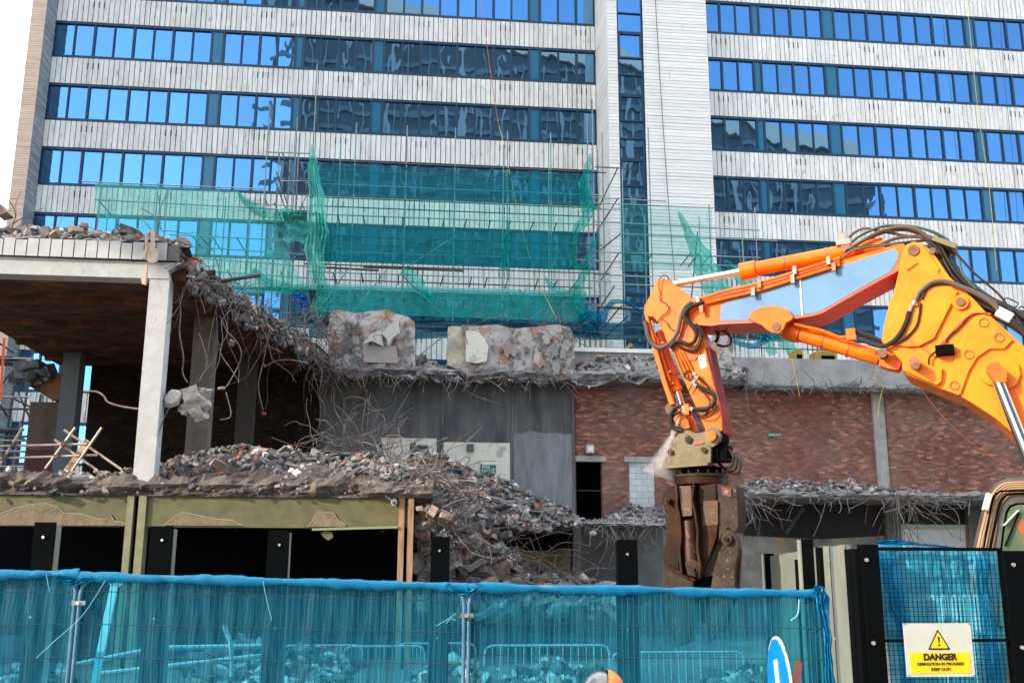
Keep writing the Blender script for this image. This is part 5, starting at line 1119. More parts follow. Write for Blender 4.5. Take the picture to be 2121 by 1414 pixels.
# --- quick coupler
cp = plate('quick_coupler', [(1390, 926), (1388, 915), (1396, 907), (1412, 893), (1424, 890), (1441, 896), (1456, 895), (1464, 887), (1477, 884), (1488, 889), (1493, 902), (1490, 914), (1480, 924), (1466, 930), (1400, 930)], -.04, .12, M_brass, bevel=.01)
plate('coupler_plate', [(1380, 938), (1385, 927), (1394, 924), (1405, 929), (1456, 925), (1465, 921), (1473, 929), (1472, 958), (1380, 964)], -.08, .10, M_brass, cp, .01)
plate('coupler_plate', [(1380, 938), (1385, 927), (1466, 922), (1473, 929), (1472, 958), (1380, 964)], .62, .10, M_rust, cp, .01)
plate('coupler_base', [(1377, 963), (1465, 957.5), (1467, 963), (1378, 970)], -.16, .95, M_brass, cp, .004)
b = MB(); b.obox(E(1440, 943, .3), ED*.45, EN*.26, Vector((0, 0, .12))); b.build('coupler_body', M_black, cp)
b = MB(); c = E(1474, 903, -.06); b.cyl(c-EN*.06, c, .085, 20); b.build('pin_cap', M_orange, cp)
b = MB(); c = E(1474, 903, .08); b.cyl(c, c+EN*.62, .15, 24); b.build('pin_tube', M_black, cp)
for x, y in ((1390, 936), (1459, 932)):
    b = MB(); c = E(x, y, -.08); b.cyl(c-EN*.05, c, .045, 16); b.build('pin_cap', M_rust_l, cp)
b = MB(); b.prism(EP([(1418, 906), (1426, 900), (1434, 908), (1430, 918), (1420, 917)], -.075), EN*.034); b.build('lock_lug', M_rust_l, cp)
b = MB(); b.prism(EP([(1437, 916), (1457, 913), (1457, 918), (1437, 921)], -.06), EN*.018); b.build('red_tag', mat('red_plate', (.5, .03, .03), rough=.5), cp)
for i, (x, y) in enumerate(((1505, 955), (1512, 962), (1520, 968))):
    pts = [E(x-12, y-22, .5), E(x+4, y-24, .2), E(x+14, y-8, .1), E(x+10, y+10, .1), E(x-6, y+12, .2), E(x-16, y+4, .4)]
    MB().tube(smooth_path(pts, 6), .022, 8).build('hose', M_hose, cp)
b = MB(); b.obox(E(1492, 940, .3), ED*.16, EN*.22, Vector((0, 0, .13))); b.build('valve_block', M_black, cp)
# --- rotator and crusher
cc_ = E(1452, 985, .32)
def ring(b, zpx, r, h, x=1452): c = E(x, zpx, .32); b.cyl((c.x, c.y, c.z-h), (c.x, c.y, c.z), r, 40)
rt = MB(); ring(rt, 968, .34, .20); r_o = rt.build('rotator', M_black, ex, True)
rt = MB(); ring(rt, 984, .46, .035); rt.build('rotator_ring', M_rust_l, r_o, True); rt = MB(); ring(rt, 988, .44, .13); rt.build('rotator_ring', M_rust, r_o, True)
b = MB()
for i in range(16):
    th = i/16*2*pi; c = cc_+Vector((cos(th)*.41, sin(th)*.41, .02)); b.cyl(c, c+Vector((0, 0, .05)), .018, 6)
b.build('bolt_circle', M_rust_l, r_o)
cr_ = plate('crusher_body', [(1396, 1004), (1484, 1001), (1523, 1005), (1528, 1040), (1529, 1090), (1522, 1104), (1508, 1092), (1496, 1106), (1486, 1128), (1474, 1150), (1462, 1176), (1450, 1200), (1440, 1203), (1422, 1192), (1410, 1184), (1404, 1120), (1400, 1060)], .05, .62, M_rust, bevel=.02)
plate('shell_plate', [(1482, 1001), (1523, 1005), (1528, 1040), (1529, 1090), (1522, 1104), (1508, 1092), (1496, 1106), (1489, 1120), (1488, 1080), (1484, 1040)], .0, .049, M_rust_l, cr_, .008)
plate('shell_plate', [(1448, 1003), (1482, 1001), (1484, 1040), (1487, 1080), (1484, 1112), (1470, 1150), (1458, 1176), (1448, 1190), (1450, 1150), (1452, 1100), (1450, 1050)], -.04, .089, M_rust, cr_, .008)
plate('orange_patch', [(1457, 1037), (1486, 1036), (1487, 1086), (1456, 1088)], -.05, .009, mat('worn_orange_patch', (.13, .05, .018), (.06, .03, .02), scale=6), cr_)
po_patch = [o for o in cr_.children if o.name.startswith('orange_patch')][0]
b = MB()
for cx in (1464, 1478):
    for k in range(4):
        b = MB()
        y = 1044+k*10
        b.bar(E(cx-3, y, -.055), E(cx-3, y+6, -.055), .008, .005); b.bar(E(cx-3, y, -.055), E(cx+3, y, -.055), .008, .005); b.bar(E(cx-3, y+6, -.055), E(cx+3, y+6, -.055), .008, .005) if k % 2 else b.bar(E(cx+3, y, -.055), E(cx+3, y+6, -.055), .008, .005)
        b.build('worn_letter', mat('worn_blue_grey_paint', (.12, .15, .17), rough=.7), po_patch)
plate('red_plate', [(1494, 1007), (1514, 1011), (1515, 1029), (1496, 1025)], -.03, .029, mat('faded_red_plate', (.09, .018, .022), rough=.6), cr_)
plate('yellow_emblem', [(1502, 1013), (1508, 1015), (1507, 1023), (1500, 1020)], -.036, .005, mat('faded_yellow', (.25, .15, .05)), cr_)
# protruding ribs and the piston between them
plate('rib', [(1396, 1003), (1402, 1003), (1404, 1030), (1403, 1045), (1409, 1070), (1412, 1110), (1409, 1140), (1413, 1190), (1408, 1188), (1405, 1142), (1407, 1110), (1403, 1072), (1398, 1046), (1399, 1030)], -.22, .26, M_rust, cr_, .004)
plate('rib', [(1434, 1002), (1438, 1002), (1435, 1035), (1441, 1060), (1447, 1100), (1446, 1134), (1452, 1170), (1450, 1196), (1446, 1194), (1446, 1170), (1441, 1136), (1442, 1100), (1436, 1060), (1431, 1035)], -.22, .26, M_rust, cr_, .004)
M_rust_b = mat('reddish_brown_steel', (.075, .030, .017), (.045, .022, .014), scale=6, rough=.4, metal=.4, col3=(.2, .14, .11), scale3=14, lo3=.6, hi3=.68)
plate('piston_cover', [(1404, 1006), (1432, 1005), (1434, 1040), (1434, 1068), (1412, 1070)], -.14, .18, M_rust_b, cr_, .01)
MB().cyl(E(1426, 1078, -.02), E(1432, 1165, -.02), .13, 24).build('piston', M_rust_b, cr_, True)
plate('pin_lug', [(1418, 1166), (1434, 1156), (1446, 1164), (1449, 1184), (1440, 1194), (1424, 1190)], -.16, .12, M_rust_l, cr_, .01)
for x, y, r, par in ((1438, 1178, .075, cr_), (1506, 1116, .085, cr_), (1383, 1037, .05, cr_)):
    b = MB(); c = E(x, y, -.16 if x == 1438 else -.13); b.cyl(c-EN*.05, c+EN*.1, r, 20); po_ = b.build('pivot_pin', M_rust_l, par, True)
    b = MB(); b.cyl(c-EN*.10, c-EN*.05, r*.5, 6); b.build('nut', M_rust, po_)
plate('jaw', [(1384, 1007), (1397, 1005), (1403, 1040), (1410, 1080), (1408, 1150), (1404, 1186), (1376, 1172), (1380, 1110), (1378, 1058), (1372, 1038), (1374, 1020)], .02, .10, M_rust, cr_, .012)
plate('jaw', [(1376, 1172), (1384, 1174), (1408, 1188), (1436, 1202), (1438, 1260), (1424, 1330), (1400, 1340), (1376, 1290), (1374, 1225)], .06, .5, M_rust_l, cr_, .015)
plate('jaw_edge', [(1376, 1170), (1382, 1169), (1410, 1184), (1440, 1199), (1438, 1204), (1408, 1191), (1378, 1176)], -.08, .16, M_rust, cr_, .005)
plate('jaw', [(1496, 1106), (1504, 1097), (1512, 1096), (1520, 1102), (1529, 1116), (1531, 1136), (1526, 1160), (1522, 1190), (1524, 1225), (1500, 1290), (1470, 1330), (1462, 1290), (1470, 1230), (1478, 1180), (1490, 1140), (1497, 1126)], -.1, .16, M_rust_l, cr_, .012)
plate('jaw', [(1508, 1098), (1522, 1104), (1530, 1112), (1534, 1140), (1532, 1170), (1528, 1225), (1500, 1310), (1480, 1300), (1500, 1200), (1508, 1150)], .25, .14, M_rust_l, cr_, .012)
b = MB(); b.prism(EP([(1442, 1204), (1500, 1180), (1500, 1290), (1450, 1290)], .15), EN*.35); b.build('jaw_core', M_black, cr_)
# --- hoses
def hose(pts, off, r, name='hose', par=None, m=None, k=6, o2=None):
    o2 = off if o2 is None else o2; n = len(pts)
    w = [E(x, y, off+(o2-off)*i/(n-1)) for i, (x, y) in enumerate(pts)]
    return MB().tube(smooth_path(w, k), r, 8).build(name, m or M_hose, par or ex, True)
def z3(*q): return [(1650+x/4.418, 440+y/4.418) for x, y in q]
def z2(*q): return [(1250+x/4.713, 440+y/4.713) for x, y in q]
def z7(*q): return [(1320+x/4.7125, 700+y/4.7125) for x, y in q]
M_hose_b = mat('brown_dusty_hose', (.10, .05, .025), (.05, .03, .02), scale=6, rough=.5)
hose(z3((465, 245), (520, 190), (600, 150), (660, 148), (760, 170), (880, 190), (1000, 215), (1200, 235)), .3, .024, m=M_hose_b)
hose(z3((505, 270), (570, 220), (680, 165), (800, 125), (950, 120), (1100, 135), (1250, 180), (1380, 262)), .25, .024, m=mat('dark_green_hose', (.02, .06, .045), rough=.5))
hose(z3((440, 365), (520, 310), (620, 250), (750, 180), (900, 140), (1020, 140), (1120, 170), (1230, 250)), .2, .032, m=M_hose_b)
hose(z3((450, 350), (560, 322), (750, 302), (1000, 276), (1200, 254), (1360, 268)), .15, .024)
hose(z3((590, 310), (660, 250), (760, 195), (880, 165), (1000, 160), (1120, 195), (1210, 260)), .35, .028, m=M_hose_b)
hose(z3((760, 298), (900, 240), (1050, 220), (1200, 222), (1330, 252)), .3, .028, m=M_hose_b)
hose(z3((430, 400), (520, 340), (640, 322), (800, 300), (950, 292)), .1, .018, m=M_hose_b)
hose(z3((380, 450), (430, 410), (520, 345), (600, 330)), .08, .016, m=M_hose_b)
for i in range(20):
    o = (i-9)*7.5; j = rnd.uniform(-14, 14)
    hose(z3((1215+o*.3, 255), (1290+o*.7, 330+j), (1350+o, 450), (1430+o*1.1, 590-o*.3), (1560+o*.8, 720-o*.7), (1750+o*.6, 850-o*.9+j), (1950+o*.5, 950-o+j), (2200+o*.5, 1120-o)), .12+.07*(i % 5), .030 if i % 3 else .022, m=M_hose)
hose(z3((1435, 340), (1520, 440), (1620, 550), (1750, 660), (1870, 770), (1960, 900), (2070, 1040)), -.05, .018)
hose(z3((1240, 170), (1330, 215), (1400, 270), (1480, 400), (1520, 560), (1640, 700)), .1, .02, m=MATS['dark_green_hose'])
mh = hose(z3((2100, 1120), (2030, 1040), (1960, 980)), -.10, .045)
hose(z3((1850, 890), (1780, 820), (1700, 770), (1600, 720), (1500, 680), (1400, 640), (1310, 628), (1240, 640), (1170, 690), (1120, 740), (1088, 810)), -.10, .038, m=mat('grey_brown_hose', (.06, .045, .035), (.10, .06, .04), scale=5, rough=.5))
hose(z3((1030, 905), (1010, 980), (975, 1060), (930, 1130), (870, 1190), (800, 1220), (720, 1212), (650, 1185), (570, 1155)), -.10, .038)
hose(z3((1430, 660), (1330, 652), (1240, 668), (1180, 710), (1145, 790)), -.09, .018)
hose(z3((1135, 830), (1125, 930), (1100, 1030), (1040, 1110), (960, 1175), (860, 1215)), -.09, .016)
hose(z3((1128, 830), (1118, 940), (1090, 1040), (1020, 1120), (900, 1190)), -.09, .012, m=M_hose_b)
for q, r in ((((1086, 810), (1065, 850)), .05), (((1050, 860), (1030, 910)), .05)):
    hose(z3(*q), -.10, .036, 'hose_fitting', m=MATS['grey_clamp'], k=1)
b = MB(); b.obox(E(1890, 630, -.08), ED*.07, EN*.03, Vector((0, 0, .035))); b.build('hose_clamp', M_amber, main)
b = MB(); b.obox(E(1957, 725, -.10), ED*.13, EN*.09, Vector((0, 0, .07))); b.build('connector_box', M_black, main)
hose(z3((1270, 1260), (1450, 1060), (1590, 935), (1700, 918), (1780, 930)), -.04, .014, 'pipe', m=M_red_or)
hose(z3((1365, 1190), (1390, 1140), (1480, 1060), (1600, 940), (1720, 925)), -.04, .012, 'pipe', m=M_hose)
hose(z3((1210, 1390), (1215, 1330), (1250, 1290), (1290, 1265)), -.08, .016)
b = MB(); b.obox(E(2080, 652, -.08), ED*.09+Vector((0, 0, -.07)), EN*.05, Vector((0, 0, .06))+ED*.04); b.build('white_connector', M_plain_w, ex)
hose(z3((1800, 800), (1840, 870)), -.08, .03, m=M_hose_b, k=1)
hose(z3((1935, 975), (2000, 1040), (2090, 1110)), -.08, .04)
# step irons beyond the boom
for q in (((1900, 800), (1925, 780), (2030, 830), (2010, 865), (1990, 860)), ((2030, 880), (2060, 858), (2130, 890))): hose(z3(*q), .6, .012, 'grab_rail', k=1)
# block on top of the upper cylinder
b = MB(); b.obox(E(1747, 503, .35), ED*.11, EN*.08, Vector((0, 0, .05))); b.obox(E(1744, 494, .35), ED*.05, EN*.06, Vector((0, 0, .07))); b.build('valve_block', MATS['grey_clamp'], ex)
b = MB(); b.obox(E(1752, 512, .35), ED*.07, EN*.06, Vector((0, 0, .09))); b.build('cylinder_bracket', M_red_or, ex)
b = MB(); b.obox(E(1957, 510, .25), ED*.16+Vector((0, 0, -.09)), EN*.25, Vector((0, 0, .035))+ED*.02); b.build('hose_clamp', mat('olive_clamp', (.16, .13, .06), rough=.7), ex)
# stick hoses
hose(z2((860, 870), (800, 920), (762, 1000), (742, 1090), (715, 1180), (650, 1270), (560, 1318), (490, 1295), (440, 1220), (420, 1130), (402, 1060)), -.06, .040, m=MATS['grey_brown_hose'], par=stick)
hose(z2((960, 880), (860, 915), (805, 965), (790, 1020), (840, 1080), (890, 1140), (905, 1200), (880, 1265), (820, 1285), (740, 1255), (680, 1280), (650, 1325)), -.06, .036, par=stick)
hose(z2((980, 870), (880, 900), (830, 960), (820, 1040), (900, 1120), (955, 1200), (940, 1290), (880, 1350), (800, 1335), (720, 1300)), -.03, .024, par=stick)
hose(z2((900, 1080), (960, 1150), (968, 1220), (930, 1300), (870, 1345)), -.02, .016, par=stick)
hose(z2((640, 665), (620, 620), (580, 615), (548, 650), (540, 720), (552, 790), (552, 855), (600, 885), (638, 930), (615, 980), (560, 1020), (530, 1080)), .0, .010, 'cable', par=stick)
hose(z2((560, 1030), (620, 1080), (650, 1130), (740, 1165)), .0, .010, 'cable', m=M_hose_b, par=stick)
hose(z2((1080, 1140), (1120, 1180), (1110, 1240), (1090, 1270)), .5, .03, par=stick)
hose(z2((1090, 1150), (1180, 1160), (1240, 1220), (1240, 1280), (1180, 1305), (1110, 1290)), .5, .022, par=stick)
hose(z7((560, 440), (620, 480), (690, 515), (745, 555), (755, 610), (720, 665), (650, 692), (560, 692), (500, 685)), -.05, .038, par=stick)
hose(z7((480, 680), (400, 668), (350, 700), (328, 760), (335, 840), (380, 895), (440, 905)), -.05, .034, par=stick)
hose(z7((500, 700), (420, 720), (350, 760), (345, 830), (400, 890)), -.02, .026, par=stick)
hose(z7((545, 340), (620, 400), (700, 490), (765, 590), (765, 680), (730, 750), (650, 775), (560, 740), (510, 720)), -.04, .014, par=stick)
hose(z7((455, 350), (500, 320), (535, 370), (520, 410), (460, 380), (455, 340)), -.02, .012, par=stick)
hose(z7((540, 450), (510, 500), (500, 520)), -.02, .012, par=stick)
hose(z7((600, 470), (670, 560), (710, 620), (690, 670)), -.02, .012, par=stick)
hose(z7((350, 100), (390, 200), (430, 300), (470, 380), (530, 410)), .0, .016, m=M_hose_b, par=stick)
for dx in (0, 40, 80): hose(z7((370+dx, 110+dx*.3), (430+dx, 240+dx*.3), (490+dx, 380)), .02, .018, 'pipe', m=M_orange, par=stick)
for q in ((545, 435), (560, 460), (575, 385), (555, 350), (525, 690), (450, 680), (455, 715)):
    (x, y), = z7(q); b = MB(); b.cyl(E(x-3, y-1, -.07), E(x+4, y+2, -.07), .038, 10); b.build('hose_fitting', MATS['grey_clamp'], stick)
(x, y), = z7((490, 700)); b = MB(); b.obox(E(x, y, -.02), ED*.04, EN*.08, Vector((0, 0, .09))); b.build('hose_bracket', M_orange, stick)
# --- boom lift cylinder at the right
MB().cyl(E(2066, 786, -.2), E(2146, 985, -.2), .085, 24).build('cylinder_rod', M_chrome, ex, True)
MB().cyl(E(2140, 970, -.2), E(2230, 1200, -.2), .14, 24).build('cylinder_barrel', M_orange, ex, True)
b = MB(); b.prism(EP([(2044, 770), (2050, 752), (2066, 750), (2086, 768), (2084, 790), (2062, 792)], -.3), EN*.2); b.build('rod_eye', M_orange, ex)
# --- cab
CY = 12.3
def C(px, py, d=0): return P(px, py, CY+d)
M_tan_lv = mat('tan_cab_panel', (.40, .23, .11), (.30, .17, .085), scale=3, rough=.4); M_dk = mat('dark_gap', (.04, .03, .025))
M_silver = mat('dusty_silver_frame', (.20, .195, .165), (.12, .115, .095), scale=3, rough=.4, metal=.3)
cab = thing('cab_group', '', '') if False else None
outer = [(2012, 1150), (2026, 1087), (2038, 1039), (2048, 1017), (2062, 1001), (2080, 992), (2100, 989), (2240, 985), (2260, 1010), (2270, 1160), (2270, 1420), (1990, 1420), (2002, 1200)]
b = MB(); b.prism([C(x, y, .10) for x, y in outer], (.95, 1.25, 0)); cab = b.build('cab', M_silver, ex)
lv = [(2020, 1150), (2034, 1088), (2046, 1042), (2054, 1024), (2068, 1006), (2084, 999), (2121, 996), (2200, 996), (2200, 1420), (2004, 1420)]
b = MB(); b.prism([C(x, y, .06) for x, y in lv], (0, .035, 0)); b.build('louvre_backing', M_dk, cab)
for k in range(9):
    o = k*5.2
    pts = [(2006+o, 1300), (2014+o, 1200), (2022+o, 1150), (2036+o*.95, 1088), (2048+o*.9, 1042+o*.35), (2056+o*.85, 1024+o*.6), (2072+o*.7, 1006+o*.75), (2100, 999+o*.85), (2200, 998+o*.85)]
    MB().tube(smooth_path([C(x, y, .03) for x, y in pts], 3), .017, 6).build('louvre', M_tan_lv, cab, True)
for pts, r in (([(2020, 1300), (2030, 1180), (2040, 1120), (2048, 1075), (2058, 1030), (2068, 1020), (2085, 1016), (2200, 1014)], .013), ([(2040, 1300), (2050, 1150), (2060, 1090), (2070, 1045), (2080, 1030), (2100, 1022), (2200, 1021)], .016)):
    MB().tube(smooth_path([C(x, y, -.02) for x, y in pts], 4), r, 8).build('black_rail', M_black, cab, True)
fr_o = [(2048, 1420), (2058, 1200), (2062, 1140), (2068, 1080), (2076, 1048), (2086, 1034), (2104, 1026), (2190, 1024), (2200, 1420)]
b = MB(); b.prism([C(x, y, .0) for x, y in fr_o], (0, .05, 0)); dr = b.build('door_frame', M_silver, cab)
gl_o = [(2066, 1300), (2070, 1160), (2077, 1100), (2084, 1058), (2092, 1046), (2106, 1041), (2180, 1040), (2186, 1300)]
b = MB(); b.prism([C(x, y, -.012) for x, y in gl_o], (0, .011, 0)); b.build('door_seal', M_black, dr)
gi = [(2070, 1296), (2074, 1160), (2081, 1102), (2088, 1062), (2095, 1050), (2108, 1045), (2176, 1044), (2182, 1296)]
M_cabglass = mat('cab_glass_painted_reflections', (.05, .10, .07), (.16, .20, .10), scale=1.6, rough=.06, spec=1.0, col3=(.42, .14, .04), scale3=2.2, lo3=.55, hi3=.62)  # coloured blotches stand in for reflections in the glass
b = MB(); b.prism([C(x, y, -.018) for x, y in gi], (0, .005, 0)); b.build('window', M_cabglass, dr)
MB().bar(C(2082, 1130, -.03), C(2110, 1062, -.03), .03, .01).build('wiper', M_black, dr)
MB().bar(C(2078, 1088, -.025), C(2108, 1056, -.025), .07, .006).build('painted_reflection', mat('pale_green_strip', (.40, .48, .36), rough=.3), dr)  # pale bar laid on the glass as a painted reflection
b = MB(); b.bar(C(2049, 1022, -.05), C(2040, 1056, -.05), .07, .05); b.build('mirror', mat('pale_mirror', (.6, .5, .45)), cab)
# upper structure and tracks (mostly outside the frame)
b = MB(); b.prism([Vector((x, CY-.1, z)) for x, z in ((9.2, 1.1), (13.8, 1.1), (13.8, 2.6), (11.6, 2.8), (10.4, 1.9), (9.2, 1.9))], (0, 3.0, 0)); b.build('upper_structure', M_amber, ex)
for y in (CY+.1, CY+2.3):
    n = 20; L = []
    for i in range(n):
        t = i/n*2*pi; L.append(Vector((11.4+cos(t)*2.6*(1 if abs(cos(t)) < .8 else 1), y, .55+sin(t)*.52)))
    MB().prism(L, (0, .6, 0)).build('track', M_rust, ex)
# jet of dust-suppression water from the stick tip
ws = MB(); rg = random.Random(77)
for i in range(1500):
    t = rg.random()**.7; s = .006+.17*t
    px = 1408+(1366-1408)*t; py = 862+(966-862)*t
    c = E(px, py, .0-.1*t)+Vector((rg.gauss(0, s*.42), rg.gauss(0, s*.5), rg.gauss(0, s*.35)-.05*t*rg.random()))
    dd = (E(1366, 966)-E(1408, 862)).normalized(); l = rg.uniform(.012, .04); r = rg.uniform(.0010, .0026)
    u = dd.orthogonal().normalized()*r; w = dd.cross(u).normalized()*r
    ws._add([c-dd*l, c+u, c+w, c-u-w, c+dd*l], [(0, 1, 2), (0, 2, 3), (0, 3, 1), (4, 2, 1), (4, 3, 2), (4, 1, 3)])
M_spray = net_mat('water_droplets', (.95, .90, .86), .4, (1, 1, 1), crease=.1)
tag(ws.build('water_spray', M_spray), 'fine jet of water sprayed down from the end of the orange stick', 'spray', None, 'stuff')
def vol_mat(name, col, dens, ns=2.5, lo=.4, hi=.7):
    m = bpy.data.materials.new(name); m.use_nodes = True; t = m.node_tree; t.nodes.clear(); o = N(t, 'ShaderNodeOutputMaterial'); v = N(t, 'ShaderNodeVolumePrincipled')
    v.inputs['Color'].default_value = c4(col); v.inputs['Density'].default_value = dens; t.links.new(v.outputs[0], o.inputs['Volume']); return m
b = MB(); b.tube([E(1408, 862, 0), E(1394, 900, -.02), E(1380, 932, -.04), E(1362, 985, -.08)], 1.0, 14, True, [.010, .05, .12, .27])
tag(b.build('water_mist', vol_mat('mist_volume', (1, .96, .93), 1.0)), 'soft mist around the water jet', 'mist', None, 'stuff')
# ================================================================== FOREGROUND
# --- hoarding posts behind the blue fence
HB = [((72, 117), 1081, (90, 1112), (63, 1277), 'black hoarding post at the far left, left of the white leaning pole'), ((312, 360), 1089, (336, 1118), (319, 1280), 'black hoarding post under the olive beam, right of the twin olive posts'),
      ((556, 600), 1097, (579, 1128), (570, 1300), 'black hoarding post in the middle of the dark opening, left of the loose paint flake'), ((893, 932), 1111, (910, 1140), (905, 1320), 'black hoarding post in front of the wire tangle right of the brown twin posts'),
      ((1279, 1320), 1117, (1299, 1147), (1300, 1303), 'black hoarding post standing alone left of the crusher')]
M_bolt = mat('shiny_bolt', (.8, .8, .78), rough=.25, metal=.8); M_greyol = mat('grey_green_sheet', (.20, .215, .18), (.16, .17, .145), scale=1.5, rough=.45, spec=.4, col3=(.30, .22, .16), scale3=2.5, lo3=.62, hi3=.75)
for (a, c_), yt, b1_, b2_, l in HB:
    Y = 12.0; x0, x1 = P(a, yt, Y).x, P(c_, yt, Y).x; zt = P((a+c_)/2, yt, Y).z
    t = thing('hoarding_post', l, 'post', ((x0+x1)/2, Y, 0), 'black hoarding posts behind the fence')
    o = MB().box(x0, x1, Y, Y+.012, 0, zt).build('face_plate', M_black, t)
    MB().box(x0+.01, x0+.03, Y+.013, Y+.18, 0, zt-.01).build('web', M_black, t); MB().box(x1-.012, x1+.004, Y+.013, Y+.18, 0, zt-.03).build('return_flange', M_greyol, t)
    for bp in (b1_, b2_):
        c = P(bp[0], bp[1], Y); b = MB(); b.cyl(c, c+Vector((0, -.02, 0)), .016, 8); b.build('bolt', M_bolt, t)
# --- blue netted site fence
def fence_panel(x0, x1, zt0, zt1, Y, label, seed, zb=.2):
    t = thing('site_fence', label, 'fence', ((x0+x1)/2, Y, 0), 'temporary mesh fence panels')
    R = .16; zt = lambda x: zt0+(zt1-zt0)*(x-x0)/(x1-x0)
    pts = [(x0, zb-.15)]+[(x0, zt0-R)]+[(x0+R*(1-cos(a)), zt0-R+R*sin(a)) for a in (pi/8, pi/4, 3*pi/8)]+[(x0+R, zt(x0+R))]
    pts += [(x1-R, zt(x1-R))]+[(x1-R+R*sin(a), zt1-R+R*cos(a)) for a in (pi/8, pi/4, 3*pi/8)]+[(x1, zt1-R), (x1, zb-.15)]
    MB().tube([(x, Y, z) for x, z in pts], .019, 10).build('frame', mat('net_wrapped_tube', (.02, .11, .18), (.05, .16, .24), scale=6, rough=.5), t, True)
    b = MB(); rg = random.Random(seed); n = int((x1-x0)/.05)
    for i in range(1, n):
        x = x0+i*(x1-x0)/n; o = rg.uniform(-.002, .002)
        b.tube([(x+o+.006*fbm(x*2, z*1.5, seed), Y-.006, z) for z in np.linspace(zb, zt(x)-.02, 9)], .0030, 4, False)
    k = 0; z = zb+.1
    while z < zt0-.05:
        b.tube([(x0+(x1-x0)*i/12, Y-.010, z+.012*fbm(i*.7, z, seed)+(zt1-zt0)*i/12) for i in range(13)], .0034, 4, False); z += .265
    b.build('wire_mesh', mat('dark_wire', (.005, .03, .045), rough=.6), t)
    for x in (x0, x1):
        MB().box(x-.12, x+.12, Y-.3, Y+.3, 0, .14).build('foot_block', M_conc, t)
    return t, zt
def fence_net(x0, x1, zt, Y, label, seed, zb=.25):
    b = MB()
    def fn(u, v):
        x = x0+(x1-x0)*u; z = zt(x)-.02+(zb-zt(x))*v
        return (x, Y+.032-.012*fbm(x*6, z*.6, seed)-.02*fbm(x*1.4, z*1.2, seed+3)-.006*sin(x*38+fbm(x, z, seed)*3), z+.01*fbm(x*2, v, seed))
    b.grid(fn, 150, 20); b.m = 1
    # the net is rolled over the top rail: a flattened, bulging sleeve with tie points
    def sl(u, v):
        x = x0-.01+(x1-x0+.02)*u; e = fbm(x*1.6, seed, 2)*.02; pin = min(abs(((u*3+.35) % 1)-.5)*2, 1); s = .55+.55*(1-pin**3)+.35*fbm(x*3, seed, 5)
        a = v*2*pi; r1 = .032*s; r2 = .041*s
        return (x, Y-.012+cos(a)*r1, zt(x)-.012+e*.6+sin(a)*r2+.008*fbm(x*10, v*2, seed))
    b.grid(sl, 170, 10)
    o = b.build('debris_net', [M_net_f, M_net_fold], smooth=True); return tag(o, label, 'netting')
FYN = 9.0
pxX = lambda px, py=1215, Y=FYN: P(px, py, Y).x
pa = fence_panel(pxX(-320), pxX(158), 2.31, 2.30, FYN, 'fence panel at the left edge, cut off by the frame', 1)
pb = fence_panel(pxX(168), pxX(962), 2.285, 2.20, FYN, 'fence panel in the middle left, in front of the white leaning pole', 2)
pc = fence_panel(pxX(972), pxX(1704), 2.20, 2.14, FYN, 'fence panel in the middle right, in front of the crusher', 3)
fence_net(pxX(-320), pxX(160), pa[1], FYN, 'blue net over the cut-off fence panel at the left edge', 1)
fence_net(pxX(165), pxX(965), pb[1], FYN, 'blue net over the middle left fence panel', 2)
fence_net(pxX(968), pxX(1704), pc[1], FYN, 'blue net over the middle right fence panel', 3)
def fswath(name, pts, widths, Y, m, label, seed, folds=3, depth=.03, k=5, nu=18):
    return swath(name, pts, widths, Y, m, label, seed, folds, depth, nu, 'netting', k)
fswath('net_gather', [(1690, 1222), (1704, 1240), (1712, 1300), (1716, 1360), (1722, 1430), (1730, 1520)], [18, 26, 16, 16, 20, 22], 8.96, M_net_fold, 'twisted bundle of blue net hanging down the right end of the fence', 4)
fswath('net_gather', [(1686, 1215), (1696, 1222), (1706, 1250)], [10, 24, 20], 8.94, M_net_fold, 'loose blue net cap standing up over the right end of the fence', 5)
fswath('net_gather', [(120, 1190), (145, 1205), (168, 1203), (200, 1194)], [8, 14, 14, 8], 8.97, M_net_fold, 'blue net bridging the gap between the two left fence panels', 6)
fswath('net_gather', [(925, 1208), (950, 1222), (968, 1222), (1000, 1212)], [10, 18, 20, 8], 8.97, M_net_fold, 'blue net bunched over the joint between the middle fence panels', 7)
for x, z, l in ((163, 1248, 'steel coupler joining the two left fence panels'), (967, 1274, 'steel coupler joining the middle and right fence panels')):
    t = thing('fence_coupler', l, 'clamp', tuple(P(x, z, 8.93))); p = P(x, z, 8.95)
    MB().obox(p, (.055, 0, 0), (0, .012, 0), (0, 0, .018)).build('strap', M_steel, t); b = MB(); b.cyl(p+Vector((0, -.012, 0)), p+Vector((0, -.03, 0)), .012, 8); b.build('bolt', M_bolt, t)
def tie(pts, label, m=None, r=.0024): return tag(MB().tube(smooth_path([P(x, y, 8.9) for x, y in pts], 4), r, 5).build('cable_tie', m or mat('pale_blue_tie', (.14, .40, .52), rough=.5)), label, 'cable tie')
tie([(1655, 1240), (1654, 1262), (1650, 1275), (1638, 1284)], 'white cord dangling from the fence top near its right end', r=.006)
tie([(904, 1295), (925, 1283), (944, 1270)], 'pale tie strap sticking out at the middle fence joint')
tie([(924, 1290), (934, 1281), (944, 1284)], 'second shorter tie strap below the first at the middle fence joint')
tie([(1099, 1202), (1098, 1230), (1090, 1260)], 'fine tie hanging from the fence top right of the joint') if False else None
tie([(96, 1188), (100, 1212), (104, 1226)], 'thin blue tie on the left fence panel'); tie([(545, 1203), (552, 1240), (563, 1285)], 'long thin tie hanging in the middle left fence panel')
tie([(75, 1362), (115, 1325), (170, 1275), (218, 1202)], 'taut diagonal cord running down left from the fence top')
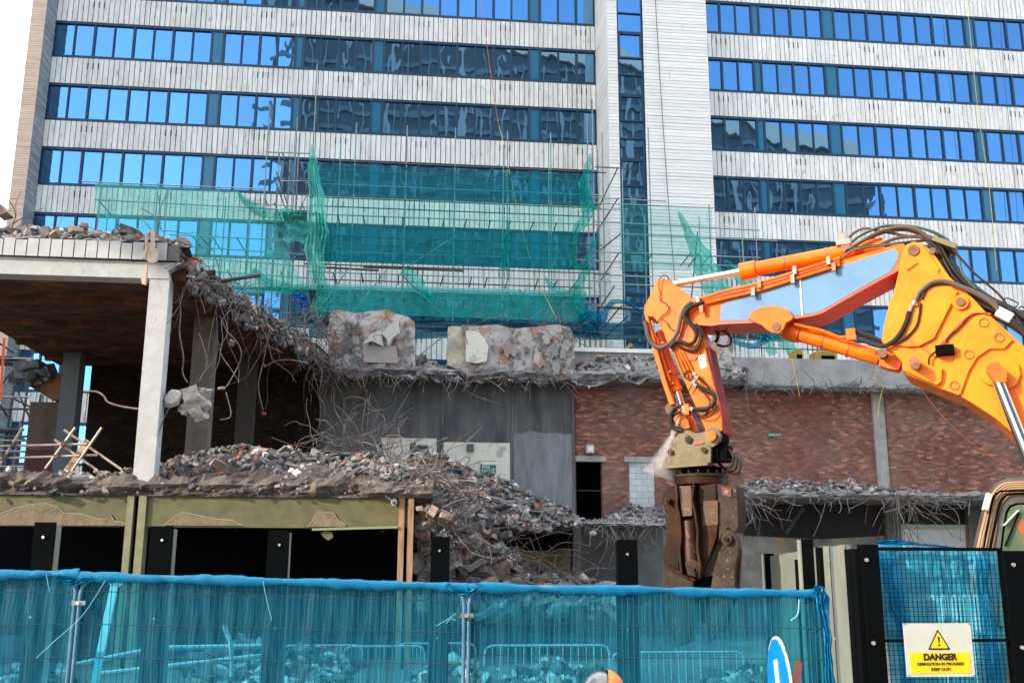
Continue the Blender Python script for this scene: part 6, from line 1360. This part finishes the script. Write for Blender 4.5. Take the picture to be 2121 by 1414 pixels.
# --- white leaning pole with yellow tag
wp = thing('leaning_pole', 'white square pole leaning behind the net with a yellow tape strip', 'pole', tuple(PZ(190, 1420, 0.1)))
MB().bar(P(240, 1200, 9.9), P(178, 1500, 9.6), .065, .05, up=(0, 1, 0)).build('pole', mat('white_pole', (.85, .86, .84), (.7, .72, .70), scale=4, rough=.4), wp)
MB().bar(P(219, 1265, 9.84), P(208, 1325, 9.78), .022, .01, up=(0, 1, 0)).build('yellow_tape', M_yellow, wp)
MB().prism(pxpoly([(214, 1201), (262, 1199), (262, 1205), (244, 1216), (236, 1216)], 9.86), (0, .05, 0)).build('head_plate', mat('bare_plate', (.6, .52, .42), rough=.4), wp)
# --- debris and tubes beyond the fence
for (xs, l, sd, Yq, top) in (((395, 600), 'pale rubble mound behind the middle of the left fence panel', 51, 15.5, 1342), ((580, 725), 'pale rubble mound left of the crowd barriers, behind the net', 52, 15.8, 1350), ((-40, 150), 'low pale rubble behind the far left fence panel', 53, 15.0, 1378), ((850, 1010), 'low rubble between the crowd barriers', 54, 16.0, 1380), ((1040, 1260), 'low scattered rubble behind the long crowd barrier', 55, 16.5, 1376), ((1480, 1660), 'low rubble behind the right fence panel', 56, 16, 1385)):
    n = 6; lo_p = [PZ(xs[0]+(xs[1]-xs[0])*i/(n-1), 1460, 0.02) for i in range(n)]
    lo_p = [Vector((p.x*14/p.y, 14, 0.02)) for p in lo_p]
    up_p = [P(xs[0]+(xs[1]-xs[0])*i/(n-1), top+26*abs((i/(n-1))*2-1)**1.5, Yq+1) for i in range(n)]
    heap('rubble', l, lo_p, up_p, 900, .02, .17, sd, weights=(3, 3, 4, .6), amp=.12, nu=20, nv=10)
tl_ = [((340, 1341), (590, 1337)), ((205, 1395), (590, 1352)), ((150, 1377), (330, 1340))]
for i, (a, c_) in enumerate(tl_):
    tag(MB().tube([P(a[0], a[1], 14.2), P(c_[0], c_[1], 15)], .035, 10).build('loose_tube', M_galv), ('long pale tube lying level across the left rubble mound', 'long pale tube sloping up across the left rubble mound', 'short pale tube lying left of the rubble mound')[i], 'tube')
tag(MB().tube(smooth_path([P(464, 1294, 14), P(470, 1312, 14), P(478, 1335, 14), P(480, 1400, 14)], 3), .03, 8).build('loose_tube', M_galv), 'short upright bent tube standing in the left rubble mound', 'tube')
# --- crowd barriers
def barrier(px0, px1, ytop, Y, label):
    x0, x1 = P(px0, ytop, Y).x, P(px1, ytop, Y).x; zt = P((px0+px1)/2, ytop, Y).z
    t = thing('crowd_barrier', label, 'barrier', ((x0+x1)/2, Y, 0), 'steel crowd barriers behind the netted fence')
    R = .12; pts = [(x0, .15), (x0, zt-R), (x0+R*.3, zt-R*.3), (x0+R, zt), (x1-R, zt), (x1-R*.3, zt-R*.3), (x1, zt-R), (x1, .15), (x0, .15)]
    MB().tube([(x, Y, z) for x, z in pts], .021, 8).build('frame', M_galv, t)
    b = MB(); n = max(6, int((x1-x0)/.13))
    for i in range(1, n): b.tube([(x0+(x1-x0)*i/n, Y, .15), (x0+(x1-x0)*i/n, Y, zt)], .010, 6)
    b.build('bars', M_galv, t)
    for x in (x0+.25, x1-.25): MB().bar((x, Y-.3, .03), (x, Y+.3, .03), .05, .04).build('foot', M_galv, t)
for q in ((712, 880, 1338, 17.2, 'shorter crowd barrier left of the middle fence joint'), (822, 985, 1332, 18.4, 'crowd barrier straddling the middle fence joint'), (1004, 1262, 1336, 17.6, 'widest crowd barrier, right of the middle fence joint'), (1268, 1540, 1350, 18.2, 'crowd barrier below the crusher'), (584, 752, 1336, 19.4, 'farthest crowd barrier, behind the second rubble mound')): barrier(*q)
# --- sheet hoarding running back from the gate
HA = P(1590, 1150, 17.5); HBp = P(1783, 1130, 10.25); hd = (HBp-HA); hd.z = 0; hd.normalize(); hn = Vector((hd.y, -hd.x, 0))
if hn.dot(-HA) < 0: hn = -hn
def H(px, py, off=0.0):
    d = ray(px, py); o = Vector((0, 0, EYE)); b_ = HA+hn*off; t = (b_-o).dot(hn)/d.dot(hn); return o+d*t
def hsheet(x0, y0, x1, y1, off, m, par, th=.02, name='sheet'):
    a, c_ = H(x0, y0, off), H(x1, y1, off); b = MB()
    b.prism([a, c_, Vector((c_.x, c_.y, 0)), Vector((a.x, a.y, 0))], -hn*th); return b.build(name, m, par)
hr = thing('sheet_hoarding', 'grey-green profiled steel hoarding running back from the mesh gate', 'hoarding', ((HA.x+HBp.x)/2, (HA.y+HBp.y)/2, 0))
hsheet(1595, 1151, 1655, 1141, 0, M_greyol, hr)
hsheet(1684, 1134, 1699, 1131, .0, M_greyol, hr); hsheet(1704, 1131, 1713, 1130, .03, M_greyol, hr); hsheet(1712, 1130, 1724, 1131, -.0, mat('grey_sheet_side', (.10, .11, .105), rough=.5), hr)
hsheet(1724, 1131, 1746, 1127, .03, M_greyol, hr); hsheet(1745, 1127, 1758, 1128, .0, MATS['grey_sheet_side'], hr); hsheet(1765, 1136, 1772, 1135, .02, M_greyol, hr)
for x, y in ((1718, 1162), (1755, 1159), (1730, 1323), (1767, 1329)):
    c = H(x, y, .03); b = MB(); b.cyl(c, c+hn*.02, .014, 8); b.build('bolt', M_bolt, hr)
for (x0, x1, yt, off, l) in ((1583, 1603, 1145, .05, 'far black post at the back end of the sheet hoarding'), (1652, 1664, 1158, .08, 'short black post against the first grey-green sheet'), (1659, 1684, 1114, .16, 'tallest black post in the sheet hoarding'),
                        (1696, 1706, 1132, .06, 'thin black post between the narrow hoarding sheets'), (1758, 1768, 1136, .05, 'thin black post at the near end of the ribbed sheets'), (1770, 1783, 1135, .12, 'black post just left of the gate post')):
    a, c_ = H(x0, yt, off), H(x1, yt, off); zt = (a.z+c_.z)/2
    t = thing('hoarding_upright', l, 'post', ((a.x+c_.x)/2, (a.y+c_.y)/2, 0))
    r_ = CR.copy(); r_.z = 0; r_.normalize(); w = (P(x1, yt, a.y).x-P(x0, yt, a.y).x)
    b = MB(); p0 = a; b.prism([Vector((p0.x, p0.y, 0)), Vector((p0.x+w, p0.y, 0)), Vector((p0.x+w, p0.y, zt)), Vector((p0.x, p0.y, zt))], (0, .12, 0)); b.build('face_plate', M_black, t)
    if x1-x0 > 15: b = MB(); b.box(p0.x-.02, p0.x-.002, p0.y, p0.y+.1, 0, zt-.01); b.build('return_flange', M_greyol, t)
# --- mesh gate with sign
GY = 10.0
gt_ = thing('mesh_gate', 'black square-mesh gate panel between two black posts', 'gate', (P(1950, 1300, GY).x, GY, 0))
gx0, gx1 = P(1816, 1200, GY).x+.0, P(2077, 1200, GY).x; gz = P(1940, 1133, GY).z
for (a, c_, yt, bl) in ((1783, 1817, 1127, ((1794, 1159), (1808, 1331))), (2076, 2124, 1140, ((2098, 1169), (2116, 1340)))):
    x0, x1 = P(a, yt, GY).x, P(c_, yt, GY).x; po_ = MB().box(x0, x1, GY-.02, GY+.10, 0, P(a, yt, GY).z).build('gate_post', M_black, gt_)
    for q in bl: c = P(q[0], q[1], GY-.02); b = MB(); b.cyl(c, c+Vector((0, -.02, 0)), .020, 10); b.build('bolt', M_bolt, po_)
    if a == 1783: gx0 = x1
    else: gx1 = x0
MB().box(gx0, gx1, GY, GY+.03, gz-.035, gz+.0).build('top_rail', M_black, gt_)
zm = P(1940, 1326, GY).z; MB().box(gx0, gx1, GY+.003, GY+.03, zm-.014, zm+.014).build('mid_rail', M_black, gt_); MB().box(gx0, gx1, GY, GY+.03, .1, .14).build('bottom_rail', M_black, gt_)
b = MB(); n = int((gx1-gx0)/.047)
for i in range(1, n): x = gx0+(gx1-gx0)*i/n; b.bar((x, GY+.012, .14), (x, GY+.012, gz-.035), .0042, .0042)
z = .19
while z < gz-.05: b.bar((gx0, GY+.017, z), (gx1, GY+.017, z), .0042, .0042); z += .047
b.build('square_mesh', M_black, gt_)
M_net_br = net_mat('bright_blue_net', (.03, .40, .62), .55, (.30, .80, .98), crease=.25)
sheet('debris_net', ((1812, 1124), (2076, 1142), (2090, 1470), (1850, 1470)), 10.35, M_net_br, 'bright blue net bunched behind the mesh gate', 61, amp=.07, sag=.05, nu=90, nv=30)
fswath('debris_net', [(1812, 1125), (1850, 1122), (1900, 1126), (1980, 1134)], [6, 12, 6, 4], 10.2, M_net_fold, 'rolled top hem of the net behind the mesh gate', 62, depth=.04)
fswath('debris_net', [(1830, 1150), (1855, 1230), (1868, 1300), (1880, 1400), (1890, 1480)], [40, 34, 30, 30, 30], 10.25, M_net_br, 'thick hanging fold of blue net at the left side behind the mesh gate', 63, depth=.08)
fswath('debris_net', [(2030, 1150), (2036, 1230), (2050, 1300), (2058, 1400), (2060, 1480)], [30, 24, 30, 34, 30], 10.25, M_net_br, 'thick hanging fold of blue net at the right side behind the mesh gate', 64, depth=.08)
cs = MB()
for i in range(22):
    x0 = P(1880+i*7.5, 1200, 11.5).x; w = .03
    cs.prism([(x0, 11.5, 0), (x0+.02, 11.46, 0), (x0+.036, 11.5, 0), (x0+.036, 11.52, 0), (x0, 11.52, 0)], (0, 0, 2.05-.01*(i % 3)))
tag(cs.build('corrugated_sheet', mat('pale_corrugated', (.62, .62, .58), (.5, .5, .48), scale=3, rough=.5)), 'pale corrugated sheet leaning behind the blue net of the gate', 'sheet')
# sign
sx0, sx1 = P(1875, 1345, 9.9).x, P(2015, 1345, 9.9).x; sz1, sz0 = P(1940, 1290, 9.9).z, P(1945, 1400.5, 9.9).z
sg = thing('danger_sign', 'white DANGER DEMOLITION IN PROGRESS KEEP OUT sign with yellow panel on the mesh gate', 'sign', ((sx0+sx1)/2, 9.9, sz0))
W_, H_ = sx1-sx0, sz1-sz0
MB().box(sx0, sx1, 9.90, 9.912, sz0, sz1).build('plate', mat('off_white_plate', (.50, .50, .45), (.44, .44, .39), scale=4, rough=.5), sg)
def rrect(x0, x1, z0, z1, r, y, n=5):
    out = []
    for cx, cz, a0 in ((x1-r, z1-r, 0), (x0+r, z1-r, pi/2), (x0+r, z0+r, pi), (x1-r, z0+r, 3*pi/2)):
        for i in range(n+1): a = a0+pi/2*i/n; out.append(Vector((cx+cos(a)*r, y, cz+sin(a)*r)))
    return out
MB().prism(rrect(sx0+W_*.06, sx1-W_*.06, sz0+H_*.06, sz0+H_*.455, .015, 9.896), (0, .0035, 0)).build('yellow_panel', mat('sign_yellow', (.80, .50, .0), rough=.5), sg)
cx = (sx0+sx1)/2+.0; c0 = Vector((cx, 0, 0))
def tri(h, y, zc): return rr_tri(h, y, zc)
def rr_tri(s, y, zc):
    pts = []; V = [Vector((cx, y, zc+s)), Vector((cx-s*1.02, y, zc-s*.72)), Vector((cx+s*1.02, y, zc-s*.72))]
    for i in range(3):
        v = V[i]; p = V[i-1]; q = V[(i+1) % 3]; a = v+(p-v).normalized()*s*.14; c = v+(q-v).normalized()*s*.14
        pts += [a, v*.6+(a+c)*.2, c]
    return pts
zc = sz0+H_*.665
MB().prism(rr_tri(H_*.225, 9.896, zc), (0, .0035, 0)).build('triangle_border', M_signblack, sg)
MB().prism(rr_tri(H_*.178, 9.893, zc-.002), (0, .0027, 0)).build('triangle', MATS['sign_yellow'], sg)
b = MB(); b.prism([(cx-.011, 9.890, zc+H_*.085), (cx-.005, 9.890, zc-H_*.03), (cx+.005, 9.890, zc-H_*.03), (cx+.011, 9.890, zc+H_*.085)], (0, .0027, 0)); b.cyl((cx, 9.890, zc-H_*.075), (cx, 9.8927, zc-H_*.075), .0115, 14); b.build('exclamation_mark', M_signblack, sg)
add_text('DANGER', H_*.165, face_frame((cx, 9.894, sz0+H_*.362), (1, 0, 0), (0, 0, 1)), M_signblack, 'lettering', sg, bold=.0045, spacing=1.03)
add_text('DEMOLITION IN PROGRESS', H_*.078, face_frame((cx, 9.894, sz0+H_*.236), (1, 0, 0), (0, 0, 1)), M_signblack, 'lettering', sg, bold=.0009)
add_text('KEEP OUT!', H_*.082, face_frame((cx, 9.894, sz0+H_*.135), (1, 0, 0), (0, 0, 1)), M_signblack, 'lettering', sg, bold=.0010)
for x, z in ((sx0+.012, sz1-.01), (sx1-.012, sz1-.01), (sx0+.012, sz0+.01), (sx1-.012, sz0+.01)): MB().bar((x-.01, 9.897, z), (x+.012, 9.897, z+.004), .004, .004).build('cable_tie', M_signblack, sg)
# --- blue arrow sign seen almost edge-on
SYc = 6.6; sc_ = P(1614, 1425, SYc); R_ = .325
n_ = Vector((-.985, .13, -.02)).normalized(); up_ = Vector((.34, .10, 1)); up_ = (up_-n_*up_.dot(n_)).normalized(); rt_ = up_.cross(n_).normalized()
asg = thing('arrow_sign', 'worn round blue sign with white arrow seen almost edge-on in front of the fence end', 'sign', tuple(sc_))
def dpt(a, r, o=0): return sc_+rt_*cos(a)*r+up_*sin(a)*r+n_*o
def fan(r, o0, o1, m, name, rr=None):
    b = MB(); n = 48; b.prism([dpt(2*pi*i/n, r*(1+(rr*fbm(i*.9, 1, 2) if rr else 0)), o0) for i in range(n)], n_*(o1-o0)); return b.build(name, m, asg)
fan(R_, -.012, 0, mat('chipped_white_edge', (.62, .60, .56), (.3, .16, .10), scale=14, lo=.55, hi=.6), 'disc')
fan(R_*.955, .001, .004, mat('sign_blue', (.0, .16, .62), (.0, .22, .72), scale=3, rough=.3, spec=.6), 'blue_face', .03)
b = MB(); q = lambda x, y: sc_+rt_*x*R_+up_*y*R_+n_*.006
b.prism([q(-.15, .55), q(.15, .55), q(.15, -.1), q(.42, -.1), q(0, -.62), q(-.42, -.1), q(-.15, -.1)], n_*.002); b.build('arrow', M_plain_w, asg)
MB().bar(P(1655, 1370, 6.75), P(1640, 1500, 6.6), .03, .05).build('stand', mat('rust_red_frame', (.30, .07, .03), rough=.6), asg)
MB().bar(P(1640, 1500, 6.6), Vector((sc_.x-.05, sc_.y+.1, 0)), .03, .05).build('stand', MATS['rust_red_frame'], asg)
MB().bar(sc_-n_*.02+Vector((0, 0, -.2)), P(1640, 1500, 6.6), .03, .03).build('bracket', M_black, asg)
# --- person in the orange hood, only the top of the head in the picture
pc_ = P(1250, 1414, 6.0); px_, py_ = pc_.x, pc_.y; zt_ = P(1240, 1389, 6.0).z; S = zt_/1.80
pr = thing('person', 'person in a grey hard hat and orange hood passing in front of the fence', 'person', (px_, py_, 0))
def sk(name, verts, edges, radii, m, par, lv=2):
    me = bpy.data.meshes.new(name); org = Vector(par['_o'])
    me.from_pydata([Vector(v)-org for v in verts], edges, []); o = bpy.data.objects.new(name, me); COL.objects.link(o); o.parent = par; o['_o'] = tuple(org); me.materials.append(m)
    md = o.modifiers.new('skin', 'SKIN'); sv = me.skin_vertices[0].data
    for i, r in enumerate(radii): sv[i].radius = (r[0], r[1]) if isinstance(r, tuple) else (r, r)
    sv[0].use_root = True; md.use_smooth_shade = True
    ms = o.modifiers.new('sub', 'SUBSURF'); ms.levels = lv; ms.render_levels = lv
    return o
def v_(x, y, z): return (px_+x*S, py_+y*S, z*S)
BV = [v_(0, 0, .95), v_(0, 0, 1.15), v_(0, .01, 1.38), v_(0, 0, 1.50), v_(0, 0, 1.58),
      v_(-.10, 0, .90), v_(-.12, -.03, .50), v_(-.12, .02, .10), v_(-.12, -.14, .04), v_(.10, 0, .90), v_(.13, .08, .50), v_(.13, .16, .12), v_(.13, .02, .04),
      v_(-.19, 0, 1.42), v_(-.27, .02, 1.15), v_(-.25, -.12, .92), v_(.19, 0, 1.42), v_(.27, .0, 1.15), v_(.26, -.10, .92)]
BE = [(0, 1), (1, 2), (2, 3), (3, 4), (0, 5), (5, 6), (6, 7), (7, 8), (0, 9), (9, 10), (10, 11), (11, 12), (2, 13), (13, 14), (14, 15), (2, 16), (16, 17), (17, 18)]
BR = [(.16, .12), (.15, .11), (.18, .12), (.07, .07), (.06, .06), .09, .065, .05, .04, .09, .065, .05, .04, .075, .055, .04, .075, .055, .04]
sk('body', BV, BE, BR, mat('orange_hi_vis', (.85, .16, .02), (.75, .12, .02), scale=6, rough=.8), pr)
for sx in (-1, 1):
    wx, wy, wz = (.25*sx, -.12 if sx < 0 else -.10, .90)
    hv = [v_(wx, wy, wz), v_(wx, wy-.01, wz-.07)]; he = [(0, 1)]; hr_ = [.028, (.035, .02)]
    for k, (dx, l) in enumerate(((-.024, .070), (-.008, .080), (.008, .075), (.022, .060))):
        i = len(hv); hv += [v_(wx+dx, wy-.01, wz-.09), v_(wx+dx, wy-.02, wz-.09-l*.5), v_(wx+dx, wy-.04, wz-.09-l)]; he += [(1, i), (i, i+1), (i+1, i+2)]; hr_ += [.010, .009, .007]
    i = len(hv); hv += [v_(wx-.03*sx, wy-.02, wz-.04), v_(wx-.05*sx, wy-.04, wz-.08)]; he += [(0, i), (i, i+1)]; hr_ += [.012, .009]
    sk('hand', hv, he, hr_, mat('skin_tone', (.50, .28, .20), rough=.55), pr, 1)
b = MB(); hz = 1.655
b.grid(lambda u, v: v_(.075*sin(v*pi)*cos(u*2*pi), .095*sin(v*pi)*sin(u*2*pi)-.0, hz+.115*cos(v*pi)), 20, 14)
hd_ = b.build('head', MATS['skin_tone'], pr, True)
b = MB()
b._add([v_(.0, -.095, hz+.0), v_(-.015, -.09, hz-.03), v_(.015, -.09, hz-.03), v_(0, -.12, hz-.03)], [(0, 1, 3), (0, 3, 2), (1, 2, 3)]); b.build('nose', MATS['skin_tone'], hd_)
b = MB(); 
for sx in (-1, 1): b.rock(v_(sx*.03, -.088, hz+.01), .008)
b.build('eyes', M_signblack, hd_)
# hard hat under the hood: shell shows on the left, orange hood wraps the right and back
b = MB(); b.grid(lambda u, v: v_(-.02+.100*sin(v*pi/2)*cos(u*2*pi), .0+.125*sin(v*pi/2)*sin(u*2*pi), hz+.035+.11*cos(v*pi/2)), 28, 10)
b.tube([v_(-.02+.110*cos(t*pi/12), .145*sin(t*pi/12), hz+.03) for t in range(25)], .008, 6, False); b.build('hard_hat', mat('grey_hard_hat', (.07, .085, .10), rough=.25, spec=.6, coat=.4), pr, True)
b = MB(); b.grid(lambda u, v: v_(.03+(.100+.006*fbm(u*6, v*4, 1))*sin(v*pi*.60)*cos((u-.47)*pi*1.25), .0+.150*sin(v*pi*.60)*sin((u-.47)*pi*1.25), hz+.005+(.145)*cos(v*pi*.60)-.03*v*v), 36, 18)
b.grid(lambda u, v: v_((.15+.03*v)*cos(u*2*pi)*(1+.05*sin(u*20)), (.13+.02*v)*sin(u*2*pi), hz-.08-.11*v), 30, 6)
b.build('hood', mat('orange_hood', (.95, .17, .02), (.88, .13, .02), scale=8, rough=.7, bump=.4, bscale=20), pr, True)
# --- kerb-free site ground detail: scattered stones
b = MB(); rg = random.Random(88)
for i in range(700):
    x, y = rg.uniform(-9, 20), rg.uniform(5, 24); b.m = rg.choice([0, 0, 1, 2]); b.rock((x, y, .01), rg.uniform(.01, .07), rg)
tag(b.build('scattered_stones', [M_rub_g, M_rub_p, M_rub_w]), 'loose stones and crumbs scattered over the site ground', 'rubble', None, 'stuff')
